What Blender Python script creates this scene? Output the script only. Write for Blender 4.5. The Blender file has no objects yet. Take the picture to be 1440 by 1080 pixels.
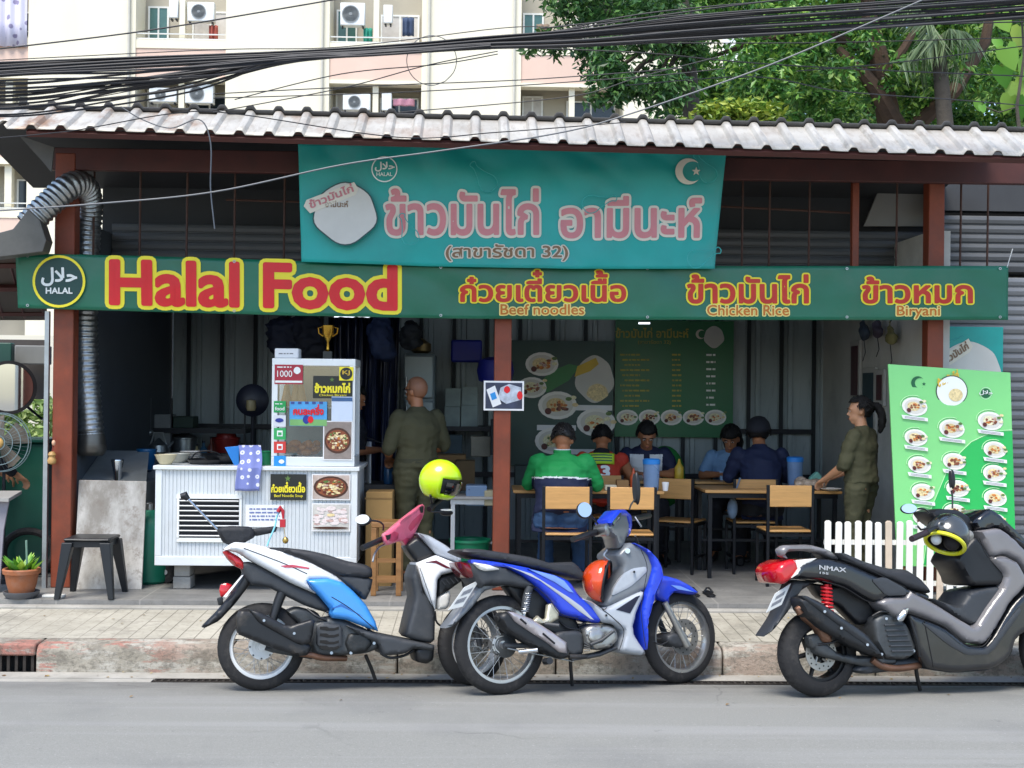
import bpy, bmesh, math, random
from mathutils import Vector as V, Matrix as M, noise as NZ
from mathutils.geometry import delaunay_2d_cdt
R = math.radians
rnd = random.Random(11)
S = bpy.context.scene
COL = S.collection

# ------------------------------------------------------------------ camera
FPX, YAW, ROLL, HOR, CAMH = 1900.0, R(1.6), R(0.6), 8.0, 1.75
pit = math.atan(HOR / FPX)
_f = V((math.sin(YAW) * math.cos(pit), math.cos(YAW) * math.cos(pit), math.sin(pit)))
_r0 = V((math.cos(YAW), -math.sin(YAW), 0))
_u0 = _r0.cross(_f)
_r = _r0 * math.cos(ROLL) + _u0 * math.sin(ROLL)
_u = _u0 * math.cos(ROLL) - _r0 * math.sin(ROLL)
CAM = V((0, 0, CAMH))
cd = bpy.data.cameras.new('camera')
cd.sensor_width = 36; cd.lens = 36 * FPX / 1440; cd.clip_start = .1; cd.clip_end = 1000
co = bpy.data.objects.new('camera', cd); COL.objects.link(co)
co.matrix_world = M(((_r.x, _u.x, -_f.x, 0), (_r.y, _u.y, -_f.y, 0), (_r.z, _u.z, -_f.z, CAMH), (0, 0, 0, 1)))
S.camera = co

# ------------------------------------------------------------------ light
SUN_EL, SUN_AZ = R(64), R(205)          # azimuth from +Y clockwise: behind the camera, a little to its left
w = bpy.data.worlds.new('World'); S.world = w; w.use_nodes = True
sky = w.node_tree.nodes.new('ShaderNodeTexSky'); sky.sky_type = 'NISHITA'; sky.sun_disc = False
sky.sun_elevation = SUN_EL; sky.sun_rotation = SUN_AZ; sky.dust_density = 1.2; sky.air_density = 1.0
bg = w.node_tree.nodes['Background']; bg.inputs[1].default_value = .13
w.node_tree.links.new(sky.outputs[0], bg.inputs[0])
sd = bpy.data.lights.new('sun', 'SUN'); sd.energy = 2.0; sd.angle = R(28); sd.color = (1, .94, .84)
so = bpy.data.objects.new('sun', sd); COL.objects.link(so)
_sd = V((math.sin(SUN_AZ) * math.cos(SUN_EL), math.cos(SUN_AZ) * math.cos(SUN_EL), math.sin(SUN_EL)))
so.rotation_euler = _sd.to_track_quat('Z', 'Y').to_euler(); so.location = _sd * 30
S.view_settings.view_transform = 'Standard'; S.view_settings.look = 'None'
S.view_settings.exposure = 1.25; S.view_settings.gamma = 1
S.cycles.max_bounces = 7; S.cycles.diffuse_bounces = 3; S.cycles.glossy_bounces = 3; S.cycles.transparent_max_bounces = 10
S.cycles.caustics_reflective = False; S.cycles.caustics_refractive = False

# ------------------------------------------------------------------ pixel to place
def ray(px, py):
    return _f * FPX + _r * (px - 720) - _u * (py - 540)
def P(px, py, Y):
    d = ray(px, py); return CAM + d * (Y / d.y)
def PZ(px, py, z):
    d = ray(px, py); return CAM + d * ((z - CAMH) / d.z)
def m_px(Y): return Y / FPX

# ------------------------------------------------------------------ objects
def tag(o, label=None, cat=None, group=None, kind=None):
    if label: o['label'] = label
    if cat: o['category'] = cat
    if group: o['group'] = group
    if kind: o['kind'] = kind
    return o
def thing(name, label, cat, loc=(0, 0, 0), group=None):
    o = bpy.data.objects.new(name, None); COL.objects.link(o); o.location = loc
    o.empty_display_size = .1
    return tag(o, label, cat, group)
def copy_thing(o, label, loc=None, rz=None, parent=None):
    c = o.copy(); COL.objects.link(c)
    if parent: c.parent = parent
    if label: c['label'] = label
    if loc is not None: c.location = loc
    if rz is not None: c.rotation_euler.z = rz
    for ch in list(o.children): copy_thing(ch, None, parent=c)
    return c

class MB:
    def __init__(s, mat=None):
        s.v, s.f, s.m, s.mats, s.k, s.T = [], [], [], [], 0, None
        if mat: s.use(mat)
    def use(s, mat):
        if mat not in s.mats: s.mats.append(mat)
        s.k = s.mats.index(mat); return s
    def add(s, vs, fs):
        b = len(s.v)
        s.v += [(s.T @ V(p)) if s.T else V(p) for p in vs]
        s.f += [tuple(i + b for i in f) for f in fs]
        s.m += [s.k] * len(fs); return s
    def box(s, c, d, rot=None):
        x, y, z = d[0] / 2, d[1] / 2, d[2] / 2
        vs = [V((i, j, k)) for i in (-x, x) for j in (-y, y) for k in (-z, z)]
        if rot: vs = [rot @ p for p in vs]
        vs = [p + V(c) for p in vs]
        return s.add(vs, [(0, 1, 3, 2), (4, 6, 7, 5), (0, 4, 5, 1), (2, 3, 7, 6), (0, 2, 6, 4), (1, 5, 7, 3)])
    def bx(s, x0, y0, z0, x1, y1, z1):
        return s.box(((x0 + x1) / 2, (y0 + y1) / 2, (z0 + z1) / 2), (abs(x1 - x0), abs(y1 - y0), abs(z1 - z0)))
    def pbox(s, x0, y0, x1, y1, Y, d):      # seen rectangle x0..x1,y0..y1 with its front at distance Y and depth d
        a, b = P(x0, y1, Y), P(x1, y0, Y)
        return s.bx(a.x, Y, a.z, b.x, Y + d, b.z)
    def tube(s, pts, r, n=8, cap=True):
        pts = [V(p) for p in pts]; L = len(pts)
        rs = r if isinstance(r, (list, tuple)) else [r] * L
        vs, fs = [], []; up = None
        for i, p in enumerate(pts):
            t = (pts[min(i + 1, L - 1)] - pts[max(i - 1, 0)])
            t = t.normalized() if t.length > 1e-9 else V((0, 0, 1))
            if up is None:
                up = V((0, 0, 1)) if abs(t.z) < .9 else V((0, 1, 0))
            a = t.cross(up)
            a = a.normalized() if a.length > 1e-6 else t.orthogonal().normalized()
            up = a.cross(t).normalized(); b = up
            for k in range(n):
                th = 2 * math.pi * k / n
                vs.append(p + (a * math.cos(th) + b * math.sin(th)) * rs[i])
        for i in range(L - 1):
            for k in range(n):
                k2 = (k + 1) % n
                fs.append((i * n + k, i * n + k2, (i + 1) * n + k2, (i + 1) * n + k))
        if cap:
            fs.append(tuple(range(n - 1, -1, -1))); fs.append(tuple((L - 1) * n + k for k in range(n)))
        return s.add(vs, fs)
    def loft(s, secs):                       # (centre, xaxis*rx, yaxis*ry)
        n = 16; vs, fs = [], []
        for c, a, b in secs:
            for k in range(n):
                th = 2 * math.pi * k / n
                vs.append(V(c) + a * math.cos(th) + b * math.sin(th))
        L = len(secs)
        for i in range(L - 1):
            for k in range(n):
                k2 = (k + 1) % n
                fs.append((i * n + k, i * n + k2, (i + 1) * n + k2, (i + 1) * n + k))
        fs.append(tuple(range(n - 1, -1, -1))); fs.append(tuple((L - 1) * n + k for k in range(n)))
        return s.add(vs, fs)
    def lathe(s, prof, c=(0, 0, 0), rot=None, n=24, cap=True):
        vs, fs = [], []
        for r, z in prof:
            for k in range(n):
                th = 2 * math.pi * k / n
                p = V((r * math.cos(th), r * math.sin(th), z))
                vs.append((rot @ p if rot else p) + V(c))
        for i in range(len(prof) - 1):
            for k in range(n):
                k2 = (k + 1) % n
                fs.append((i * n + k, i * n + k2, (i + 1) * n + k2, (i + 1) * n + k))
        if cap:
            fs.append(tuple(range(n - 1, -1, -1))); fs.append(tuple((len(prof) - 1) * n + k for k in range(n)))
        return s.add(vs, fs)
    def ball(s, c, r, n=14, rot=None, keep=None):
        if not isinstance(r, (list, tuple)): r = (r, r, r)
        pr = []
        m = max(6, n // 2 + 1)
        vs, fs = [], []
        for i in range(m + 1):
            ph = math.pi * i / m
            for k in range(n):
                th = 2 * math.pi * k / n
                p = V((r[0] * math.sin(ph) * math.cos(th), r[1] * math.sin(ph) * math.sin(th), r[2] * math.cos(ph)))
                pr.append(p)
                vs.append((rot @ p if rot else p) + V(c))
        for i in range(m):
            for k in range(n):
                k2 = (k + 1) % n
                q = (i * n + k, (i + 1) * n + k, (i + 1) * n + k2, i * n + k2)
                if keep and not all(keep(pr[j]) for j in q): continue
                if i == 0: q = (q[0], q[1], q[2])
                elif i == m - 1: q = (q[0], q[1], q[3])
                fs.append(q)
        return s.add(vs, fs)
    def ext(s, poly, d):
        poly = [V(p) for p in poly]; n = len(poly); d = V(d)
        return s.add(poly + [p + d for p in poly],
                     [tuple(range(n - 1, -1, -1)), tuple(range(n, 2 * n))] + [(i, (i + 1) % n, n + (i + 1) % n, n + i) for i in range(n)])
    def pext(s, pts, Y, d):                  # outline seen at distance Y, real thickness d
        return s.ext([P(x, y, Y) for x, y in pts], (0, d, 0))
    def disc(s, c, rx, rz, d=.004, n=20, y=True):
        return s.ext([V(c) + V((rx * math.cos(2 * math.pi * k / n), 0, rz * math.sin(2 * math.pi * k / n))) for k in range(n)], (0, d, 0))
    def grid(s, fn, nu, nv):
        vs = [fn(i / nu, j / nv) for j in range(nv + 1) for i in range(nu + 1)]
        return s.add(vs, [(j * (nu + 1) + i, j * (nu + 1) + i + 1, (j + 1) * (nu + 1) + i + 1, (j + 1) * (nu + 1) + i) for j in range(nv) for i in range(nu)])
    def mesh(s, name):
        me = bpy.data.meshes.new(name); used = sorted({i for f in s.f for i in f}); ix = {j: i for i, j in enumerate(used)}
        me.from_pydata([tuple(s.v[j]) for j in used], [], [tuple(ix[i] for i in f) for f in s.f])
        for m in s.mats: me.materials.append(m)
        if len(s.mats) > 1: me.polygons.foreach_set('material_index', s.m)
        return me
    def build(s, name, parent=None, smooth=True, bevel=0, seg=2, ang=38, solid=0, clean=False):
        me = s.mesh(name)
        if clean or bevel:
            bm = bmesh.new(); bm.from_mesh(me)
            bmesh.ops.recalc_face_normals(bm, faces=bm.faces); bm.to_mesh(me); bm.free()
        if smooth:
            me.shade_smooth(); me.set_sharp_from_angle(angle=R(ang))
        o = bpy.data.objects.new(name, me); COL.objects.link(o)
        if parent:
            o.parent = parent
            o.matrix_parent_inverse = M.Translation(-V(parent.location)) if not parent.get('localspace') else M.Identity(4)
        if solid:
            md = o.modifiers.new('solid', 'SOLIDIFY'); md.thickness = solid; md.offset = 0
        if bevel:
            md = o.modifiers.new('bevel', 'BEVEL'); md.width = bevel; md.segments = seg; md.limit_method = 'ANGLE'; md.angle_limit = R(35)
        return o

def remesh(mb, name, voxel, smooth=2, parent=None, wr=0):
    me = mb.mesh(name); o = bpy.data.objects.new(name, me); COL.objects.link(o)
    md = o.modifiers.new('r', 'REMESH'); md.mode = 'VOXEL'; md.voxel_size = voxel; md.use_smooth_shade = True
    if smooth:
        sm = o.modifiers.new('s', 'SMOOTH'); sm.iterations = smooth; sm.factor = .5
    dg = bpy.context.evaluated_depsgraph_get()
    m2 = bpy.data.meshes.new_from_object(o.evaluated_get(dg), depsgraph=dg)
    if not m2.materials:
        for m in mb.mats: m2.materials.append(m)
    bpy.data.objects.remove(o); bpy.data.meshes.remove(me)
    if wr:
        nn = [v.normal.copy() for v in m2.vertices]
        for v, n in zip(m2.vertices, nn):
            p = v.co; q = 1 - abs(NZ.noise(V((p.x * 9, p.y * 9, p.z * 16)))) * 2; q2 = NZ.noise(V((p.x * 5 + 7, p.y * 5, p.z * 7)))
            v.co = p + n * wr * (q * .7 + q2 * 1.2 - .4)
    m2.shade_smooth(); m2.name = name
    o = bpy.data.objects.new(name, m2); COL.objects.link(o)
    if parent:
        o.parent = parent
        o.matrix_parent_inverse = M.Translation(-V(parent.location)) if not parent.get('localspace') else M.Identity(4)
    return o

# ------------------------------------------------------------------ materials
def lin(h):
    if isinstance(h, str):
        h = h.lstrip('#'); c = [int(h[i:i + 2], 16) / 255 for i in (0, 2, 4)]
        return tuple(x / 12.92 if x <= .04045 else ((x + .055) / 1.055) ** 2.4 for x in c)
    return tuple(h) if isinstance(h, (tuple, list)) else (h, h, h)
MATS = {}
def node(nt, t, **k):
    n = nt.nodes.new(t)
    for a, b in k.items(): setattr(n, a, b)
    return n
def mat(name, col=None, rough=.5, metal=0, var=.12, sc=6, bump=0, bsc=60, coat=0, spec=.5, emit=0, alpha=1, trans=0, rvar=.1, dirt=0, dirtcol=(.09, .075, .06), stretch=None):
    if name in MATS: return MATS[name]
    m = bpy.data.materials.new(name); m.use_nodes = True; nt = m.node_tree
    b = nt.nodes['Principled BSDF']; L = nt.links.new; c = lin(col)
    tc = node(nt, 'ShaderNodeTexCoord'); src = tc.outputs['Object']
    if stretch:
        mp = node(nt, 'ShaderNodeMapping'); mp.inputs['Scale'].default_value = stretch; L(src, mp.inputs[0]); src = mp.outputs[0]
    if var:
        n = node(nt, 'ShaderNodeTexNoise'); n.inputs['Scale'].default_value = sc; n.inputs['Detail'].default_value = 6; n.inputs['Roughness'].default_value = .6
        L(src, n.inputs['Vector'])
        mr = node(nt, 'ShaderNodeMapRange'); mr.inputs[1].default_value = .3; mr.inputs[2].default_value = .7
        L(n.outputs['Fac'], mr.inputs[0])
        mx = node(nt, 'ShaderNodeMix', data_type='RGBA')
        mx.inputs[6].default_value = tuple(x * (1 - var) for x in c) + (1,); mx.inputs[7].default_value = tuple(min(1, x * (1 + var)) for x in c) + (1,)
        L(mr.outputs[0], mx.inputs[0]); out = mx.outputs[2]
        if dirt:
            n2 = node(nt, 'ShaderNodeTexNoise'); n2.inputs['Scale'].default_value = sc * .55; n2.inputs['Detail'].default_value = 9; n2.inputs['Roughness'].default_value = .7
            L(src, n2.inputs['Vector'])
            r2 = node(nt, 'ShaderNodeMapRange'); r2.inputs[1].default_value = .52; r2.inputs[2].default_value = .72; r2.inputs[4].default_value = dirt
            L(n2.outputs['Fac'], r2.inputs[0])
            m2 = node(nt, 'ShaderNodeMix', data_type='RGBA'); m2.inputs[7].default_value = dirtcol + (1,)
            L(r2.outputs[0], m2.inputs[0]); L(out, m2.inputs[6]); out = m2.outputs[2]
        L(out, b.inputs['Base Color'])
        if rvar:
            rr = node(nt, 'ShaderNodeMapRange'); rr.inputs[3].default_value = max(.02, rough - rvar); rr.inputs[4].default_value = min(1, rough + rvar)
            L(n.outputs['Fac'], rr.inputs[0]); L(rr.outputs[0], b.inputs['Roughness'])
        else: b.inputs['Roughness'].default_value = rough
    else:
        b.inputs['Base Color'].default_value = c + (1,); b.inputs['Roughness'].default_value = rough
    b.inputs['Metallic'].default_value = metal
    b.inputs['Specular IOR Level'].default_value = spec
    b.inputs['Coat Weight'].default_value = coat; b.inputs['Coat Roughness'].default_value = .08
    if bump:
        nb = node(nt, 'ShaderNodeTexNoise'); nb.inputs['Scale'].default_value = bsc; nb.inputs['Detail'].default_value = 4
        L(src, nb.inputs['Vector'])
        bp = node(nt, 'ShaderNodeBump'); bp.inputs['Strength'].default_value = bump; bp.inputs['Distance'].default_value = .01
        L(nb.outputs['Fac'], bp.inputs['Height']); L(bp.outputs[0], b.inputs['Normal'])
    if emit:
        b.inputs['Emission Color'].default_value = c + (1,); b.inputs['Emission Strength'].default_value = emit
    if trans: b.inputs['Transmission Weight'].default_value = trans
    if alpha < 1:
        b.inputs['Alpha'].default_value = alpha
    MATS[name] = m; return m
def leafmat(name, cols, trans=.25):
    if name in MATS: return MATS[name]
    m = bpy.data.materials.new(name); m.use_nodes = True; nt = m.node_tree; L = nt.links.new
    b = nt.nodes['Principled BSDF']; g = node(nt, 'ShaderNodeNewGeometry'); cr = node(nt, 'ShaderNodeValToRGB')
    el = cr.color_ramp.elements
    for i, c in enumerate(cols):
        e = el[i] if i < 2 else el.new(.5)
        e.position = i / (len(cols) - 1); e.color = lin(c) + (1,)
    L(g.outputs['Random Per Island'], cr.inputs[0]); L(cr.outputs[0], b.inputs['Base Color'])
    b.inputs['Roughness'].default_value = .45
    tr = node(nt, 'ShaderNodeBsdfTranslucent'); L(cr.outputs[0], tr.inputs[0])
    mx = node(nt, 'ShaderNodeMixShader'); mx.inputs[0].default_value = trans
    L(b.outputs[0], mx.inputs[1]); L(tr.outputs[0], mx.inputs[2]); L(mx.outputs[0], nt.nodes['Material Output'].inputs[0])
    MATS[name] = m; return m
def glassmat(name, tint=(.9, .95, .95), gl=.12):
    if name in MATS: return MATS[name]
    m = bpy.data.materials.new(name); m.use_nodes = True; nt = m.node_tree; L = nt.links.new
    t = node(nt, 'ShaderNodeBsdfTransparent'); t.inputs[0].default_value = tint + (1,)
    g = node(nt, 'ShaderNodeBsdfGlossy'); g.inputs['Roughness'].default_value = .03
    lw = node(nt, 'ShaderNodeLayerWeight'); lw.inputs[0].default_value = .25
    ad = node(nt, 'ShaderNodeMath', operation='ADD'); ad.inputs[1].default_value = gl; L(lw.outputs['Fresnel'], ad.inputs[0])
    mx = node(nt, 'ShaderNodeMixShader'); L(ad.outputs[0], mx.inputs[0]); L(t.outputs[0], mx.inputs[1]); L(g.outputs[0], mx.inputs[2])
    L(mx.outputs[0], nt.nodes['Material Output'].inputs[0]); MATS[name] = m; return m

RUST = mat('rust_red_steel', '#7d3a22', .55, 0, .22, 5, .1, 40, dirt=.5, dirtcol=(.09, .035, .02))
DKSTEEL = mat('dark_steel', '#23252b', .45, .3, .2, 8)
BLACKP = mat('black_plastic', '#17181b', .42, 0, .15, 9, .04, 220)
RUBBER = mat('rubber', '#1d1d1f', .8, 0, .2, 20, .1, 120, dirt=.35, dirtcol=(.11, .1, .09))
CHROME = mat('chrome', '#c9ccd0', .18, 1, .1, 12)
ALU = mat('aluminium', '#a9adb0', .35, .9, .12, 10)
STEELB = mat('brushed_steel', '#8f9598', .32, .85, .18, 3, .05, 200)
WHITEP = mat('white_panel', '#dfe3e4', .45, 0, .05, 4, dirt=.25, dirtcol=(.45, .43, .38))
WOOD = mat('pale_wood', '#c8975a', .45, 0, .14, 5, .03, 80, stretch=(1, 1, 9), coat=.15)
BROWNW = mat('brown_wood', '#8a6238', .55, 0, .2, 5, .05, 60, stretch=(1, 1, 6))
SKIN = mat('skin_tan', '#a8714f', .5, 0, .08, 14, .03, 150)
SKINL = mat('skin_light', '#bd8a68', .5, 0, .08, 14, .03, 150)
HAIR = mat('black_hair', '#100e0d', .62, 0, .45, 40, .6, 220, stretch=(1, 1, .25), spec=.35)
GLASS = glassmat('clear_glass')
MIRROR = mat('mirror_glass', '#dfe4e6', .05, 1, 0)
WHITE = mat('white_paint', '#e9ebe8', .5, 0, .05, 6)
YEL = mat('yellow_print', '#f5e431', .5, 0, .04, 8)
RED = mat('red_print', '#dd1720', .45, 0, .06, 6)
PAPER = mat('white_paper', '#e8e8e8', .6, 0, .04, 9)

# ------------------------------------------------------------------ lettering
TONE, UPV = '\u0e48\u0e49\u0e4a\u0e4b\u0e4c', '\u0e31\u0e34\u0e35\u0e36\u0e37\u0e47'
def _text_mesh(body, bev=0, fill=True, spacing=1):
    c = bpy.data.curves.new('lettering', 'FONT'); c.body = body; c.resolution_u = 3; c.space_character = spacing
    c.bevel_depth = bev; c.bevel_resolution = 1
    o = bpy.data.objects.new('lettering', c); COL.objects.link(o)
    dg = bpy.context.evaluated_depsgraph_get()
    me = bpy.data.meshes.new_from_object(o.evaluated_get(dg), depsgraph=dg)
    vs = [v.co.copy() for v in me.vertices]; fs = [tuple(p.vertices) for p in me.polygons]
    bpy.data.objects.remove(o); bpy.data.curves.remove(c); bpy.data.meshes.remove(me)
    return vs, fs
_adv = {}
def advance(t):
    if not t: return 0
    if t not in _adv:
        a = max(v.x for v in _text_mesh(t + '|')[0]); b = max(v.x for v in _text_mesh('|')[0]); _adv[t] = a - b
    return _adv[t]
_tc = {}
CONF = None      # how the cloth under the lettering bulges
def glyphs(body):
    """fill triangles plus outline edges; every mark above a letter is filled on its own"""
    if body in _tc: return _tc[body]
    base, marks, last = '', [], ''
    for ch in body:
        if ch in TONE or ch in UPV:
            marks.append((ch, base, ch in TONE and last in UPV))
        else: base += ch
        last = ch
    parts = [_text_mesh(base)]
    for ch, pre, high in marks:
        v2, f2 = _text_mesh(ch); dx = advance(pre); parts.append(([v + V((dx, .24 if high else 0, 0)) for v in v2], f2))
    vs, fs, ed, lv = [], [], [], []
    for k, (v2, f2) in enumerate(parts):
        n = len(vs); vs += [V((v.x, v.y, 0)) for v in v2]; fs += [tuple(i + n for i in f) for f in f2]; lv += [k * .0006] * len(v2)
        cnt = {}
        for f in f2:
            for a, b in zip(f, list(f[1:]) + [f[0]]): cnt[(min(a, b), max(a, b))] = cnt.get((min(a, b), max(a, b)), 0) + 1
        ed += [(a + n, b + n) for (a, b), c in cnt.items() if c == 1]
    _tc[body] = (vs, fs, ed, lv); return _tc[body]
def textfit(mb, body, quad, bold=0, flat=.05, lift=0):
    """lettering laid on the quad (bottom-left, bottom-right, top-left) of world points; lift moves it off the surface"""
    vs, fs, ed, lv = glyphs(body); x0, x1 = min(v.x for v in vs), max(v.x for v in vs); y0, y1 = min(v.y for v in vs), max(v.y for v in vs)
    a, b, c = [V(q) for q in quad]; ux, uy = b - a, c - a; n = ux.cross(uy).normalized()
    if n.y > 0 and abs(n.y) > .2: n = -n
    rj = random.Random(len(body))
    def put(x, y, z):
        p = a + ux * ((x - x0) / (x1 - x0)) + uy * ((y - y0) / (y1 - y0)) + n * (lift + z)
        return p + CONF(p) if CONF else p
    mb.add([put(v.x, v.y, z) for v, z in zip(vs, lv)], fs)
    if bold > .012:
        done = set()
        for i, j in ed:
            p, q = vs[i], vs[j]; d = (q - p)
            if d.length < 1e-6: continue
            d = d.normalized() * bold; m = V((-d.y, d.x, 0)); z = rj.uniform(.0001, .0022)
            mb.add([put(p.x + m.x, p.y + m.y, z), put(q.x + m.x, q.y + m.y, z), put(q.x - m.x, q.y - m.y, z), put(p.x - m.x, p.y - m.y, z)], [(0, 1, 2, 3)])
            for v in (p, q):
                k = (round(v.x, 4), round(v.y, 4))
                if k in done: continue
                done.add(k); z = rj.uniform(.0001, .0022); mb.add([put(v.x + bold * math.cos(.6283 * t), v.y + bold * math.sin(.6283 * t), z) for t in range(10)], [tuple(range(10))])
def ptext(mb, body, x0, y0, x1, y1, Y, bold=0, lift=.0, dy=0):   # dy: drop of the right end in pixels
    textfit(mb, body, (P(x0, y1, Y), P(x1, y1 + dy, Y), P(x0, y0, Y)), bold, .05, lift)
# ------------------------------------------------------------------ ground
def custom(name, fn, base='#808080', rough=.8):
    m = mat(name, base, rough, 0, 0); nt = m.node_tree; fn(nt, nt.nodes['Principled BSDF'], nt.links.new); return m
def nz(nt, L, scale, detail=6, rough=.6, vec=None, mp=None):
    tc = node(nt, 'ShaderNodeTexCoord'); src = tc.outputs['Object']
    if mp:
        q = node(nt, 'ShaderNodeMapping'); q.inputs['Scale'].default_value = mp; L(src, q.inputs[0]); src = q.outputs[0]
    n = node(nt, 'ShaderNodeTexNoise'); n.inputs['Scale'].default_value = scale; n.inputs['Detail'].default_value = detail; n.inputs['Roughness'].default_value = rough
    L(src, n.inputs['Vector']); return n.outputs['Fac']
def rng(nt, L, s, a, b, c=0, d=1):
    n = node(nt, 'ShaderNodeMapRange'); L(s, n.inputs[0])
    for i, x in enumerate((a, b, c, d)): n.inputs[i + 1].default_value = x
    return n.outputs[0]
def mixc(nt, L, f, a, b):
    n = node(nt, 'ShaderNodeMix', data_type='RGBA'); L(f, n.inputs[0])
    for k, x in ((6, a), (7, b)):
        if isinstance(x, (tuple, str)): n.inputs[k].default_value = lin(x) + (1,)
        else: L(x, n.inputs[k])
    return n.outputs[2]
def mul(nt, L, a, b):
    n = node(nt, 'ShaderNodeMath', operation='MULTIPLY')
    for i, x in enumerate((a, b)):
        if isinstance(x, (int, float)): n.inputs[i].default_value = x
        else: L(x, n.inputs[i])
    return n.outputs[0]
def bumpn(nt, L, b, h, st=.3, dist=.01):
    n = node(nt, 'ShaderNodeBump'); n.inputs['Strength'].default_value = st; n.inputs['Distance'].default_value = dist
    L(h, n.inputs['Height']); L(n.outputs[0], b.inputs['Normal'])

def _asph(nt, b, L):
    g = nz(nt, L, 160, 3, .7); big = nz(nt, L, .9, 5); st = nz(nt, L, 2.2, 4, .6, mp=(.06, 1.6, 1))
    c = mixc(nt, L, rng(nt, L, g, .3, .7), (.18, .181, .166), (.262, .263, .245))
    c = mixc(nt, L, mul(nt, L, rng(nt, L, st, .5, .66), .4), c, (.30, .30, .295))
    c = mixc(nt, L, mul(nt, L, rng(nt, L, big, .52, .7), .4), c, (.13, .132, .132))
    tc = node(nt, 'ShaderNodeTexCoord'); wp = node(nt, 'ShaderNodeTexNoise'); wp.inputs['Scale'].default_value = 3; L(tc.outputs['Object'], wp.inputs['Vector'])
    av = node(nt, 'ShaderNodeVectorMath', operation='MULTIPLY_ADD'); av.inputs[1].default_value = (.35, .35, 0); L(wp.outputs['Color'], av.inputs[0]); L(tc.outputs['Object'], av.inputs[2])
    vo = node(nt, 'ShaderNodeTexVoronoi', feature='DISTANCE_TO_EDGE'); vo.inputs['Scale'].default_value = .55; L(av.outputs[0], vo.inputs['Vector'])
    ck = mul(nt, L, rng(nt, L, vo.outputs['Distance'], .006, .002), rng(nt, L, nz(nt, L, .7, 3), .52, .6, 0, .3)); c = mixc(nt, L, ck, c, (.05, .05, .05))
    sp = nz(nt, L, 7, 6, .8); c = mixc(nt, L, mul(nt, L, rng(nt, L, sp, .62, .7), .5), c, (.085, .085, .085)); sp2 = nz(nt, L, 60, 2, .5); c = mixc(nt, L, mul(nt, L, rng(nt, L, sp2, .66, .72), .5), c, (.36, .355, .34))
    ys = node(nt, 'ShaderNodeSeparateXYZ'); L(tc.outputs['Object'], ys.inputs[0]); dk = mul(nt, L, rng(nt, L, ys.outputs[1], 7.55, 8.2), rng(nt, L, nz(nt, L, 4, 7, .7, mp=(.5, 1, 1)), .35, .65, .15, .6)); c = mixc(nt, L, dk, c, (.085, .082, .078))
    L(c, b.inputs['Base Color']); bumpn(nt, L, b, g, .6, .005)
ASPH = custom('asphalt', _asph, rough=.85)
def _conc(cols, sc=3):
    def f(nt, b, L):
        n1 = nz(nt, L, sc, 8, .65); n2 = nz(nt, L, sc * 9, 5, .7); n3 = nz(nt, L, sc * .4, 4)
        c = mixc(nt, L, rng(nt, L, n1, .32, .68), cols[0], cols[1])
        c = mixc(nt, L, mul(nt, L, rng(nt, L, n2, .55, .75), .5), c, cols[2])
        c = mixc(nt, L, mul(nt, L, rng(nt, L, n3, .5, .65), .35), c, cols[2])
        L(c, b.inputs['Base Color']); bumpn(nt, L, b, n2, .35, .006)
    return f
CONC = custom('gutter_concrete', _conc([(.27, .26, .23), (.40, .385, .35), (.13, .12, .105)]))
def _pav(nt, b, L):
    tc = node(nt, 'ShaderNodeTexCoord'); mp = node(nt, 'ShaderNodeMapping'); mp.inputs['Rotation'].default_value = (0, 0, R(90)); L(tc.outputs['Object'], mp.inputs[0])
    br = node(nt, 'ShaderNodeTexBrick'); L(mp.outputs[0], br.inputs[0]); br.inputs['Scale'].default_value = 1
    br.inputs['Brick Width'].default_value = .62; br.inputs['Row Height'].default_value = .105; br.inputs['Mortar Size'].default_value = .004; br.inputs['Mortar Smooth'].default_value = .3
    n1 = nz(nt, L, 2.2, 8, .65); n2 = nz(nt, L, 30, 5, .7); n3 = nz(nt, L, .8, 3, .5, mp=(1, .4, 1))
    c = mixc(nt, L, rng(nt, L, n1, .32, .68), (.305, .285, .23), (.46, .435, .365))
    c = mixc(nt, L, mul(nt, L, rng(nt, L, n2, .52, .72), .55), c, (.14, .125, .10))
    n5 = nz(nt, L, 1.3, 9, .75); c = mixc(nt, L, mul(nt, L, rng(nt, L, n5, .52, .62), .5), c, (.13, .12, .10))
    mk = mul(nt, L, br.outputs['Fac'], rng(nt, L, n3, .38, .52, .15, .85))
    c = mixc(nt, L, mk, c, (.085, .075, .055))
    L(c, b.inputs['Base Color']); bumpn(nt, L, b, n2, .3, .006)
PAVE = custom('paving', _pav)
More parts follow.
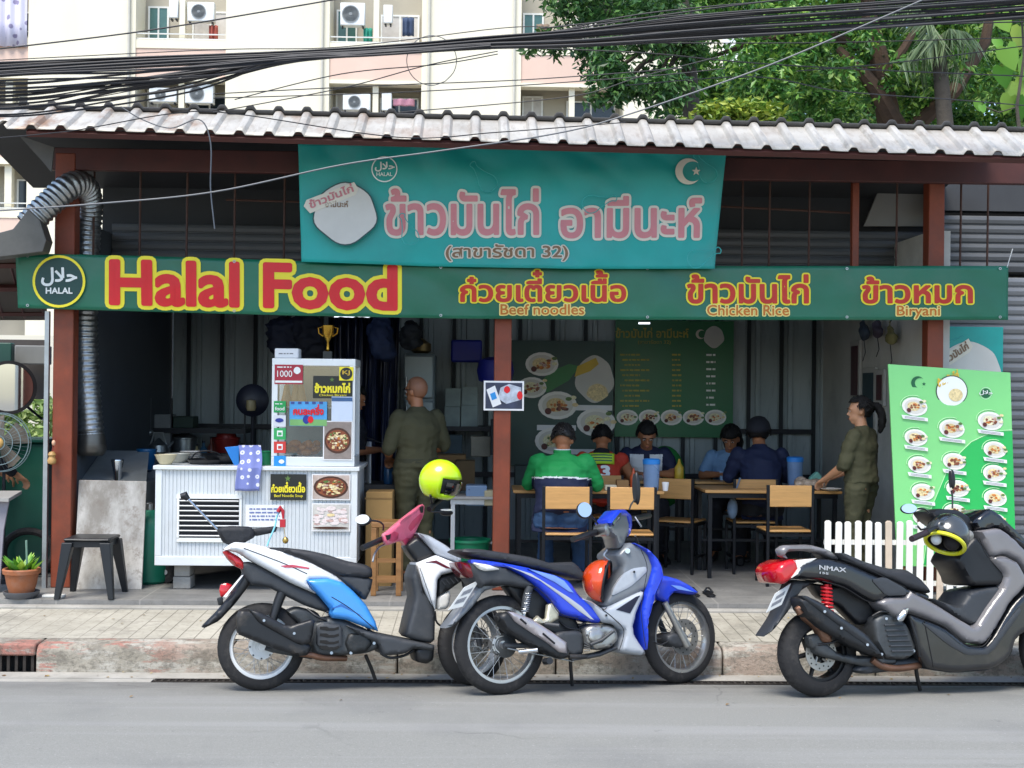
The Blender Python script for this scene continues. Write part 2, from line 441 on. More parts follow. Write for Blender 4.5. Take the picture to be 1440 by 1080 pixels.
def _kerb(nt, b, L):
    n1 = nz(nt, L, 3, 8, .7); n2 = nz(nt, L, 26, 6, .75); n3 = nz(nt, L, 1.1, 6, .72, mp=(1, 3, 3)); n4 = nz(nt, L, 5, 8, .75, mp=(.6, 1, 2.5))
    c = mixc(nt, L, rng(nt, L, n1, .32, .68), (.235, .215, .17), (.40, .37, .31))
    c = mixc(nt, L, mul(nt, L, rng(nt, L, n4, .5, .6), .55), c, (.52, .50, .45))
    g = node(nt, 'ShaderNodeTexCoord'); sx = node(nt, 'ShaderNodeSeparateXYZ'); L(g.outputs['Object'], sx.inputs[0])
    lf = node(nt, 'ShaderNodeMath', operation='MAXIMUM'); L(rng(nt, L, sx.outputs[0], -1.7, -2.3, .12, 1), lf.inputs[0]); L(rng(nt, L, sx.outputs[0], .9, 1.4, .0, .22), lf.inputs[1])
    red = mul(nt, L, mul(nt, L, mul(nt, L, rng(nt, L, n3, .46, .49), rng(nt, L, n4, .56, .52)), .75), lf.outputs[0])
    c = mixc(nt, L, red, c, (.42, .14, .105))
    c = mixc(nt, L, mul(nt, L, rng(nt, L, n2, .5, .66), .75), c, (.10, .09, .07))
    n6 = nz(nt, L, 7, 9, .8, mp=(1, 1, 1.6)); c = mixc(nt, L, mul(nt, L, rng(nt, L, n6, .5, .6), .65), c, (.13, .118, .095))
    L(c, b.inputs['Base Color']); bumpn(nt, L, b, n6, .8, .02)
KERB = custom('painted_kerb_stone', _kerb)
def _floor(nt, b, L):
    tc = node(nt, 'ShaderNodeTexCoord')
    br = node(nt, 'ShaderNodeTexBrick'); L(tc.outputs['Object'], br.inputs[0]); br.inputs['Scale'].default_value = 1; br.offset = 0
    br.inputs['Brick Width'].default_value = .6; br.inputs['Row Height'].default_value = .6; br.inputs['Mortar Size'].default_value = .006
    n1 = nz(nt, L, 2.5, 8, .65); n2 = nz(nt, L, 22, 5, .7)
    c = mixc(nt, L, rng(nt, L, n1, .32, .68), (.15, .15, .145), (.26, .255, .24))
    c = mixc(nt, L, mul(nt, L, rng(nt, L, n2, .52, .72), .5), c, (.09, .085, .08))
    c = mixc(nt, L, mul(nt, L, br.outputs['Fac'], .8), c, (.30, .29, .27))
    L(c, b.inputs['Base Color'])
FLOORM = custom('floor_tiles', _floor, rough=.55)

def struct(name, mb, **k):
    return tag(mb.build(name, **k), kind='structure')
mb = MB(mat('earth', (.2, .18, .15), .9)); mb.grid(lambda u, v: (-300 + 600 * u, -120 + 520 * v, -.32), 8, 8); struct('ground', mb, smooth=False)
mb = MB(ASPH)
prof = [(-16, 0), (2, .02), (7.45, 0), (7.9, -.018), (8.27, -.05), (8.27, -.2)]
for i in range(len(prof) - 1):
    (ya, za), (yb, zb) = prof[i], prof[i + 1]
    mb.add([(-40, ya, za), (40, ya, za), (40, yb, zb), (-40, yb, zb)], [(0, 1, 2, 3)])
struct('road', mb, smooth=False)
KX = P(213, 960, 8.3).x
mb = MB(CONC)
mb.bx(-40, 8.36, -.2, 40, 8.53, -.045); mb.bx(-40, 8.27, -.2, KX, 8.357, -.048)
struct('gutter', mb, smooth=False)
# drain grates: iron strips with slots, set in the gutter
IRON = mat('grate_iron', '#3d3834', .7, .5, .3, 10); PIT = mat('drain_pit', (.01, .01, .01), .9, 0, 0)
gw = .9
for i in range(7):
    x0 = KX + .012 + i * (gw + .01)
    t = thing('drain_grate', 'slotted iron drain grate in the gutter, part of the long row along the kerb', 'drain grate', (x0 + gw / 2, 8.315, -.05), 'drain grates in the gutter')
    m2 = MB(IRON); m2.bx(x0, 8.275, -.1, x0 + gw, 8.288, -.044); m2.bx(x0, 8.343, -.1, x0 + gw, 8.356, -.044)
    for j in range(22): m2.bx(x0 + j * .0415, 8.2885, -.1, x0 + j * .0415 + .014, 8.3425, -.046)
    m2.build('bars', t, smooth=False)
    m2 = MB(PIT); m2.bx(x0, 8.289, -.2, x0 + gw, 8.342, -.12); m2.build('pit', t, smooth=False)
# kerb with an inlet at the far left
INX = P(48, 945, 8.52).x
def kerb_run(mb, x0, x1):
    pr = [(8.531, -.15), (8.531, .075), (8.545, .105), (8.575, .122), (8.74, .13), (8.74, -.15)]
    vs = [(x0, y, z) for y, z in pr] + [(x1, y, z) for y, z in pr]; n = len(pr)
    mb.add(vs, [tuple(range(n)), tuple(range(2 * n - 1, n - 1, -1))] + [(i, n + i, n + (i + 1) % n, (i + 1) % n) for i in range(n)])
mb = MB(KERB)
xs = [INX]
for L_ in (1.22, 1.04, 1.0, 1.06, .98, 1.02, 1.05, 1.0): xs.append(xs[-1] + L_)
for a, b in zip(xs, xs[1:]): kerb_run(mb, a + .006, b - .004)
kerb_run(mb, xs[-1], 30); kerb_run(mb, -30, INX - .9)
a_ = INX - .9
mb.bx(a_, 8.531, .055, INX, 8.74, .13)
struct('kerb', mb, bevel=.012)
t = thing('kerb_inlet', 'dark barred drain opening in the kerb beside the road', 'drain inlet', (INX - .45, 8.6, -.05))
m2 = MB(PIT); m2.bx(a_, 8.62, -.15, INX, 8.74, .054); m2.build('pit', t, smooth=False)
m2 = MB(IRON)
for j in range(18): m2.bx(a_ + .02 + j * .05, 8.55, -.15, a_ + .038 + j * .05, 8.57, .053)
m2.build('bars', t, smooth=False)
mb = MB(PAVE); mb.add([(-30, 8.743, .128), (30, 8.743, .128), (30, 9.74, .15), (-30, 9.74, .15)], [(0, 1, 2, 3)]); struct('pavement', mb, smooth=False)
mb = MB(CONC); mb.bx(-30, 9.743, -.1, 30, 9.84, .168); struct('step', mb, smooth=False, bevel=.008)
mb = MB(FLOORM); mb.bx(-30, 9.843, -.1, 30, 16, .2); struct('shop_floor', mb, smooth=False)

# ------------------------------------------------------------------ the food shop's own building
def _tin(nt, b, L):
    n1 = nz(nt, L, 3, 7, .6); n2 = nz(nt, L, 2.2, 9, .72, mp=(1, .55, 1)); n3 = nz(nt, L, 9, 6, .7, mp=(2.5, .5, 1)); n4 = nz(nt, L, .35, 2)
    c = mixc(nt, L, rng(nt, L, n1, .3, .7), (.37, .355, .32), (.53, .515, .475))
    c = mixc(nt, L, mul(nt, L, rng(nt, L, n3, .5, .72), .7), c, (.25, .22, .18))
    g = node(nt, 'ShaderNodeTexCoord'); sx = node(nt, 'ShaderNodeSeparateXYZ'); L(g.outputs['Object'], sx.inputs[0])
    lf = rng(nt, L, sx.outputs[0], -3.9, .5, .95, .12)
    c = mixc(nt, L, mul(nt, L, rng(nt, L, n2, .5, .6), lf), c, (.24, .12, .055))
    L(c, b.inputs['Base Color']); b.inputs['Metallic'].default_value = .15
TIN = custom('roof_tin', _tin, rough=.5)
TINU = mat('tin_underside', '#3a3c3f', .7, .2, .2, 4)
DARKBEAM = mat('dark_red_beam', '#4a2420', .6, 0, .25, 4, dirt=.5, dirtcol=(.03, .02, .02))
SB = thing('shop_building', 'open fronted food shop with corrugated tin canopy and rust red steel posts', 'shop building', (0, 10.5, .2))
E0, E1 = P(26, 181, 9.55), P(1452, 220, 9.55)
T0, T1 = P(3, 154, 10.02), P(1452, 186, 10.02)
T0.x = E0.x; T1.x = E1.x
XL1 = P(-60, 154, 10.02).x
def roofpt(x, s, h=0):
    f = (x - E0.x) / (E1.x - E0.x); a = E0.lerp(E1, f); b = T0.lerp(T1, f); p = a.lerp(b, s); p.x = x
    return p + V((0, -.25, .97)) * h
mb = MB(TIN); pit_ = .2075; n = int((E1.x - E0.x) / pit_) + 1; pr = []
for i in range(-3, n + 1):
    x = E0.x + i * pit_
    pr += [(x, 0), (x + .045, .0), (x + .064, .027), (x + .074, .031), (x + .096, .031), (x + .108, .027), (x + .127, 0)]
vs = []; fs = []
NS = 6
for x, h in pr:
    for j in range(NS + 1):
        s_ = j / NS
        vs.append(roofpt(x, s_, h + .006 * NZ.noise(V((x * 2.3, s_ * 3, 1)))))
m1 = len(pr)
for i in range(m1 - 1):
    for j in range(NS):
        if pr[i][0] < E0.x + (XL1 - E0.x) * (j + 1) / NS - .001: continue
        fs.append((i * (NS + 1) + j, (i + 1) * (NS + 1) + j, (i + 1) * (NS + 1) + j + 1, i * (NS + 1) + j + 1))
mb.add(vs, fs); mb.build('roof_sheet', SB, solid=.004, ang=25)
mb = MB(TINU); mb.add([V((XL1, T0.y, T0.z - .02)), V((T1.x, T1.y, T1.z - .02)), V((T1.x, 11.74, 3.45)), V((XL1, 11.74, 3.45))], [(0, 1, 2, 3)]); mb.build('rear_roof', SB, smooth=False, solid=.01)
mb = MB(mat('ridge_dark', '#4b4a49', .6, .2, .2, 6, dirt=.4))
vs = []; fs = []
for x, h in pr:
    for s_, d in ((.985, .012), (1.0, .035), (1.012, .035), (1.02, -.05)):
        p = roofpt(x, s_, h + d); vs.append(p)
for i in range(m1 - 1):
    for j in range(3): fs.append((i * 4 + j, (i + 1) * 4 + j, (i + 1) * 4 + j + 1, i * 4 + j + 1))
mb.add(vs, fs); mb.build('ridge_cap', SB, solid=.006, ang=25)
# purlins and the rear of the roof
mb = MB(DARKBEAM)
for s_ in (.06, .5, .93):
    a, b = roofpt(E0.x + .05, s_, -.035), roofpt(E1.x, s_, -.035)
    mb.tube([a, b], .028, 4)
mb.build('purlin', SB, smooth=False)
mb = MB(mat('fascia_grey', '#55534f', .7, 0, .2, 4, dirt=.4)); mb.pext([(26, 190), (76, 207), (72, 242), (58, 225)], 9.9, .02); mb.build('fascia_plate', SB, smooth=False)
zc = 3.05
CEIL = mat('dark_ceiling', '#3b3d40', .8, 0, .2, 2)
mb = MB(CEIL); mb.bx(-3.21, 11.75, zc, 6.5, 14.6, zc + .12); mb.build('ceiling', SB, smooth=False)
mb = MB(CEIL); mb.bx(-3.21, 11.7, zc - .02, 6.5, 11.748, 3.9); mb.build('upper_wall', SB, smooth=False)
# steel posts and front beam
def post(x0, x1, ya, yb, Y, d=.14, m=RUST, par=SB):
    c0 = P((x0 + x1) / 2, ya, Y); wd = (x1 - x0) * m_px(Y)
    mb = MB(m); x = P((x0 + x1) / 2, (max(ya, 460) + yb) / 2, Y).x
    mb.bx(x - wd / 2, Y, .2, x + wd / 2, Y + d, c0.z); return mb.build('post', par, bevel=.008)
post(73, 101, 215, 828, 10.42); post(694, 718, 240, 775, 10.42); post(1303, 1326, 235, 775, 10.5)
mb = MB(RUST); a, b = P(1198, 376, 10.62), P(1209, 240, 10.62); mb.bx(a.x, 10.62, a.z, b.x, 10.68, b.z); mb.build('short_post', SB, bevel=.006)
mb = MB(DARKBEAM)
a, b = P(70, 222, 10.44), P(1450, 256, 10.44); b.z = a.z = (a.z + b.z) / 2 + .03
mb.bx(a.x, 10.425, a.z - .085, b.x, 10.5, a.z + .085); mb.build('front_beam', SB, bevel=.006)
mb = MB(mat('rod_rust', '#4d342b', .7, .2, .2, 10))
ROD = mat('rod_rust')
for x, y0, y1 in [(x, 232, 366) for x in (133, 198, 264, 331, 401)] + [(x, 245, 380) for x in (1045, 1083, 1139, 1262, 1352, 1390)]:
    mb = MB(ROD); mb.tube([P(x, y0, 10.62), P(x - 2, y1, 10.62)], .009, 6); mb.build('grille_bar', SB)
for q in ((P(318, 281, 10.75), P(425, 284, 10.75)), (P(1010, 290, 10.75), P(1205, 300, 10.75))): mb = MB(ROD); mb.tube(q, .01, 6); mb.build('cross_bar', SB)
# corrugated back wall, ribs upright
def _wallm(nt, b, L):
    n1 = nz(nt, L, 1.2, 6, .6, mp=(2, 1, .5)); n2 = nz(nt, L, 9, 6, .7, mp=(1.5, 1, .2))
    c = mixc(nt, L, rng(nt, L, n1, .3, .7), (.26, .315, .32), (.42, .475, .48))
    c = mixc(nt, L, mul(nt, L, rng(nt, L, n2, .54, .7), .5), c, (.10, .115, .12)); L(c, b.inputs['Base Color'])
WALLM = custom('wall_sheet', _wallm, rough=.5)
BY = 14.0
mb = MB(WALLM); x = -3.1; vs = []
while x < 3.7:
    for dx, dy in ((0, 0), (.14, 0), (.15, -.03), (.185, -.03), (.195, 0), (.24, 0), (.25, -.03), (.285, -.03), (.295, 0)): vs.append((x + dx, dy))
    x += .34
k = len(vs); mb.add([(a, BY + b, .2) for a, b in vs] + [(a, BY + b, zc) for a, b in vs], [(i, i + 1, k + i + 1, k + i) for i in range(k - 1)])
mb.build('back_wall', SB, smooth=False, solid=.01)
mb = MB(mat('rib_shade_dark', '#1d2429', .6, .1, .2, 4)); x = -3.1  # dark strips stand in for the shaded gaps of the ribbed sheet
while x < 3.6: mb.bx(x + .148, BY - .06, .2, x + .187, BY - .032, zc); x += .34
shade_strips = mb.build('rib_shade_strip', SB, smooth=False)
mb = MB(DKSTEEL)
for z in (.85, 1.32): mb.bx(-3.1, BY - .09, z, 3.5, BY - .05, z + .05)
mb.build('wall_rail', SB, smooth=False)
SIDEX = P(1314, 600, 10.55).x
mb = MB(mat('side_wall_plaster', '#c6c5be', .8, 0, .12, 1.5, .1, 30, dirt=.4, dirtcol=(.2, .2, .19))); mb.bx(SIDEX, 10.65, .2, SIDEX + .15, BY + .2, zc)
mb.build('side_wall', SB, smooth=False)
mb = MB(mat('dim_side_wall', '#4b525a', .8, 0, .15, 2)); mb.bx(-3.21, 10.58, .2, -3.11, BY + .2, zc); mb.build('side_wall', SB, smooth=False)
# upper roller shutter panels seen above the long banner
SHUT = mat('shutter_grey', '#5c5e60', .5, .3, .12, 5, stretch=(.2, 1, 1), dirt=.3)
def shutter(x0, x1, z0, z1, Y, par, pitch=.075, name='roller_shutter', m=SHUT):
    mb = MB(m); n = int((z1 - z0) / pitch); pts = []
    for i in range(n):
        z = z0 + i * pitch
        for q, d in ((0, .012), (.15, 0), (.5, -.006), (.8, 0), (.93, .012)): pts.append((z + q * pitch, d))
    k = len(pts); mb.add([(x0, Y + d, z) for z, d in pts] + [(x1, Y + d, z) for z, d in pts], [(i, k + i, k + i + 1, i + 1) for i in range(k - 1)])
    return mb.build(name, par, smooth=False, solid=.004)
shutter(-3.1, P(430, 330, 11.6).x, P(200, 400, 11.6).z, P(200, 304, 11.6).z, 11.6, SB)
shutter(P(1000, 330, 11.6).x, P(1304, 330, 11.6).x, P(1100, 420, 11.6).z, P(1100, 315, 11.6).z, 11.6, SB)
mb = MB(mat('upper_panel_pale', '#8d8a84', .8, 0, .1, 2)); mb.pext([(1215, 318), (1238, 262), (1302, 252), (1302, 318)], 11.55, .03); mb.build('gable_panel', SB, smooth=False)
mb = MB(mat('ceiling_tube', '#e8f2ff', .5, 0, 0, emit=.9)); mb.tube([P(470, 447, 13.2), P(552, 449, 13.2)], .018, 8)
tag(mb.build('ceiling_light'), 'lit white tube lamp high behind the food cart', 'lamp')
mb = MB(mat('ceiling_tube')); mb.tube([P(898, 454.5, 13.0), P(914, 454.5, 13.0)], .009, 8)
tag(mb.build('ceiling_light'), 'short lit tube lamp above the green price board', 'lamp')

# neighbouring shop on the right: closed roller shutter
NB = thing('closed_shop', 'closed neighbouring shop behind a grey roller shutter', 'shop building', (P(1420, 600, 10.95).x, 10.95, .2))
sx = P(1328, 600, 10.95).x
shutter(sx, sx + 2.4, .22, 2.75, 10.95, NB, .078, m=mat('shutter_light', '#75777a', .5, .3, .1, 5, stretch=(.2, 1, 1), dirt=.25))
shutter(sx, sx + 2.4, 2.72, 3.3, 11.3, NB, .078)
mb = MB(TINU); mb.bx(sx, 10.97, 2.76, sx + 2.4, 11.29, 2.8); mb.build('shutter_box', NB, smooth=False)
mb = MB(CEIL); mb.bx(sx + 2.41, 10.95, .2, sx + 2.6, 14, 3.1); mb.bx(sx, 11.35, 3.31, sx + 2.4, 11.5, 3.9); mb.build('wall', NB, smooth=False)

# ------------------------------------------------------------------ apartment block behind
BYD = 47.0; k40 = m_px(BYD)
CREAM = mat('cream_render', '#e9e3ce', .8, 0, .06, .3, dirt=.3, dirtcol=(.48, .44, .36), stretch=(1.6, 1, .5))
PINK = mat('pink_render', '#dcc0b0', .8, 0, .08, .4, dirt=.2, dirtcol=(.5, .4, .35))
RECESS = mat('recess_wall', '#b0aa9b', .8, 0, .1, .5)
WINDK = mat('dark_window', '#2b3640', .15, 0, .3, 1.2); WINGR = mat('green_window', '#4d7470', .2, 0, .2, 1.2); CURT = mat('room_curtain', '#c9c6c2', .8, 0, .15, 3)
AB = thing('apartment_building', 'cream apartment block with pale pink balcony walls behind the tin roof', 'building', (-5, BYD, 0))
cols = [(-110, 34), (185, 312), (458, 588), (728, 873)]
rows = [(-58, 63), (122, 183), (242, 303), (362, 423)]
def bp(px, py): return P(px, py - (px - 720) * math.tan(ROLL) * 0, BYD)
X_ = lambda px: P(px, 540, BYD).x
Z_ = lambda py: P(720, py, BYD).z
mb = MB(CREAM); e = [-260] + [v for c in cols for v in c] + [1012]
for i in range(0, len(e), 2): mb.bx(X_(e[i]), BYD, -.2, X_(e[i + 1]), BYD + 1.4, Z_(-90))
for (a, b) in cols:
    for y0, y1 in ((64, 76), (116, 121), (184, 196), (232, 241), (304, 316)): mb.bx(X_(a) + .002, BYD + .03, Z_(y1), X_(b) - .002, BYD + .6, Z_(y0))
    mb.bx(X_((a + b) / 2 - 4 if a > 0 else 0), BYD + .2, Z_(430), X_((a + b) / 2 + 4 if a > 0 else 10), BYD + .5, Z_(-80))
mb.build('wall', AB, smooth=False)
for (a, b) in cols:
    for y0, y1 in ((76, 116), (196, 232), (316, 352)):
        mb = MB(PINK); mb.bx(X_(a) + .002, BYD + .06, Z_(y1), X_(b) - .002, BYD + .5, Z_(y0)); mb.build('balcony_wall', AB, smooth=False)
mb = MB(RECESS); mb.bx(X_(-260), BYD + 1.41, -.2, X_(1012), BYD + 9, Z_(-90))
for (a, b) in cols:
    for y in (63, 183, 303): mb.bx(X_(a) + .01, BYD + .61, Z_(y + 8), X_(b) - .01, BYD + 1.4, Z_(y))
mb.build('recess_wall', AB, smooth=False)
def win(px0, py0, px1, py1, m, dy=1.33):
    mb = MB(WHITE); x0, x1, z0, z1 = X_(px0), X_(px1), Z_(py1), Z_(py0); t_ = .06; Y = BYD + dy
    mb.bx(x0, Y, z0, x0 + t_, Y + .06, z1); mb.bx(x1 - t_, Y, z0, x1, Y + .06, z1); mb.bx(x0 + t_, Y, z1 - t_, x1 - t_, Y + .06, z1); mb.bx(x0 + t_, Y, z0, x1 - t_, Y + .06, z0 + t_)
    mb.bx((x0 + x1) / 2 - .03, Y, z0 + t_, (x0 + x1) / 2 + .03, Y + .06, z1 - t_)
    f = mb.build('window', AB, smooth=False)
    m2 = MB(m); m2.bx(x0 + t_, Y + .025, z0 + t_, x1 - t_, Y + .05, z1 - t_); g = m2.build('pane', f, smooth=False); g.matrix_parent_inverse = f.matrix_world.inverted() if False else M.Identity(4)
for (a, b) in cols[1:]:
    for r, (y0, y1) in enumerate(rows[:3]):
        hh = 62 if r else 121
        yb = y1 - 2
        ma, mc = ((CURT, WINDK), (WINDK, WINGR), (WINGR, CURT))[(r + a) % 3]
        win(a + 4, yb - 58, a + 34, yb, ma); win(a + 68, yb - 52, b - 6, yb, mc)
for y1 in (62, 182, 302): win(2, y1 - 48, 32, y1 - 2, WINDK)
# balcony railings
for (a, b) in cols:
    for y in (66, 186, 306):
        mb = MB(mat('rail_white', '#d5d5d0', .5, .2, .05, 3))
        for dz in (0, 7): mb.bx(X_(a), BYD + .1, Z_(y - 4 - dz) - .02, X_(b), BYD + .14, Z_(y - 4 - dz) + .02)
        mb.build('railing', AB, smooth=False)
def aircon(px0, py0, px1, py1, label, side=False, dy=.15):
    x0, x1, z0, z1 = X_(px0), X_(px1), Z_(py1), Z_(py0); Y = BYD + dy
    t = thing('air_conditioner', label, 'air conditioner', ((x0 + x1) / 2, Y, z0), 'air conditioner units on the apartment block')
    mb = MB(WHITEP); mb.bx(x0, Y, z0, x1, Y + .35, z1); mb.build('casing', t, bevel=.03)
    if not side:
        r = (z1 - z0) * .38; c = V((x0 + (x1 - x0) * .42, Y - .012, (z0 + z1) / 2))
        m2 = MB(mat('fan_grille', '#8d9294', .6, .2, .2, 8)); rot = M.Rotation(R(90), 3, 'X')
        m2.lathe([(r, 0), (r, .03), (r * .9, .03), (r * .88, .01), (r * .2, .01), (r * .18, .03), (.01, .03)], c + V((0, .02, 0)), rot, 20, False); m2.use(mat('fan_core', '#6d7274', .6, .2, .2, 8)); m2.lathe([(r * .86, .0), (.01, .0)], c + V((0, .008, 0)), rot, 20, False)
        for j in range(1, 5): m2.lathe([(r * (.2 + .15 * j), .02), (r * (.2 + .15 * j) + .012, .02), (r * (.2 + .15 * j) + .012, .03), (r * (.2 + .15 * j), .03)], c + V((0, .02, 0)), rot, 20, False)
        m2.build('fan_grille', t)
    m2 = MB(DKSTEEL); m2.bx(x0 + .05, Y + .05, z0 - .06, x0 + .1, Y + .3, z0 - .004); m2.bx(x1 - .1, Y + .05, z0 - .06, x1 - .05, Y + .3, z0 - .004); m2.build('bracket', t, smooth=False)
aircon(256, 9, 294, 36, 'air conditioner on the highest balcony at the top, first column of balconies')
aircon(230, 6, 243, 32, 'narrow air conditioner seen edge on beside the post of the first balcony column, top row', True)
aircon(472, 6, 507, 38, 'air conditioner on the top balcony of the middle column, above a blue door')
aircon(533, 8, 546, 34, 'narrow air conditioner seen edge on, top balcony of the middle column', True)
aircon(203, 130, 242, 150, 'cream air conditioner just above the tin roof in the first balcony column')
aircon(254, 124, 294, 151, 'white air conditioner just above the tin roof in the first balcony column')
aircon(477, 134, 516, 157, 'air conditioner on the lower balcony of the middle column, above the teal banner')
aircon(532, 132, 546, 157, 'narrow air conditioner seen edge on, lower balcony of the middle column', True)
mb = MB(mat('pipe_pvc', '#c9c6ba', .5, 0, .05, 3))
for px in (176, 448, 598, 718): mb.tube([V((X_(px), BYD - .08, -.1)), V((X_(px), BYD - .08, Z_(-90)))], .05, 8)
mb.build('drain_pipe', AB)
for i, (px0, py0, w_, h_, c_, lb) in enumerate(((560, 24, 16, 26, '#3a4a66', 'dark blue washing hung on the top balcony of the middle column'), (318 - 32, 40, 12, 20, '#a8574a', 'reddish washing hung on the top balcony of the first column'), (505, 40, 12, 22, '#2f8f7a', 'green cloth hung on the top balcony of the middle column'), (548, 139, 30, 10, '#c98fa0', 'pink washing hung on the lower balcony of the middle column'), (750, 30, 18, 22, '#7a6a5c', 'brown washing hung beside the dark tree'))):
    mb = MB(mat('wash_' + str(i), c_, .85, 0, .15, 4)); mb.grid(lambda u, v: (X_(px0 + w_ * u), BYD + .3 + .05 * math.sin(u * 14), Z_(py0 + h_ * v)), 14, 4); tag(mb.build('washing', solid=.02), lb, 'washing', 'washing on the balconies')
# spotted sheet hung on the far left balcony
def _spot(nt, b, L):
    tc = node(nt, 'ShaderNodeTexCoord'); v = node(nt, 'ShaderNodeTexVoronoi'); v.inputs['Scale'].default_value = 3.2; L(tc.outputs['Object'], v.inputs['Vector'])
    c = mixc(nt, L, rng(nt, L, v.outputs['Distance'], .22, .3), (.30, .27, .42), (.72, .70, .84)); L(c, b.inputs['Base Color'])
mb = MB(custom('spotted_cloth', _spot)); mb.grid(lambda u, v: (X_(-60 + 92 * u), BYD - .05 + .06 * math.sin(u * 40), Z_(78 - 140 * v)), 60, 4)
tag(mb.build('balcony_curtain', solid=.02), 'pale lavender spotted sheet hanging over a balcony', 'sheet')
# another white block glimpsed between the leaves
mb = MB(mat('far_white', '#e9ecee', .8, 0, .04, .2)); WB = thing('white_building', 'plain white building glimpsed between the tree leaves', 'building', (9, 62, 0))
def fx(px): return P(px, 540, 62).x
mb.bx(fx(900), 62, -.2, fx(1120), 70, 24); mb.build('wall', WB, smooth=False)
mb = MB(WINDK)
for r in range(3):
    for c in range(3): mb.bx(fx(925 + c * 62), 61.95, 12.3 + r * 3.2, fx(960 + c * 62), 61.99, 13.9 + r * 3.2)
mb.build('window', WB, smooth=False)

# ------------------------------------------------------------------ trees
def leaf(mb, p, L_, rn, droop=0, wd=.42):
    d = V((rn.uniform(-1, 1), rn.uniform(-1, 1), rn.uniform(-.8, .5) - droop)).normalized()
    s = d.cross(V((rn.uniform(-1, 1), rn.uniform(-1, 1), rn.uniform(-1, 1)))).normalized() * L_ * wd * .5
    nn = d.cross(s).normalized() * L_ * .08
    mb.add([p, p + d * L_ * .5 + s + nn, p + d * L_, p + d * L_ * .5 - s + nn], [(0, 1, 2), (0, 2, 3)])
def crown(clumps, Y, n, L_, m, name, par, seed, droop=.3, dep=1.0):
    rn = random.Random(seed); mb = MB(m); tot = sum(c[2] ** 2 for c in clumps)
    for cx, cy, r in clumps:
        k = int(n * r * r / tot); rr = r * m_px(Y); c = P(cx, cy, Y); c.y += rn.uniform(-dep, dep)
        subs = []
        for _ in range(max(4, k // 45)):
            while True:
                q = V((rn.uniform(-1, 1), rn.uniform(-1, 1), rn.uniform(-1, 1)))
                if .2 < q.length < 1: break
            subs.append((c + V((q.x * rr, q.y * rr * 1.1, q.z * rr)), rn.uniform(.12, .3) * min(rr, .8) + .05))
        for i in range(k):
            s, r2 = subs[rn.randrange(len(subs))]
            g = V((rn.gauss(0, 1), rn.gauss(0, 1), rn.gauss(0, .8))) * r2 * .62
            leaf(mb, s + g, L_ * rn.uniform(.7, 1.25), rn, droop)
    return mb.build(name, par, smooth=False)
BARK = mat('tree_bark', '#4a392c', .9, 0, .3, 5, .8, 30); BARK2 = mat('grey_bark', '#4a443c', .9, 0, .3, 6, .8, 30)
def limbs(mb, base, paths, r0):
    for pts, r in paths:
        n = len(pts); mb.tube(pts, [r * (1 - .62 * i / (n - 1)) for i in range(n)], 8)
Y1 = 15.5
tr = thing('leafy_tree', 'dark small leaved tree hanging in front of the apartment block', 'tree', (P(880, 500, Y1).x, Y1, 0))
c1 = [(800, 12, 42), (850, 55, 40), (850, 110, 38), (845, 150, 28), (905, 30, 52), (930, 100, 36), (925, 145, 26), (770, 60, 22), (900, 75, 34), (960, 60, 30), (880, -40, 70), (800, -40, 50), (955, 15, 40)]
crown(c1, Y1, 14000, .1, leafmat('leaves_dark', ['#28492a', '#3f6c36', '#668f46']), 'crown', tr, 3)
mb = MB(BARK2); b0 = P(985, 420, Y1 + .5); b0.z = 0
q0 = P(960, -60, Y1); limbs(mb, b0, [([b0, P(975, 200, Y1 + .3), q0], .16)] + [([P(968, 60, Y1 + .1), P((968 + a) / 2, (40 + b) / 2 - 8, Y1), P(a, b, Y1)], .045) for a, b, _ in c1[:10]], 0); mb.build('trunk', tr)
Y2 = 17.5
tr = thing('leafy_tree', 'large bright green tree with red brown trunk behind the tin roof', 'tree', (P(1245, 500, Y2).x, Y2, 0))
c2 = [(x + rnd.uniform(-14, 14), y + rnd.uniform(-10, 10), rnd.uniform(30, 48)) for x in range(975, 1470, 44) for y in (-30, 20, 70, 118, 150)] + [(1195, 0, 40), (1150, 30, 40), (1320, 20, 45), (1260, 5, 34)]
c2 = [c for c in c2 if not (1205 < c[0] < 1300 and 40 < c[1] < 110)]
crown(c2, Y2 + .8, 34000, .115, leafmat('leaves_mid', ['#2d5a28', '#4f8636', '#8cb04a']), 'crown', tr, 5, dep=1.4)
mb = MB(BARK); b0 = P(1262, 430, Y2); b0.z = 0
limbs(mb, b0, [([b0, P(1258, 210, Y2), P(1243, 130, Y2 - .3), P(1236, 80, Y2 - .4), P(1222, 20, Y2 - .3), P(1215, -60, Y2)], .2),
  ([P(1268, 190, Y2 - .2), P(1235, 130, Y2 - .5), P(1212, 100, Y2 - .5), P(1180, 70, Y2 - .2)], .13),
  ([P(1240, 110, Y2 - .4), P(1270, 70, Y2 - .4), P(1300, 20, Y2)], .08), ([P(1262, 200, Y2), P(1340, 130, Y2 - .4), P(1385, 60, Y2 - .2), P(1400, -20, Y2)], .12),
  ([P(1236, 80, Y2), P(1150, 40, Y2 + .3), P(1060, 60, Y2 + .6), P(1000, 80, Y2 + .8)], .07)], 0)
mb.build('trunk', tr)
Y3 = 14.5
tr = thing('leafy_bush', 'low yellow green bush peeping over the tin roof', 'bush', (P(1020, 500, Y3).x, Y3, 0))
crown([(985, 172, 20), (1020, 164, 20), (1052, 160, 20), (1082, 168, 20), (1050, 176, 24)], Y3, 1700, .1, leafmat('leaves_yellow', ['#4a7024', '#7f9a34', '#b5bd4e']), 'crown', tr, 8, .0, .3)
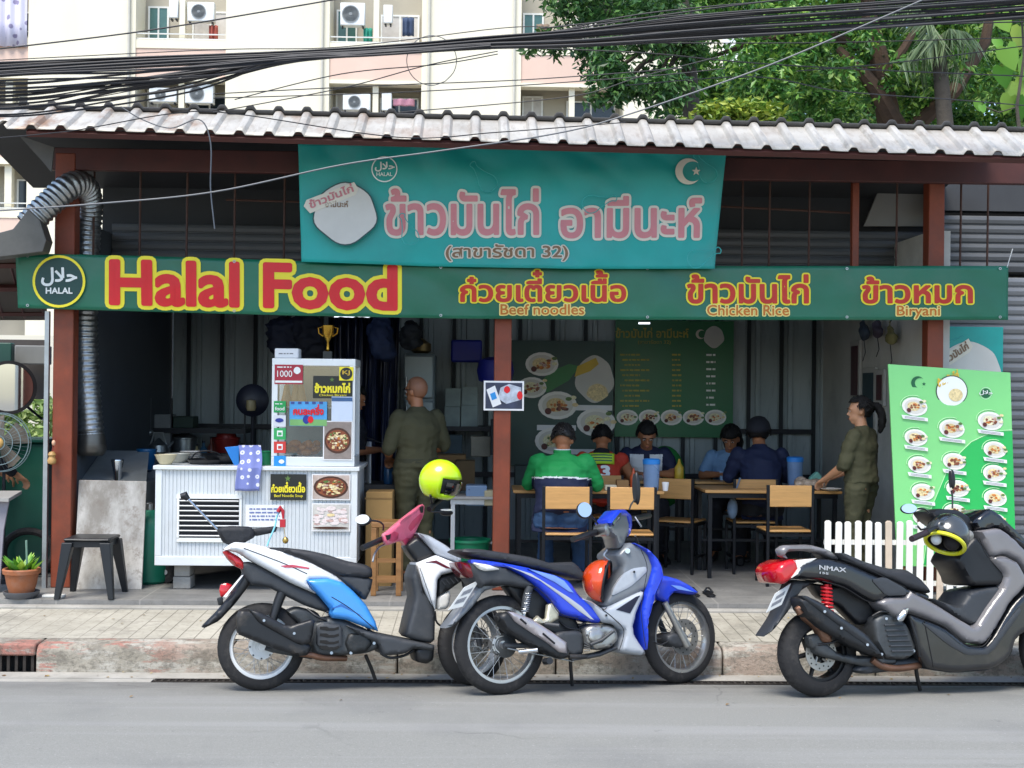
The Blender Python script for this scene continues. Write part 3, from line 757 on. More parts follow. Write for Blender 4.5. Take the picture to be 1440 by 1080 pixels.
mb = MB(BARK2); b0 = P(1040, 500, Y3); b0.z = .2; limbs(mb, b0, [([b0, P(1045, 300, Y3), P(a, 165, Y3)], .04) for a in (985, 1020, 1052, 1082)], 0); mb.build('trunk', tr)
Yf = 25.0
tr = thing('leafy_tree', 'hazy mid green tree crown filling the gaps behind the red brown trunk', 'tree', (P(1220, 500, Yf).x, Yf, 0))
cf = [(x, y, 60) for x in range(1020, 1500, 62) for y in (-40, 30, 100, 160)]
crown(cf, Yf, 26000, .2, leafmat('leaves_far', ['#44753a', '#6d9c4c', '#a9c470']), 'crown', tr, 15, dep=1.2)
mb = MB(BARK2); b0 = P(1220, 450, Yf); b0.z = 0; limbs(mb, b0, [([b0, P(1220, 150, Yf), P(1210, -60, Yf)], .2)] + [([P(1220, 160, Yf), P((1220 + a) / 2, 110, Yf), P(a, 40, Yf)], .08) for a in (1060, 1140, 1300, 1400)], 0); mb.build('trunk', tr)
YP = 16.6
tr = thing('palm_tree', 'palm with drooping grey green fronds beside the red brown trunk', 'palm', (P(1330, 500, YP).x, YP, 0))
mb = MB(BARK2); b0 = P(1340, 500, YP); b0.z = 0; top = P(1318, 52, YP); mb.tube([b0, P(1336, 250, YP), top], [.13, .11, .09], 10); mb.build('trunk', tr)
mb = MB(leafmat('palm_leaves', ['#44593a', '#61754f', '#7f8f68'], .15)); rn = random.Random(4)
for pts in ([(1318, 52), (1300, 60), (1280, 72), (1268, 92)], [(1318, 52), (1312, 58), (1300, 80), (1294, 110)], [(1318, 52), (1335, 40), (1360, 45), (1378, 62)], [(1318, 52), (1310, 25), (1290, 10), (1262, 8)], [(1318, 52), (1330, 60), (1345, 85), (1350, 110)]):
    ps = [P(a, b, YP + rn.uniform(-.3, .1)) for a, b in pts]
    for i in range(len(ps) - 1):
        for j in range(9):
            p = ps[i].lerp(ps[i + 1], j / 9); t_ = (ps[i + 1] - ps[i]).normalized()
            for sg in (-1, 1):
                d = (t_ * .35 + V((sg * .35, rn.uniform(-.3, .3), -.85))).normalized() * rn.uniform(.28, .42); w_ = t_ * .014
                mb.add([p - w_, p + w_, p + d * .6 + w_ * .8, p + d, p + d * .6 - w_ * .8], [(0, 1, 2, 3, 4)])
mb.build('crown', tr, smooth=False)
YV = 11.9
tr = thing('climbing_plant', 'large heart shaped bright green leaves beside the roof end, nearest the camera', 'plant', (P(1430, 200, YV).x, YV, P(1430, 200, YV).z))
mb = MB(leafmat('leaves_big', ['#4f8a2a', '#74a53a', '#a9bb55'], .3)); rn = random.Random(6)
for x, y, s_ in ((1412, 30, 26), (1436, 50, 30), (1420, 78, 34), (1445, 95, 32), (1412, 105, 30), (1432, 125, 34), (1418, 145, 26), (1440, 150, 30), (1376, 148, 14), (1382, 152, 12), (1404, 60, 18), (1442, 15, 26), (1450, 70, 30)):
    c = P(x, y, YV + rn.uniform(-.15, .2)); a = rn.uniform(-2.2, -.9); s2 = s_ * m_px(YV)
    ax = V((math.cos(a), rn.uniform(-.5, .3), math.sin(a))).normalized(); bx_ = ax.cross(V((rn.uniform(-.3, .3), -1, rn.uniform(-.2, .5)))).normalized()
    out = [(-.35, 0), (-.55, .22), (-.45, .45), (-.1, .5), (.3, .33), (.7, .02), (.3, -.33), (-.1, -.5), (-.45, -.45), (-.55, -.22)]
    nn = ax.cross(bx_) * .1
    mb.add([c + (ax * u + bx_ * v_ + nn * abs(v_) * 2) * s2 for u, v_ in out] + [c + ax * s2 * .1], [(i, (i + 1) % 10, 10) for i in range(10)])
mb.build('leaves', tr)
mb = MB(BARK2); mb.tube([P(1436, 205, YV), P(1430, 150, YV), P(1440, 80, YV), P(1436, 5, YV)], [.02, .016, .012, .01], 6); mb.tube([P(1432, 150, YV), P(1405, 158, YV), P(1378, 148, YV)], .006, 6); mb.build('stem', tr)

# ------------------------------------------------------------------ overhead cables
CABLE = mat('cable_black', '#26282e', .6, 0, .15, 4); CABLEG = mat('cable_grey', '#5c6168', .5, 0, .1, 4)
def smooth_path(pts, n=9):
    out = []; L = len(pts)
    for i in range(L - 1):
        p0, p1, p2, p3 = pts[max(i - 1, 0)], pts[i], pts[i + 1], pts[min(i + 2, L - 1)]
        for j in range(n):
            t = j / n
            out.append(.5 * ((2 * p1) + (p2 - p0) * t + (2 * p0 - 5 * p1 + 4 * p2 - p3) * t * t + (3 * p1 - p0 - 3 * p2 + p3) * t ** 3))
    out.append(pts[-1]); return out
def cable(pts, w_px, Y, label, group, m=CABLE, name='power_cable', wob=0):
    rn = random.Random(int(pts[0][1] * 7 + w_px * 13))
    ps = smooth_path([P(x, y, Y + rn.uniform(-wob, wob)) for x, y in pts])
    mb = MB(m); mb.tube(ps, w_px * m_px(Y) / 2, 6)
    return tag(mb.build(name), label, 'cable', group)
G1 = 'black cables bundled over the roof'; L1 = 'black cable in the thick bundle sagging in front of the apartment block'
rn = random.Random(21)
for i in range(14):      # the thick central bundle
    o_ = (i - 6.5) * 1.35
    cable([(-40, 100 + o_ * 1.0 + rn.uniform(-3, 3)), (180, 88 + o_ * .8), (400, 78 + o_ * .7 + rn.uniform(-2, 2)), (560, 69 + o_ * .7), (680, 60 + o_ * .9), (820, 52 + o_ * 1.3 + rn.uniform(-2, 2)), (1000, 37 + o_ * 2), (1220, 22 + o_ * 2 + rn.uniform(-3, 3)), (1480, 4 + o_ * 2.2)], rn.uniform(2.2, 4.6), 9.12 + .02 * (i % 4), L1, G1)
G2 = 'thin cables fanning out from the bundle'; L2 = 'thin black cable fanning out over the rusty end of the tin roof'
for i in range(19):
    y0 = 104 + i * 3.1 + rn.uniform(-2, 2); xm = rn.uniform(180, 300)
    cable([(-40, y0 + 4), (60, y0 + rn.uniform(-3, 3)), (xm, 100 + (y0 - 108) * .55 + rn.uniform(-4, 4)), (400, 84 + rn.uniform(-4, 5)), (540, 74 + rn.uniform(-3, 3)), (690, 66 + rn.uniform(-4, 3))], rn.uniform(1.3, 4.2), 8.98 + .012 * i, L2, G2)
G3 = 'thin cables crossing the trees'; L3 = 'thin dark cable crossing in front of the trees'
for pts, wd in (([(700, 66), (900, 74), (1040, 87), (1200, 97), (1460, 108)], 1.8), ([(720, 62), (900, 20), (1200, -8), (1300, -20)], 2), ([(740, 50), (1000, 12), (1200, -12)], 2.4), ([(690, 64), (880, 48), (1100, 40), (1460, 30)], 2),
                ([(760, 40), (950, 22), (1200, 12), (1460, -6)], 2.2), ([(860, 60), (1150, 60), (1460, 52)], 1.6), ([(880, 120), (1060, 108), (1180, 128), (1340, 140), (1460, 150)], 1.6), ([(1120, 100), (1260, 88), (1460, 62)], 1.6), ([(740, 58), (1050, 26), (1460, 12)], 3)):
    cable(pts, wd, 9.3, L3, G3)
G4 = 'single cables crossing the cream wall'
cable([(-30, 72), (200, 44), (420, 8), (520, -10)], 2.2, 8.9, 'single dark cable rising across the top of the cream wall', G4)
cable([(-30, 86), (300, 70), (480, 66), (700, 40), (770, 38)], 1.4, 8.9, 'very thin cable running just above the thick bundle', G4)
for p_, l_ in (([(300, 158), (480, 124), (600, 92), (700, 72)], 'thin cable slanting from the roof up to the bundle, the upper of a pair'), ([(330, 140), (480, 104), (620, 90), (700, 76)], 'thin cable slanting from the roof up to the bundle, the lower of a pair'),
             ([(300, 138), (600, 128), (900, 108), (1020, 96)], 'thin nearly level cable passing across the lower balconies'), ([(300, 132), (540, 120), (740, 112), (960, 96)], 'very thin pale line across the balconies just under the bundle'), ([(560, 158), (800, 136), (900, 108), (1010, 80)], 'thin cable rising from the roof edge towards the dark tree')):
    cable(p_, 1.5, 9.05, l_, G4)
cable([(-30, 298), (130, 287), (300, 270), (480, 232), (620, 212), (780, 188), (880, 162), (1060, 100), (1200, 42), (1320, -10)], 2.4, 8.8, 'pale grey cable sweeping across the teal banner and up past the trees', G4, CABLEG)
cable([(-30, 196), (100, 184), (240, 160), (330, 160), (560, 193), (700, 186), (880, 172)], 1.6, 9.3, 'thin cable lying low along the canopy edge', G4)
cable([(170, 150), (200, 168), (240, 180), (280, 168), (296, 200), (296, 262), (300, 305), (302, 322)], 2, 9.5, 'loose grey wire dangling from the canopy edge in front of the shutter', G4, CABLEG)
ring = [(607 + 35 * math.cos(a * .5236 + 1), 85 + 35 * math.sin(a * .5236 + 1)) for a in range(13)]
cable(ring, 1.2, 9.2, 'thin loop of spare wire hanging under the bundle', G4, CABLEG)

# dry leaves and grit along the kerb and on the pavement
mb = MB(leafmat('dry_leaves', ['#6b4a2a', '#8f7440', '#b3a06a'], .1)); rn = random.Random(99)
for i in range(90):
    x = rn.uniform(-4, 4)
    if rn.random() < .6: y, z = rn.uniform(8.37, 8.52), -.043
    elif rn.random() < .6: y = rn.uniform(8.78, 9.7); z = .13 + .022 * (y - 8.74) + .002
    else: y, z = rn.uniform(7.4, 8.2), None
    if z is None: z = -.0 - .02 * max(0, (y - 7.45) / .45) - .03 * max(0, (y - 7.9) / .37) + .004
    a = rn.uniform(0, 6.28); L_ = rn.uniform(.012, .034); d = V((math.cos(a), math.sin(a), rn.uniform(0, .25))) * L_; s_ = V((-math.sin(a), math.cos(a), rn.uniform(-.2, .2))) * L_ * .4
    p = V((x, y, z)); mb.add([p, p + d * .5 + s_ + V((0, 0, .004)), p + d, p + d * .5 - s_ + V((0, 0, .002))], [(0, 1, 2), (0, 2, 3)])
tag(mb.build('leaf_litter', smooth=False), 'scattered dry leaves along the kerb and pavement', 'litter', kind='stuff')
# ------------------------------------------------------------------ banners and signs
def pl(tab, x):
    for (a, b), (c, d) in zip(tab, tab[1:]):
        if x <= c: return b + (d - b) * (x - a) / (c - a)
    return tab[-1][1]
def bulge(p, v, amp, seed, fold):
    q = NZ.noise(V((p.x * 1.3 + p.z * 1.1 + seed, p.z * .6, seed))) + .5 * NZ.noise(V((p.x * 3.1 - p.z * 2.5, p.z * 2 + 5, seed))) + .35 * math.sin(p.x * 2.2 + p.z * 5 + seed) * fold
    return V((0, amp * (q + .45 * (1 - abs(NZ.noise(V((p.x * 2.1 + p.z * 2.6, p.x * .7 - p.z * 1.1, seed + 4)))) * 3) * (.35 + .65 * abs(2 * v - 1))), 0))
def cloth(name, top, bot, x0, x1, Y, m, par, amp=.012, nu=90, nv=10, tilt=0, seed=0, fold=1.0):
    global CONF
    def fn(u, v):
        xt, xb = x0[0] + (x1[0] - x0[0]) * u, x0[1] + (x1[1] - x0[1]) * u
        p = P(xt, pl(top, xt), Y).lerp(P(xb, pl(bot, xb), Y + tilt), v)
        return p + bulge(p, v, amp, seed, fold)
    mb = MB(m); mb.grid(fn, nu, nv)
    za, zb = P(720, pl(top, 720), Y).z, P(720, pl(bot, 720), Y).z
    def conf(p):
        v = max(0, min(1, (za - p.z) / (za - zb))); return bulge(p, v, amp, seed, fold) + V((0, tilt * v, 0))
    CONF = conf
    return mb.build(name, par, solid=.002, ang=80)
def ringm(mb, c, r0, r1, n=36, d=.002):
    vs = []
    for k in range(n):
        a = 2 * math.pi * k / n; e = V((math.cos(a), 0, math.sin(a)))
        vs += [c + e * r0, c + e * r1]
    mb.add(vs, [(2 * k, 2 * k + 1, (2 * k + 3) % (2 * n), (2 * k + 2) % (2 * n)) for k in range(n)])
def crescent(mb, c, r, open_=R(38)):
    n = 22; o = []; 
    for k in range(n + 1):
        a = open_ + (2 * math.pi - 2 * open_) * k / n; o.append(c + V((math.cos(a), 0, math.sin(a))) * r)
    c2 = c + V((r * .33, 0, 0)); r2 = (V((math.cos(open_), 0, math.sin(open_))) * r - V((r * .33, 0, 0))).length; a0 = math.asin(math.sin(open_) * r / r2)
    for k in range(n - 1, 0, -1):
        a = a0 + (2 * math.pi - 2 * a0) * k / n; o.append(c2 + V((math.cos(a), 0, math.sin(a))) * r2)
    mb.add(o, [tuple(range(len(o)))])
def star(mb, c, r):
    o = [c + V((math.sin(k * math.pi / 5), 0, math.cos(k * math.pi / 5))) * (r if k % 2 == 0 else r * .42) for k in range(10)]
    mb.add(o, [tuple(range(10))])
ARAB = '\uFEDD\uFEFC\uFEA3'
def vinyl(name, col, rough=.34): return mat(name, col, rough, 0, .16, 1.6, .16, 11, spec=.5, dirt=.22, dirtcol=(.16, .17, .14))
GREENV = vinyl('green_vinyl', '#0e664c'); TEALV = vinyl('teal_vinyl', '#13a09a', .42)
CREAMP = mat('cream_print', '#dcd6c6', .5, 0, .05, 8); PINKP = mat('pink_print', '#cf8388', .5, 0, .08, 6); BRNP = mat('brown_print', '#86684c', .5, 0, .06, 6); ORAP = mat('orange_print', '#c9741c', .5, 0, .06, 8)
LT = mat('white_print', '#eef2ee', .5, 0, .03, 8)
def words_(par, name, spec, Y, face, halo=None, bold=.02, hb=.07, lift=.016, dy=0):
    for t, x0, y0, x1, y1 in spec:
        mb = MB(face); ptext(mb, t, x0, y0, x1, y1, Y, bold, lift + (.005 if halo else 0), dy); o = mb.build(name, par, smooth=False)
        if halo:
            mb = MB(halo); ptext(mb, t, x0, y0, x1, y1, Y, hb, lift, dy); mb.build('outline', o, smooth=False)

YB = 10.33
B1 = thing('banner', 'long narrow green banner with big red lettering outlined in yellow', 'banner', P(720, 410, YB))
top = [(20, 356), (200, 360), (420, 367), (640, 372.5), (900, 374), (1420, 374)]; bot = [(20, 433), (200, 438), (420, 444), (640, 448), (900, 450), (1420, 450)]
cloth('cloth', top, bot, (22, 25), (1418, 1417), YB, GREENV, B1, .016, 180, 14, seed=3)
words_(B1, 'shop_title', [('Halal Food', 157, 367.5, 556, 427)], YB, RED, YEL, .036, .098, .007, 8)
words_(B1, 'dish_name', [('ก๋วยเตี๋ยวเนื้อ', 648, 381, 879, 424), ('ข้าวมันไก่', 967, 387, 1136, 426), ('ข้าวหมก', 1213, 390, 1366, 426)], YB, mat('deep_red_print', '#c8321c', .5, 0, .1, 5), YEL, .03, .08, .006)
words_(B1, 'english_name', [('Beef noodles', 704, 428, 821, 442.5), ('Chicken Rice', 994, 429, 1109, 443.5), ('Biryani', 1261, 430, 1321, 448)], YB, ORAP, mat('pale_yellow_print', '#f3e48a', .5, 0, .04, 8), .014, .09, .006)
mb = MB(YEL); c = P(84, 396, YB) - V((0, .02, 0)); ringm(mb, c, 33 * m_px(YB), 36.5 * m_px(YB)); mb.build('emblem_ring', B1, smooth=False)
mb = MB(mat('emblem_green', '#0a3d38', .45, 0, .06, 5)); mb.disc(c + V((0, .003, 0)), 33 * m_px(YB), 33 * m_px(YB), .002, 36); mb.build('emblem_disc', B1, smooth=False)
mb = MB(LT); CK, CONF = CONF, None; ptext(mb, ARAB, 60, 377, 109, 402, YB, .03, .022); ptext(mb, 'HALAL', 66, 405, 103, 413, YB, .03, .022); CONF = CK; mb.build('emblem_lettering', B1, smooth=False)
mb = MB(ALU)
for x in (40, 330, 620, 910, 1190, 1405):
    for yy in (pl(top, x) + 4, pl(bot, x) - 4): mb = MB(ALU); mb.lathe([(.006, 0), (.011, 0), (.011, .005), (.006, .005)], P(x, yy, YB) - V((0, .018, 0)), M.Rotation(R(90), 3, 'X'), 10, False); mb.build('eyelet', B1)
mb = MB(mat('cord_white', '#c9c9c4', .8, 0))
for x, yy in ((24, 357), (1416, 376)): mb.tube([P(x, yy, YB), P(x + (-6 if x < 700 else 8), yy - 26, YB + .1)], .004, 5)
mb.build('tie_cord', B1)

YT = 10.2
B2 = thing('banner', 'tall teal banner with pink Thai lettering and a crescent, hung under the tin eave', 'banner', P(720, 290, YT))
top = [(418, 200), (720, 203), (1022, 209)]; bot = [(420, 368), (600, 374), (800, 378), (1006, 378)]
cloth('cloth', top, bot, (419, 424), (1021, 1005), YT, TEALV, B2, .026, 110, 32, tilt=.05, seed=9, fold=.6)
words_(B2, 'shop_title', [('ข้าวมันไก่', 543, 266, 757, 329), ('อามีนะห์', 790, 277, 986, 333)], YT, PINKP, CREAMP, .024, .075, .008)
words_(B2, 'branch_name', [('(สาขารัชดา 32)', 627, 343, 799, 366)], YT, BRNP, CREAMP, .018, .08, .006)
CONF = None
mb = MB(LT); c = P(541, 239, YT) - V((0, .036, 0)); ringm(mb, c, 16.6 * m_px(YT), 18.2 * m_px(YT)); ptext(mb, ARAB, 528, 229, 555, 242, YT, .03, .036); ptext(mb, 'HALAL', 530, 243.5, 552, 248.5, YT, .02, .036); mb.build('emblem', B2, smooth=False)
mb = MB(CREAMP); crescent(mb, P(967, 242, YT) - V((0, .034, 0)), 18.5 * m_px(YT)); star(mb, P(978, 242, YT) - V((0, .034, 0)), 6.5 * m_px(YT)); mb.build('crescent_and_star', B2, smooth=False)
mb = MB(mat('cyan_print', '#3fb0ad', .5, 0))
def drum(mb, x, y, s, rot, Y):
    o = [(-1.6, -.25), (-1.75, .0), (-1.6, .3), (-1.2, .22), (-.4, .45), (.3, .75), (.9, .6), (1.15, 0), (.9, -.6), (.3, -.72), (-.4, -.4), (-1.2, -.15), (-1.6, -.25)]
    ca, sa = math.cos(rot), math.sin(rot)
    mb.tube(smooth_path([P(x + s * (u * ca - v * sa), y + s * (u * sa + v * ca), Y) - V((0, .028, 0)) for u, v in o], 4), .0035, 4)
for x, y, s, r_ in ((682, 252, 17, .9), (838, 286, 17, 2.9), (992, 240, 16, 1.0), (575, 327, 16, 1.2), (985, 362, 17, 2.8)): mb = MB(mat('cyan_print')); drum(mb, x, y, s, r_, YT); mb.build('drumstick_outline', B2)
mb = MB(CREAMP)      # plain pale badge where the shop's badge is printed
def blob(mb, x, y, rx, ry, Y, dy=0, pts=40, wob=.05, ph=0):
    mb.add([P(x + rx * math.cos(a) * (1 + wob * math.sin(5 * a + ph)), y + ry * math.sin(a) * (1 + wob * math.cos(4 * a + ph)), Y) - V((0, dy, 0)) for a in [2 * math.pi * k / pts for k in range(pts)]], [tuple(range(pts))])
mb.use(mat('badge_edge', '#1d4f4d', .5, 0)); blob(mb, 486, 301, 45, 43, YT, .024)
mb.use(mat('badge_pale', '#cfcdc6', .5, 0, .06, 4)); blob(mb, 486, 301, 43, 41, YT, .027)
mb.use(CREAMP); mb.pext([(427, 290), (431, 281), (498, 256), (504, 266), (500, 274), (436, 300)], YT - .031, .001)
mb.use(PINKP); textfit(mb, 'ข้าวมันไก่', (P(438, 294, YT), P(498, 270, YT), P(434, 283, YT)), .03, .05, .0335)
mb.use(BRNP); ptext(mb, 'อามีนะห์', 458, 283, 490, 292, YT, .02, .030)
mb.build('badge', B2, smooth=False)

CONF = None
# food pictures ---------------------------------------------------
FOODC = [mat('food_' + n, c, .5, 0, .3, 60) for n, c in (('meat', '#8a4a2c'), ('rice', '#e6cf9a'), ('sauce', '#5a1f17'), ('egg', '#e8dfb8'), ('green', '#5c7a3a'), ('orange', '#c9772f'), ('noodle', '#d8c08a'), ('pink', '#c9a9a0'))]
PLATE = mat('plate_white', '#ece9e2', .4, 0, .03, 8); BOWLB = mat('bowl_brown', '#4a2a1c', .4, 0, .2, 9)
def dishpic(mb, c, s, seed, ux=V((1, 0, 0)), uz=V((0, 0, 1)), plate=PLATE, asp=.72):
    """printed picture of a plate of food on a flat board: everything flat, 1-2 mm thick"""
    rn = random.Random(seed); n = 18
    def d(cx, cz, rx, rz, off, m):
        mb.use(m); o = c + ux * cx + uz * cz + V((0, -off, 0))
        mb.add([o + ux * rx * math.cos(2 * math.pi * k / n) + uz * rz * math.sin(2 * math.pi * k / n) for k in range(n)], [tuple(range(n))])
    d(0, 0, s, s * asp, .002, plate); d(0, 0, s * .8, s * asp * .78, .003, mat('plate_shade', '#d6d2c8', .4, 0, .05, 8) if plate is PLATE else plate)
    d(-.08 * s, .02 * s, s * .5, s * asp * .5, .004, FOODC[rn.choice((1, 1, 6, 3))])
    main = rn.choice(((0, 0, 5, 7), (5, 5, 3, 1), (0, 2, 0, 5), (4, 6, 0, 6), (3, 1, 5, 0)))
    for j in range(16): d(rn.uniform(-.34, .44) * s, rn.uniform(-.34, .34) * s * asp, s * rn.uniform(.06, .15), s * asp * rn.uniform(.06, .15), .005 + .0002 * j, FOODC[rn.choice(main)])
    d(-.48 * s, -.42 * s * asp, s * .17, s * .17, .009, FOODC[2])
    for j in range(3): d(rn.uniform(.5, .95) * s, rn.uniform(-.1, .7) * s * asp, s * .16, s * .1, .0095 + .0006 * j, FOODC[(1, 3, 4)[j]])
def lines(mb, x0, y0, x1, y1, Y, n, dy=0):   # unreadably small print: rows of short strokes
    rn = random.Random(int(x0 * y0))
    for i in range(n):
        y = y0 + (y1 - y0) * (i + .5) / n; x = x0; h = (y1 - y0) / n * .38
        while x < x1 - 1:
            x2 = min(x1, x + rn.uniform(2, 8)); a = P(x, y, Y); b = P(x2, y - h, Y)
            mb.add([(a.x, Y - dy, a.z), (b.x, Y - dy, a.z), (b.x, Y - dy, b.z), (a.x, Y - dy, b.z)], [(0, 1, 2, 3)]); x = x2 + 1.4

# big leaning menu board ---------------------------------------------------
MBD = thing('menu_board', 'tall green menu board with rows of dish pictures leaning beside the white fence', 'menu board', P(1338, 800, 10.3))
YM = 10.25
q = [P(1249, 512, YM + .12), P(1421, 524, YM + .12), P(1429, 800, YM), P(1262, 796, YM)]
def on(u, v, d=0): return (q[0].lerp(q[1], u)).lerp(q[3].lerp(q[2], u), v) + V((0, -d, 0))
LGRN = mat('board_light_green', '#7fd07e', .35, 0, .05, 2); MGRN = mat('board_green', '#22b052', .35, 0, .06, 2)
mb = MB(LGRN); mb.ext([q[3], q[2], q[1], q[0]], (0, .02, 0)); mb.build('panel', MBD, smooth=False, bevel=.003)
mb = MB(MGRN); mb.add([on(u, v, .0015) for u, v in ((1, .30), (.85, .31), (.66, .37), (.56, .43), (.45, .52), (.30, .72), (.22, .99), (1, .99))], [tuple(range(8))])
mb.use(mat('board_pale_line', '#bff0b8', .4, 0)); pts = [(1, .295), (.85, .305), (.66, .365), (.56, .425), (.45, .515), (.30, .715), (.22, .985)]
mb.tube([on(u, v, .002) for u, v in pts], .003, 4); mb.build('printed_swoosh', MBD, smooth=False)
mb = MB(mat('dark_green_print', '#12603a', .4, 0)); crescent(mb, on(.235, .085, .003), .052); star(mb, on(.285, .088, .003), .016); mb.build('crescent_and_star', MBD, smooth=False)
mb = MB(mat('dark_green_print')); mb.disc(on(.79, .115, .004), .038, .038, .001, 24); mb.use(LT); ringm(mb, on(.79, .115, .006), .044, .046); textfit(mb, ARAB, (on(.735, .125), on(.845, .125), on(.735, .10)), .02, .05, .008); mb.build('emblem', MBD, smooth=False)
mb = MB(mat('badge_edge2', '#3a4a3c', .5, 0)); c = on(.51, .115, .006)
mb.disc(c, .125, .122, .001, 30); mb.use(LT); mb.disc(c - V((0, .003, 0)), .117, .114, .001, 30); mb.use(mat('gold_print', '#d8b53c', .5, 0)); textfit(mb, 'ข้าวมันไก่', (on(.4, .10), on(.57, .045), on(.39, .06)), .05, .05, .012); mb.use(FOODC[1]); mb.disc(c - V((-.03, .006, .03)), .055, .05, .001, 20); mb.build('badge', MBD, smooth=False)
ds = [(.2, .205), (.2, .36), (.22, .495), (.24, .63), (.24, .755), (.5, .305), (.51, .47), (.53, .605), (.5, .725), (.82, .255), (.85, .4), (.84, .52), (.84, .645), (.83, .765)]
for i, (u, v) in enumerate(ds):
    mb = MB(); c = on(u, v, .004); ux = (q[1] - q[0]).normalized(); uz = (q[0] - q[3]).normalized(); s_ = .1 if i in (0, 5, 9) else .09
    mb.use(mat('board_pale_line')); mb.tube([c + ux * s_ * 1.12 * math.cos(a) + uz * s_ * .86 * math.sin(a) for a in [1.2 + .25 * k for k in range(9)]], .003, 4)
    dishpic(mb, c, s_, i * 7 + 1, ux, uz)
    mb.use(PAPER); b0 = c - uz * s_ * .86; 
    mb.add([b0 + ux * x_ + uz * z_ + V((0, -.012, 0)) for x_, z_ in ((-s_ * 1.1, .016), (s_ * .95, .004), (s_ * .95, -.022), (-s_ * 1.0, -.012))], [(0, 1, 2, 3)])
    mb.use(mat('grey_print', '#8b8b8b', .6, 0))
    for k_ in range(2): mb.add([b0 + ux * x_ + uz * z_ + V((0, -.0135, 0)) for x_, z_ in ((-s_ * .85, .007 - k_ * .009), (s_ * .7, -.002 - k_ * .009), (s_ * .7, -.0055 - k_ * .009), (-s_ * .85, .0035 - k_ * .009))], [(0, 1, 2, 3)])
    mb.build('dish_picture', MBD, smooth=False)
mb = MB(BROWNW); a, b = on(.06, 1), on(.94, 1)
for p in (a, b): mb.tube([p + V((0, .03, .05)), V((p.x, p.y + .02, .2))], .018, 6)
mb.build('leg', MBD)

# teal sign on the right shutter
t = thing('wall_sign', 'teal square sign with a pale badge fixed on the grey roller shutter', 'sign', P(1362, 510, 10.9))
mb = MB(TEALV); mb.pbox(1316, 460, 1411, 562, 10.9, .02); mb.build('panel', t, smooth=False, bevel=.003)
mb = MB(mat('badge_pale')); blob(mb, 1362, 520, 45, 38, 10.9, .004); mb.use(CREAMP); mb.pext([(1318, 512), (1322, 502), (1362, 476), (1368, 487), (1364, 495), (1326, 520)], 10.892, .001); mb.use(BRNP); textfit(mb, 'ข้าวมันไก่', (P(1327, 514, 10.9), P(1362, 490, 10.9), P(1322, 504, 10.9)), .03, .05, .012); mb.use(mat('cyan_print'))
mb.tube([P(1318, 492, 10.895), P(1336, 480, 10.895), P(1356, 472, 10.895)], .003, 4); mb.build('badge', t, smooth=False)

# poster on the middle post
t = thing('poster', 'white framed photo poster of a phone and red heart on the middle rust red post', 'poster', P(708, 556, 10.4))
mb = MB(PAPER); mb.pbox(680, 536, 737, 577, 10.4, .012); mb.build('board', t, smooth=False)
mb = MB(mat('poster_dark', '#32384d', .5, 0, .5, 14)); mb.pbox(682.5, 538.5, 734.5, 574.5, 10.398, .0015)
mb.use(mat('poster_pale', '#b9c0cc', .5, 0, .35, 20)); mb.pext([(704, 545), (716, 540), (733, 545), (733, 562), (712, 568), (700, 560)], 10.3965, .001)
mb.use(PAPER); mb.pext([(684, 548), (696, 542), (705, 568), (693, 573)], 10.395, .001); mb.use(mat('app_blue', '#2b8fd6', .5, 0)); mb.pext([(689, 554), (696, 551), (699, 560), (692, 563)], 10.3935, .001)
mb.use(RED); blob(mb, 713, 548, 4.5, 5, 10.396, .002, 14); blob(mb, 731, 556, 4, 6, 10.396, .002, 12); mb.build('picture', t, smooth=False)

# menu boards on the back wall
YW = 13.9
t = thing('price_board', 'large dark green price board on the back wall with five plates in a row', 'menu board', P(950, 530, YW))
mb = MB(mat('board_dark_green', '#156b3c', .4, 0, .1, 1.5)); mb.pbox(864, 452, 1032, 614, YW, .03); mb.build('panel', t, smooth=False)
DIMY = mat('dim_yellow_print', '#b5a63c', .5, 0)
mb = MB(DIMY); ptext(mb, 'ข้าวมันไก่ อามีนะห์', 866, 461, 968, 475, YW, .02, .004); ptext(mb, '(สาขารัชดา 32)', 897, 478, 943, 485, YW, .01, .004)
for i in range(11): lines(mb, 872 + (i % 3) * 3, 497 + i * 7.2, 900 + (i * 13) % 26, 503 + i * 7.2, YW, 1, .004); lines(mb, 945, 497 + i * 7.2, 958, 503 + i * 7.2, YW, 1, .004)
mb.use(LT)
for i in range(8): lines(mb, 993, 497 + i * 10, 1006, 504 + i * 10, YW, 1, .004)
mb.build('price_list', t, smooth=False)
mb = MB(mat('badge_pale')); blob(mb, 1004, 474, 14, 15, YW, .006); mb.use(CREAMP); crescent(mb, P(985, 470, YW) - V((0, .006, 0)), .05); mb.build('badge', t, smooth=False)
for i in range(5):
    mb = MB(); dishpic(mb, P(882 + i * 31, 587, YW) - V((0, .004 + .0 * i, 0)), .112, 40 + i); mb.build('dish_picture', t, smooth=False)
t = thing('price_board', 'dim menu board with oval plates behind the man in the green shirt', 'menu board', P(780, 560, YW - .1))
mb = MB(mat('board_dim', '#24463f', .45, 0, .15, 2)); mb.pbox(716, 480, 863, 655, YW - .1, .03); mb.build('panel', t, smooth=False)
mb = MB(mat('swoosh_green', '#2a7a3c', .45, 0)); mb.pext([(752, 545), (775, 522), (800, 512), (815, 515), (800, 535), (770, 552)], YW - .102, .001); mb.use(mat('badge_pale')); blob(mb, 836, 533, 27, 32, YW - .1, .004); mb.use(mat('gold_print')); mb.pext([(808, 530), (812, 515), (838, 503), (842, 512), (830, 522)], YW - .106, .001); mb.use(FOODC[1]); blob(mb, 840, 552, 15, 12, YW - .1, .007); mb.build('badge', t, smooth=False)
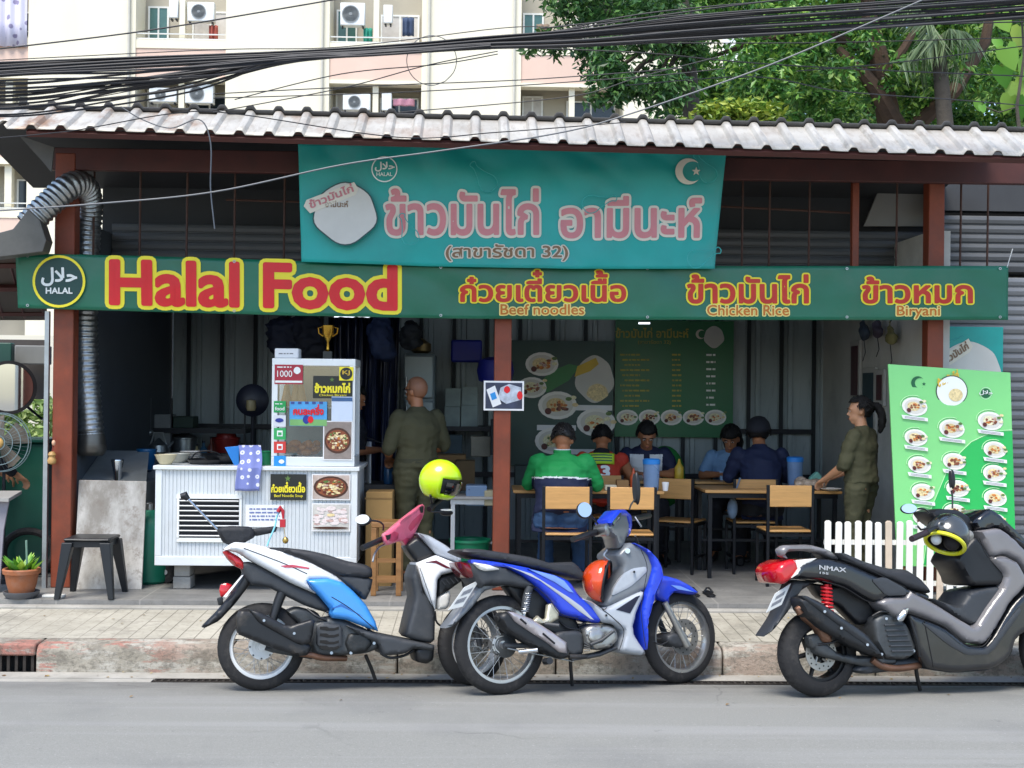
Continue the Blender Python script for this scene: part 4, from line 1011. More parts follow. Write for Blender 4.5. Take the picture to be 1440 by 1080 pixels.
for i, (x, y, s_) in enumerate(((784, 570, .2), (838, 594, .2), (762, 512, .17), (778, 620, .19), (748, 545, .15))):
    mb = MB(); dishpic(mb, P(x, y, YW - .1) - V((0, .003 + (i % 2) * .011, 0)), s_, 60 + i); mb.build('dish_picture', t, smooth=False)
mb = MB(PAPER)
for x, y in ((806, 570), (755, 598), (800, 632)): mb.pbox(x, y, x + 55, y + 7, YW - .102, .001)
mb.build('name_strip', t, smooth=False)

# ------------------------------------------------------------------ white fence
FY = 9.95
t = thing('picket_fence', 'low white picket fence standing in front of the green menu board', 'fence', P(1260, 842, FY))
zt, zb = P(1240, 733, FY).z, .2
xs_ = [P(1160 + 14.35 * i, 780, FY).x for i in range(15)]; wd = 9.2 * m_px(FY)
mb = MB(mat('fence_white', '#e6e5df', .55, 0, .05, 8, dirt=.3, dirtcol=(.5, .45, .38)))
for z in (zt - .16, zb + .14): mb.bx(xs_[0], FY + .021, z - .018, xs_[-1] + wd, FY + .04, z + .018)
mb.build('rail', t, smooth=False)
for i, x in enumerate(xs_):
    m2 = MB(mat('fence_white') if i not in (6, 11) else mat('fence_worn', '#c9b8a4', .6, 0, .1, 8, dirt=.6, dirtcol=(.35, .25, .17)))
    h = rnd.uniform(-.008, .008)
    m2.ext([(x, FY, zb), (x + wd, FY, zb), (x + wd, FY, zt - .012 + h), (x + wd * .75, FY, zt + h), (x + wd * .25, FY, zt + h), (x, FY, zt - .012 + h)], (0, .018, 0)); sh_ = rnd.uniform(-.014, .014); m2.v = [p + V((sh_ * (p.z - zb), rnd.uniform(-.001, .001), 0)) for p in m2.v]; m2.build('picket', t, smooth=False, bevel=.003)

# ------------------------------------------------------------------ food cart
CYF = 10.3
CART = thing('food_cart', 'white ribbed food cart with a louvred vent and food pictures on its front', 'food cart', P(360, 797, CYF))
def cm(mb, x0, y0, x1, y1, Y=CYF, d=.02): mb.pbox(x0, y0, x1, y1, Y, d)
a, b = P(217, 797, CYF), P(503, 657, CYF)
X0, X1, Z0, Z1 = a.x, b.x, a.z + .01, b.z
mb = MB(mat('cart_ribbed', '#d3d8da', .4, .1, .04, 6, dirt=.25, dirtcol=(.5, .48, .44))); 
vs = []; x = X0 + .05
while x < X1 - .05: vs += [(x, CYF + .012), (x + .02, CYF + .012), (x + .023, CYF + .017), (x + .026, CYF + .012)]; x += .029
k = len(vs); mb.add([(p, y, Z0 + .07) for p, y in vs] + [(p, y, Z1 - .03) for p, y in vs], [(i, i + 1, k + i + 1, k + i) for i in range(k - 1)])
mb.bx(X0 + .01, CYF + .03, Z0 + .01, X1 - .01, CYF + .75, Z1 - .03); mb.build('body', CART, smooth=False)
FR = mat('cart_frame', '#e3e7e8', .35, .2, .03, 6)
mb = MB(FR); mb.bx(X0, CYF, Z0, X1, CYF + .03, Z0 + .07); mb.bx(X0, CYF, Z0 + .07, X0 + .05, CYF + .03, Z1 - .03); mb.bx(X1 - .05, CYF, Z0 + .07, X1, CYF + .03, Z1 - .03); mb.bx(X0 - .015, CYF - .015, Z1 - .03, X1 + .015, CYF + .8, Z1); mb.build('frame', CART, smooth=False, bevel=.004)
mb = MB(WHITE); cm(mb, 248, 696, 340, 701, CYF - .006, .02); cm(mb, 248, 757, 340, 762, CYF - .006, .02); cm(mb, 248, 701, 252, 757, CYF - .006, .02); cm(mb, 336, 701, 340, 757, CYF - .006, .02)
vent = mb.build('vent', CART, smooth=False)
mb = MB(mat('vent_dark', (.012, .012, .015), .8, 0, 0)); cm(mb, 252, 701, 336, 757, CYF + .008, .003); mb.build('opening', vent, smooth=False)
mb = MB(mat('louvre_grey', '#b4b7ba', .4, .2, .05, 8))
for i in range(8):
    y = 704.5 + i * 7; aa, bb = P(252, y, CYF), P(336, y, CYF); mb.box(((aa.x + bb.x) / 2, CYF - .0, aa.z), (bb.x - aa.x, .018, .0075), M.Rotation(R(-28), 3, 'X'))
mb.build('louvre', vent, smooth=False)
for x0, x1 in ((243, 268), (474, 494)):
    aa, bb = P(x0, 828, CYF + .1), P(x1, 798, CYF + .1); h = (Z0 - .2) / 2
    for j in range(2): mb = MB(mat('brick_grey', '#9c9a94', .9, 0, .2, 8, .5, 40)); mb.bx(aa.x + .008 * j, CYF + .1, .2 + j * h + .001, bb.x - .006 * j, CYF + .28, .2 + (j + 1) * h - .003); mb.build('support_block', CART, bevel=.006)
for x_ in (233, 450):
    mb = MB(RUBBER); c = V((P(x_, 810, CYF + .4).x, CYF + .4, .29)); mb.lathe([(.02, -.02), (.085, -.02), (.09, 0), (.085, .02), (.02, .02)], c, M.Rotation(R(90), 3, 'X'), 20); wh = mb.build('wheel', CART)
    mb = MB(ALU); mb.tube([c + V((0, -.03, 0)), c + V((0, .03, 0))], .02, 10); mb.build('hub', wh)
def card(par, name, x0, y0, x1, y1, m, Y=CYF, off=.006, th=.002):
    mb = MB(m); mb.pbox(x0, y0, x1, y1, Y - off, th); return mb.build(name, par, smooth=False)
BLK = mat('sign_black', '#20231f', .45, 0, .1, 6)
s_ = card(CART, 'dish_sign', 380, 667, 431, 703, BLK, off=.008)
mb = MB(YEL); ptext(mb, 'ก๋วยเตี๋ยวเนื้อ', 382, 678, 429, 692, CYF, .045, .0105); ptext(mb, 'Beef Noodle Soup', 386, 695, 426, 700, CYF, .01, .0105); mb.use(FOODC[4]); star(mb, P(405, 673, CYF) - V((0, .0105, 0)), .025); mb.build('lettering', s_, smooth=False)
def foodphoto(par, x0, y0, x1, y1, Y, off, seed, bowl, kind=0):
    mb = MB(PAPER); mb.pbox(x0, y0, x1, y1, Y - off, .002); w_ = (x1 - x0) * m_px(Y) / 2
    mb.use(mat('photo_ground' + str(seed), ('#8b7f78', '#b8a79c', '#c9c5bd')[seed % 3], .5, 0, .3, 12)); mb.pbox(x0 + 1.5, y0 + 1.5, x1 - 1.5, y1 - 1.5, Y - off - .001, .0008)
    c = P((x0 + x1) / 2, (y0 + y1) / 2, Y) - V((0, off + .001, 0)); rn = random.Random(seed); n = 22
    def d(cx, cz, rx, rz, o, m): mb.use(m); mb.add([c + V((cx + rx * math.cos(6.2832 * k / n), -o, cz + rz * math.sin(6.2832 * k / n))) for k in range(n)], [tuple(range(n))])
    hh = min((y1 - y0) * m_px(Y) / 2 - .01, w_ * .9)
    if kind == 0:
        d(0, 0, w_ * .88, hh * .96, .001, BOWLB); d(0, .0, w_ * .76, hh * .8, .002, FOODC[0])
        for j in range(120):
            a = rn.uniform(0, 6.28); r_ = .66 * math.sqrt(rn.random()); sz = rn.uniform(.035, .11); d(w_ * r_ * math.cos(a), hh * r_ * math.sin(a), w_ * sz, hh * sz * .8, .003 + .00004 * j, FOODC[rn.choice((1, 6, 3, 0, 7, 5, 1) if r_ < .45 else (0, 6, 4, 2, 1))])
    else:
        for j in range(40):
            d(w_ * rn.uniform(-.75, .75), hh * rn.uniform(-.55, .75), w_ * rn.uniform(.1, .25), hh * rn.uniform(.07, .18), .001 + .0001 * j, (mat('food_white', '#e6d8d4', .5, 0, .12, 50), FOODC[7], mat('food_white'), mat('food_white'))[j % 4])
        d(0, hh * .2, w_ * .2, hh * .12, .008, FOODC[1]); d(0, -hh * .82, w_ * .9, hh * .1, .006, BOWLB)
    return mb.build('food_picture', par, smooth=False)
foodphoto(CART, 438, 667, 493, 703, CYF, .008, 1, 0); foodphoto(CART, 438, 708, 493, 747, CYF, .008, 2, 0, 1)
s_ = card(CART, 'notice', 345, 710, 399, 741, PAPER, off=.008)
mb = MB(mat('blue_print', '#6a78a8', .6, 0)); lines(mb, 351, 714, 394, 734, CYF, 4, .0105); mb.build('lettering', s_, smooth=False)

# display cabinet on the cart
DC = thing('display_cabinet', 'white glass fronted display cabinet covered in stickers, standing on the food cart', 'cabinet', P(440, 655, CYF + .03))
DY = CYF + .05
a, b = P(381, 655, DY), P(500, 505, DY); x0, x1, z0, z1 = a.x, b.x, Z1 + .002, b.z
D = .45; f_ = .045
mb = MB(FR)
mb.bx(x0, DY, z0, x1, DY + D, z0 + .07); mb.bx(x0, DY, z1 - .055, x1, DY + D, z1)
for xx in (x0, x1 - f_):
    for yy in (DY, DY + D - f_): mb.bx(xx, yy, z0 + .07, xx + f_, yy + f_, z1 - .055)
mb.build('frame', DC, smooth=False, bevel=.004)
mb = MB(mat('cabinet_back', '#6f8079', .5, .2, .1, 3)); mb.bx(x0 + f_, DY + D - .02, z0 + .07, x1 - f_, DY + D - .01, z1 - .055); mb.build('back_panel', DC, smooth=False)
mb = MB(GLASS); mb.bx(x0 + f_, DY + .012, z0 + .07, x1 - f_, DY + .016, z1 - .055); mb.build('glass_pane', DC, smooth=False)
mb = MB(ALU); mb.bx(x0 + f_, DY + .06, z0 + .44, x1 - f_, DY + D - .03, z0 + .452); mb.build('shelf', DC, smooth=False)
mb = MB(FOODC[5]); rn = random.Random(5)
for i in range(22): mb.ball((rn.uniform(x0 + .12, x1 - .3), DY + rn.uniform(.1, .25), z0 + .1 + rn.uniform(0, .07)), (rn.uniform(.03, .05), .035, .028), 10)
tag(mb.build('fried_chicken'), 'heap of golden fried chicken inside the glass display cabinet', 'food', kind='stuff')
for i, (x_, y_) in enumerate(((403, 557), (416, 556), (424, 557))):
    mb = MB(mat('roast_skin', '#a8793a', .35, 0, .25, 12)); c = P(x_, y_, DY + .2); mb.lathe([(.005, .1), (.02, .08), (.03, .02), (.045, -.05), (.035, -.1), (.005, -.12)], c, n=14)
    mb.tube([c + V((0, 0, .09)), V((c.x, c.y, z1 - .056))], .003, 5)
    tag(mb.build('roast_chicken'), 'brown roast chicken hanging inside the glass cabinet', 'food', 'roast chickens hung in the cabinet')
def sticker(name, x0_, y0_, x1_, y1_, m, off=.004): return card(DC, name, x0_, y0_, x1_, y1_, m, DY, off, .0015)
s_ = sticker('phone_sticker', 386, 513, 426, 540, mat('sticker_red', '#a8283a', .45, 0, .06, 6)); mb = MB(LT); ptext(mb, '1000', 390, 521, 411, 530, DY, .01, .007); lines(mb, 390, 515, 410, 519, DY, 1, .007); blob(mb, 418, 521, 5, 5, DY, .007, 14); mb.pbox(387, 535.5, 425, 538, DY - .007, .001); mb.build('lettering', s_, smooth=False)
s_ = sticker('dish_sign', 440, 529, 496, 560, BLK); mb = MB(YEL); ptext(mb, 'ข้าวหมกไก่', 443, 539, 492, 552, DY, .05, .007); ptext(mb, 'Chicken Biryani', 449, 554, 487, 558, DY, .01, .007); mb.use(FOODC[4]); star(mb, P(467, 534, DY) - V((0, .007, 0)), .02); mb.build('lettering', s_, smooth=False)
s_ = sticker('crest_sticker', 477, 516, 497, 535, YEL, .008); mb = MB(BLK); mb.disc(P(487, 525.5, DY) - V((0, .0105, 0)), .047, .047, .001, 20); mb.use(mat('gold_print')); ptext(mb, 'KJ', 482, 521, 492, 528, DY, .02, .0125); mb.build('lettering', s_, smooth=False)
s_ = sticker('scheme_poster', 407, 565, 460, 599, mat('poster_sky', '#4f9fd8', .45, 0, .12, 8), .008)
mb = MB(RED); ptext(mb, 'คนละครึ่ง', 413, 569, 455, 583, DY, .05, .0125); mb.use(mat('poster_green', '#7ab06a', .5, 0)); mb.pbox(407.5, 590, 459.5, 598.5, DY - .01, .001); mb.use(mat('heart_blue', '#23368f', .5, 0)); blob(mb, 431, 590, 5, 6, DY, .012, 14); mb.use(RED); blob(mb, 437, 590, 4, 5, DY, .013, 14); mb.use(mat('awning_stripe', '#3a4a8a', .5, 0))
for i in range(5): mb.pbox(409 + i * 10, 565, 414 + i * 10, 568, DY - .011, .001)
mb.build('lettering', s_, smooth=False)
for n_, y_, c_, tx in (('delivery_sticker', 564, '#1f9a50', 'food'), ('car_sticker', 584, '#d5d8de', ''), ('chat_sticker', 602, '#2fa85c', ''), ('gift_sticker', 621, '#cf3a35', ''), ('bird_sticker', 641, '#2390d8', '')):
    s_ = sticker(n_, 385, y_, 402, y_ + 16, mat('st_' + c_, c_, .45, 0, .05, 8)); mb = MB(LT)
    if tx: ptext(mb, 'food', 387, y_ + 8, 400, y_ + 13, DY, .02, .007); lines(mb, 387, y_ + 3, 399, y_ + 6, DY, 1, .007)
    elif n_[0] == 'c' and n_[1] == 'a': mb.use(mat('heart_blue')); blob(mb, 393, y_ + 7, 6, 3, DY, .007, 14)
    elif n_[0] == 'b': blob(mb, 396, y_ + 8, 4, 3, DY, .007, 12)
    else: mb.pbox(389.5, y_ + 3.5, 397.5, y_ + 11.5, DY - .007, .001); mb.use(mat('st_' + c_)); mb.pbox(391, y_ + 6, 396, y_ + 10, DY - .0085, .001)
    mb.build('lettering', s_, smooth=False)
s_ = sticker('payment_sheet', 466, 558, 496, 592, mat('sheet_pale', '#c9d6e8', .5, 0, .04, 8), .01); mb = MB(mat('sheet_blue', '#3c5f8c', .5, 0)); mb.pbox(466.5, 559, 495.5, 564, DY - .0125, .001); mb.build('heading', s_, smooth=False)
foodphoto(DC, 454, 592, 496, 647, DY, .008, 3, 0)
s_ = MB(PAPER); 
# things on the cabinet and cart
t = thing('carton', 'small white box lying on top of the display cabinet', 'box', P(404, 504, DY)); mb = MB(PAPER); aa, bb = P(386, 505, DY + .08), P(420, 490, DY + .08); mb.bx(aa.x, DY + .08, z1 + .001, bb.x, DY + .25, bb.z); mb.build('carton_body', t, bevel=.01); mb = MB(mat('grey_print')); lines(mb, 392, 496, 414, 500, DY + .08, 1, .002); mb.build('lettering', t, smooth=False)
t = thing('trophy', 'golden trophy cup on a dark stand on top of the display cabinet', 'trophy', P(461, 505, DY + .15)); c = V((P(461, 500, DY + .15).x, DY + .15, z1 + .001))
mb = MB(BLK); mb.bx(c.x - .035, c.y - .035, c.z, c.x + .035, c.y + .035, c.z + .06); mb.build('base', t, smooth=False, bevel=.004)
mb = MB(mat('gold', '#b8923c', .25, 1, .1, 9)); mb.lathe([(.03, .061), (.012, .075), (.008, .13), (.02, .15), (.042, .19), (.05, .26), (.046, .262), (.03, .2), (.005, .17)], c, n=20)
for sg in (-1, 1): mb.tube([c + V((sg * .046, 0, .25)), c + V((sg * .075, 0, .24)), c + V((sg * .07, 0, .2)), c + V((sg * .035, 0, .175))], .005, 6)
mb.build('cup', t)
def bowl(label, x, y, Y, r, h, m, name='bowl', grp=None, thick=.004):
    c = P(x, y, Y); c.z = Z1 + .003
    mb = MB(m); mb.lathe([(r * .5, 0), (r * .8, h * .5), (r, h), (r - thick, h), (r * .78, h * .5), (r * .45, thick), (.001, thick)], c, n=24); return tag(mb.build(name), label, 'bowl', grp)
CERAM = mat('cream_ceramic', '#cfc3a0', .35, 0, .06, 8)
bowl('cream bowl with a ladle at the near edge of the cart top', 233, 656, CYF + .12, .085, .075, CERAM)
bowl('pale shallow bowl behind the cream bowl on the cart', 250, 656, CYF + .38, .1, .07, mat('pale_enamel', '#b8b6a8', .35, 0, .06, 8))
t = thing('frying_pan', 'dark pan with a curved handle lying on the cart top', 'pan', V((P(290, 655, CYF + .25).x, CYF + .25, Z1 + .002))); c = V(t.location)
mb = MB(BLACKP); mb.lathe([(.12, 0), (.15, .035), (.145, .036), (.115, .006), (.001, .006)], c, n=26); mb.tube(smooth_path([c + V((-.12, 0, .03)), c + V((-.08, -.01, .08)), c + V((0, -.01, .1)), c + V((.09, 0, .08)), c + V((.13, 0, .035))]), .006, 6); mb.build('pan_body', t)
mb = MB(STEELB); mb.lathe([(.10, .008), (.1, .012), (.001, .012)], c + V((-.02, -.02, 0)), n=20); mb.build('lid', t)
t = thing('wok', 'black wok on the cart top beside the spotted cloth', 'pan', V((P(315, 655, CYF + .3).x, CYF + .3, Z1 + .001))); c = V(t.location)
mb = MB(BLACKP); mb.lathe([(.06, 0), (.13, .03), (.16, .065), (.156, .066), (.125, .034), (.05, .008), (.001, .008)], c, n=26); mb.tube([c + V((.15, 0, .06)), c + V((.2, .0, .08))], .01, 8); mb.build('wok_body', t)
t = thing('bucket', 'green plastic tub on the cart between the spotted cloth and the cabinet', 'tub', V((P(372, 655, CYF + .2).x, CYF + .2, Z1 + .001))); c = V(t.location); mb = MB(mat('green_plastic', '#1e8a58', .35, 0, .06, 8)); mb.lathe([(.05, 0), (.062, .1), (.066, .1), (.066, .107), (.058, .107), (.048, .006), (.001, .006)], c, n=22); mb.build('tub_body', t)
# hanging spotted cloth and blue sheet
def _daisy(nt, b, L):
    tc = node(nt, 'ShaderNodeTexCoord'); mp = node(nt, 'ShaderNodeMapping'); mp.inputs['Scale'].default_value = (1, 0, 1); L(tc.outputs['Object'], mp.inputs[0])
    v = node(nt, 'ShaderNodeTexVoronoi'); v.inputs['Scale'].default_value = 17; v.inputs['Randomness'].default_value = .35; L(mp.outputs[0], v.inputs['Vector'])
    c = mixc(nt, L, rng(nt, L, v.outputs['Distance'], .26, .29), (.75, .76, .84), (.20, .235, .52)); c = mixc(nt, L, rng(nt, L, v.outputs['Distance'], .11, .13), (.33, .36, .6), c); L(c, b.inputs['Base Color'])
DAISY = custom('daisy_cloth', _daisy)
def apron(u, v):
    x = 333 + 34 * u + (2 * math.sin(v * 5)); y = 626 + 64 * v
    if v < .5: Y = CYF + .09 - .105 * min(1, v * 2.2)
    else: Y = CYF - .03
    return P(x + (3 if v < .4 else 0) * (1 - u), y, Y) + V((0, -.016 + .012 * math.sin(u * 9), 0))
mb = MB(DAISY); mb.grid(apron, 14, 16); tag(mb.build('apron', solid=.003), 'blue cloth patterned with white flowers draped over the cart edge', 'apron')
mb = MB(mat('bright_blue_plastic', '#1f7fd0', .35, 0, .05, 8)); mb.pext([(316, 629), (336, 627), (336, 656), (330, 656)], CYF + .14, .012); tag(mb.build('cutting_board', bevel=.003), 'bright blue plastic board beside the flowered cloth', 'board')

# ------------------------------------------------------------------ left end: duct, range, stool, boards
DUCT = mat('foil_duct', '#a9adaf', .36, .95, .2, 14, .3, 60, dirt=.35, dirtcol=(.25, .24, .22))
t = thing('exhaust_duct', 'ribbed silver exhaust duct bending down past the rust red post', 'duct', P(126, 560, 10.75))
path = smooth_path([P(128, 612, 10.78), P(122, 540, 10.78), P(119, 470, 10.78), P(120, 400, 10.78), P(123, 330, 10.74), P(126, 288, 10.66), P(118, 262, 10.52), P(98, 262, 10.36), P(68, 288, 10.27), P(38, 317, 10.22)], 34)
rs = []
d_ = 0
for i, p in enumerate(path):
    if i: d_ += (path[i] - path[i - 1]).length
    rs.append(.098 + .006 * math.sin(d_ * 6.2832 / .042))
mb = MB(DUCT); mb.tube(path, rs, 24, False); mb.build('flexible_pipe', t, ang=80, solid=.002)
mb = MB(mat('duct_bell', '#6c6a66', .4, .8, .15, 9)); e = path[0]; mb.lathe([(.1, .0), (.11, -.06), (.112, -.1), (.118, -.1), (.12, -.15), (.1, -.185), (.09, -.19), (.085, -.1), (.09, 0)], e + V((0, 0, .03)), n=26, cap=False); mb.build('collar', t)
mb = MB(mat('flashing_grey', '#5b5b58', .6, .3, .2, 6, dirt=.4)); mb.pext([(-20, 332), (18, 322), (40, 294), (56, 310), (65, 338), (60, 354), (-20, 364)], 10.12, .16); mb.build('flashing', t, smooth=False, bevel=.006)
STEELG = mat('steel_grey', '#8a8f90', .42, .35, .2, 4, .05, 90)
t = thing('stove_range', 'stainless steel cooking range standing behind the grey marbled board', 'stove', V((P(165, 760, 10.95).x, 10.95, .2))); 
mb = MB(STEELG); aa, bb = P(112, 678, 10.8), P(206, 640, 10.8); mb.bx(aa.x, 10.8, .2, bb.x, 11.3, aa.z); mb.ext([(aa.x, 11.3, aa.z), (bb.x, 11.3, aa.z), (bb.x - .14, 11.5, bb.z), (aa.x + .02, 11.5, bb.z)], (0, .02, 0)); mb.add([(aa.x, 10.8, aa.z + .002), (bb.x, 10.8, aa.z + .002), (bb.x - .1, 11.3, bb.z), (aa.x + .03, 11.3, bb.z)], [(0, 1, 2, 3)]); mb.build('range_body', t, smooth=False)
mb = MB(CHROME); c = P(165, 678, 10.85); mb.lathe([(.03, .0), (.035, .08), (.05, .17), (.048, .18), (.02, .18)], c, n=18); mb.build('chimney', t)
t = thing('marble_board', 'grey marbled board leaning upright beside the black metal stool', 'board', P(155, 828, 10.4))
def _marb(nt, b, L):
    n1 = nz(nt, L, 3.2, 9, .7, mp=(1, 1, .45)); n2 = nz(nt, L, 9, 9, .75)
    c = mixc(nt, L, rng(nt, L, n1, .38, .62), (.24, .215, .18), (.56, .54, .50)); c = mixc(nt, L, mul(nt, L, rng(nt, L, n2, .52, .62), .7), c, (.2, .165, .13)); L(c, b.inputs['Base Color'])
mb = MB(custom('marble_print', _marb, rough=.4)); aa, bb, cc, d2 = P(103, 828, 10.36), P(199, 828, 10.36), P(206, 677, 10.52), P(111, 675, 10.52)
for p in (aa, bb): p.z = .201
mb.ext([aa, bb, cc, d2], (0, .018, 0)); mb.build('sheet', t, smooth=False, bevel=.002)
t = thing('metal_stool', 'black metal stool with splayed legs in front of the marbled board', 'stool', V((P(129, 845, 10.05).x, 10.05, .2)))
c = V(t.location); st = mat('stool_black', '#202327', .4, .3, .1, 9); ht = P(129, 754, 10.05).z; hw = .165
mb = MB(st); mb.box((c.x, c.y, ht - .012), (hw * 2, hw * 2, .024)); mb.build('seat', t, bevel=.012)
mb = MB(st); mb.box((c.x, c.y - hw + .02, ht - .045), (hw * 1.9, .012, .04)); mb.box((c.x, c.y + hw - .02, ht - .045), (hw * 1.9, .012, .04)); mb.box((c.x - hw + .02, c.y, ht - .045), (.012, hw * 1.8, .04)); mb.box((c.x + hw - .02, c.y, ht - .045), (.012, hw * 1.8, .04)); mb.build('apron', t, smooth=False)
for sx_ in (-1, 1):
    for sy_ in (-1, 1):
        mb = MB(st); tp = c + V((sx_ * (hw - .03), sy_ * (hw - .03), ht - .03 - c.z)); bt = c + V((sx_ * (hw + .03), sy_ * (hw + .03), .001)); 
        mb.add([tp + V((a * .04, b * .04, 0)) for a, b in ((-1, -1), (1, -1), (1, 1), (-1, 1))] + [bt + V((a * .02, b * .02, 0)) for a, b in ((-1, -1), (1, -1), (1, 1), (-1, 1))], [(3, 2, 1, 0), (4, 5, 6, 7), (0, 1, 5, 4), (1, 2, 6, 5), (2, 3, 7, 6), (3, 0, 4, 7)]); mb.build('leg', t, smooth=False, bevel=.006)
t = thing('gas_cylinder', 'green gas cylinder between the marbled board and the white cart', 'gas cylinder', V((P(209, 820, 10.75).x, 10.75, .2))); c = V(t.location)
mb = MB(mat('gas_green', '#1c7a62', .4, .1, .1, 6)); mb.lathe([(.14, 0), (.16, .02), (.165, .1), (.165, .42), (.14, .5), (.07, .55), (.05, .57)], c, n=24); mb.build('tank', t); mb = MB(ALU); mb.lathe([(.03, .571), (.03, .62), (.01, .63)], c, n=12); mb.build('valve', t)
mb = MB(mat('rag_white', '#cfcfca', .8, 0)); mb.bx(P(60, 838, 9.95).x, 9.93, .201, P(90, 838, 9.95).x, 10.0, .22); tag(mb.build('wood_strip', bevel=.004), 'white strip of wood lying on the floor at the foot of the post', 'strip')
# aluminium frame strip and gourd charm
mb = MB(ALU); x_ = P(66, 640, 10.44).x; mb.bx(x_ - .016, 10.4, .2, x_ + .016, 10.44, P(66, 438, 10.44).z); mb.build('frame_strip', SB, smooth=False)
t = thing('gourd_charm', 'small wooden gourd charm hanging on the rust red post', 'charm', P(73, 640, 10.38)); c = P(73, 645, 10.36)
mb = MB(mat('gourd_wood', '#b08a52', .5, 0, .15, 20)); mb.lathe([(.004, .055), (.02, .05), (.03, .03), (.022, .012), (.034, -.012), (.03, -.035), (.008, -.045)], c, n=16); mb.build('gourd', t); mb = MB(mat('cord_red', '#7a2f28', .8, 0)); mb.tube([c + V((0, 0, .05)), c + V((.01, .01, .11)), c + V((.02, .035, .17))], .004, 5); mb.build('cord', t)
mb = MB(mat('bead_pale', '#d8a98a', .5, 0)); mb.ball(c + V((.012, 0, .12)), (.015, .015, .022), 10); mb.build('bead', t)

# ------------------------------------------------------------------ neighbouring stall at the far left
LN = thing('market_stall', 'neighbouring stall with a low dark roof around the round mirror', 'stall', P(20, 830, 11))
mb = MB(mat('stall_roof', '#4a4038', .7, 0, .2, 4)); mb.add([P(-60, 355, 10.3), P(66, 356, 10.4), P(66, 448, 12.5), P(-60, 448, 12.5)], [(0, 1, 2, 3)]); mb.build('roof', LN, smooth=False, solid=.03)
mb = MB(DARKBEAM); 
for y, Y in ((372, 10.6), (405, 11.2), (440, 12.2)): mb.tube([P(-60, y, Y), P(64, y, Y)], .03, 4)
for x in (0, 30, 58): mb.tube([P(x - 15, 372, 10.65), P(x + 5, 446, 12.4)], .02, 4)
mb.build('roof_beam', LN, smooth=False)
mb = MB(mat('stall_wall', '#4c4744', .8, 0, .2, 3)); mb.pbox(-90, 478, 64, 560, 13.2, .05); mb.build('wall', LN, smooth=False)
mb = MB(mat('stall_wall2', '#7c7e7d', .8, 0, .1, 3)); mb.pbox(20, 486, 64, 512, 12.9, .2); tag(mb.build('storage_box', bevel=.01), 'grey storage box high under the neighbouring stall roof', 'box')
mb = MB(mat('stall_green', '#1d4a40', .5, 0, .1, 3)); mb.pbox(-30, 482, 16, 560, 12.7, .1); tag(mb.build('signboard', bevel=.01), 'dark green board behind the round mirror', 'board')
Yq = 15.5
tr = thing('leafy_bush', 'sunlit pale green bush seen under the neighbouring stall roof', 'bush', P(50, 640, Yq))
crown([(20, 590, 26), (50, 600, 26), (60, 575, 18), (35, 620, 24), (10, 620, 24), (58, 628, 18), (-15, 600, 26)], Yq, 1500, .15, leafmat('leaves_pale', ['#6c8a4a', '#9cb56a', '#cdd8a0']), 'crown', tr, 12, .1, .2)
mb = MB(BARK2); mb.tube([V((tr.location.x, Yq, 0)), P(48, 640, Yq), P(45, 600, Yq)], .04, 6); mb.build('trunk', tr)
mb = MB(mat('garden_wall', '#d9d3c2', .8, 0, .06, 1)); mb.bx(P(-150, 600, 16.5).x, 16.6, 0, P(120, 600, 16.5).x, 16.8, 2.35); tag(mb.build('garden_wall'), 'pale wall behind the sunlit bush', 'wall')
t = thing('round_mirror', 'round dark framed mirror above the wire guarded fan', 'mirror', P(12, 545, 10.9)); c = P(12, 545, 10.9)
yawm = M.Rotation(R(28), 3, 'Z') @ M.Rotation(R(90), 3, 'X'); r_ = 35 * m_px(10.9)
mb = MB(mat('mirror_rim', '#2a2422', .4, 0, .1, 9)); mb.lathe([(r_ - .012, -.02), (r_ + .012, -.02), (r_ + .014, .02), (r_ - .012, .02)], c, yawm, 40, False); mb.build('frame', t)
mb = MB(MIRROR); mb.lathe([(.001, .012), (r_ - .01, .012)], c, yawm, 40, False); mb.build('glass', t, smooth=False)
mb = MB(DKSTEEL); mb.tube([c + V((.12, .08, -.15)), P(60, 590, 11.2), P(66, 592, 10.46)], .012, 6); mb.build('arm', t)
t = thing('standing_fan', 'standing fan with a pale wire guard beside the rust red post', 'fan', P(5, 625, 10.7)); c = P(2, 622, 10.7); r_ = 41 * m_px(10.7)
mb = MB(mat('fan_wire', '#75878a', .4, .3, .1, 9)); rot = M.Rotation(R(90), 3, 'X')
for rr, yy in ((r_, 0), (r_ * .97, -.04), (r_ * .75, -.07), (r_ * .5, -.085), (r_ * .25, -.09)): mb.lathe([(rr - .003, yy - .003), (rr + .003, yy - .003), (rr + .003, yy + .003), (rr - .003, yy + .003), (rr - .003, yy - .003)], c, rot @ M.Rotation(R(180), 3, 'X'), 36, False)
for k in range(40):
    a = 2 * math.pi * k / 40; e = V((math.cos(a), 0, math.sin(a))); mb.tube([c + e * r_ * .2 + V((0, -.09, 0)), c + e * r_ * .75 + V((0, -.07, 0)), c + e * r_], .0012, 4, False)
mb.build('guard', t)
mb = MB(mat('fan_blade', '#7d7468', .4, 0, .1, 6))
for k in range(4):
    a = k * math.pi / 2 + .4; e = V((math.cos(a), 0, math.sin(a))); f2 = V((-math.sin(a), 0, math.cos(a)))
    mb.add([c + e * .03 - f2 * .03 + V((0, .02, 0)), c + e * r_ * .85 - f2 * .09 + V((0, .04, 0)), c + e * r_ * .9 + f2 * .02, c + e * r_ * .75 + f2 * .1 + V((0, -.02, 0)), c + e * .03 + f2 * .03 + V((0, -.02, 0))], [(0, 1, 2, 3, 4)])
mb.build('blade', t, smooth=False, solid=.004)
mb = MB(mat('fan_hub', '#c9a05a', .4, 0)); mb.ball(c + V((0, -.08, 0)), (.045, .02, .045), 14); mb.build('hub', t)
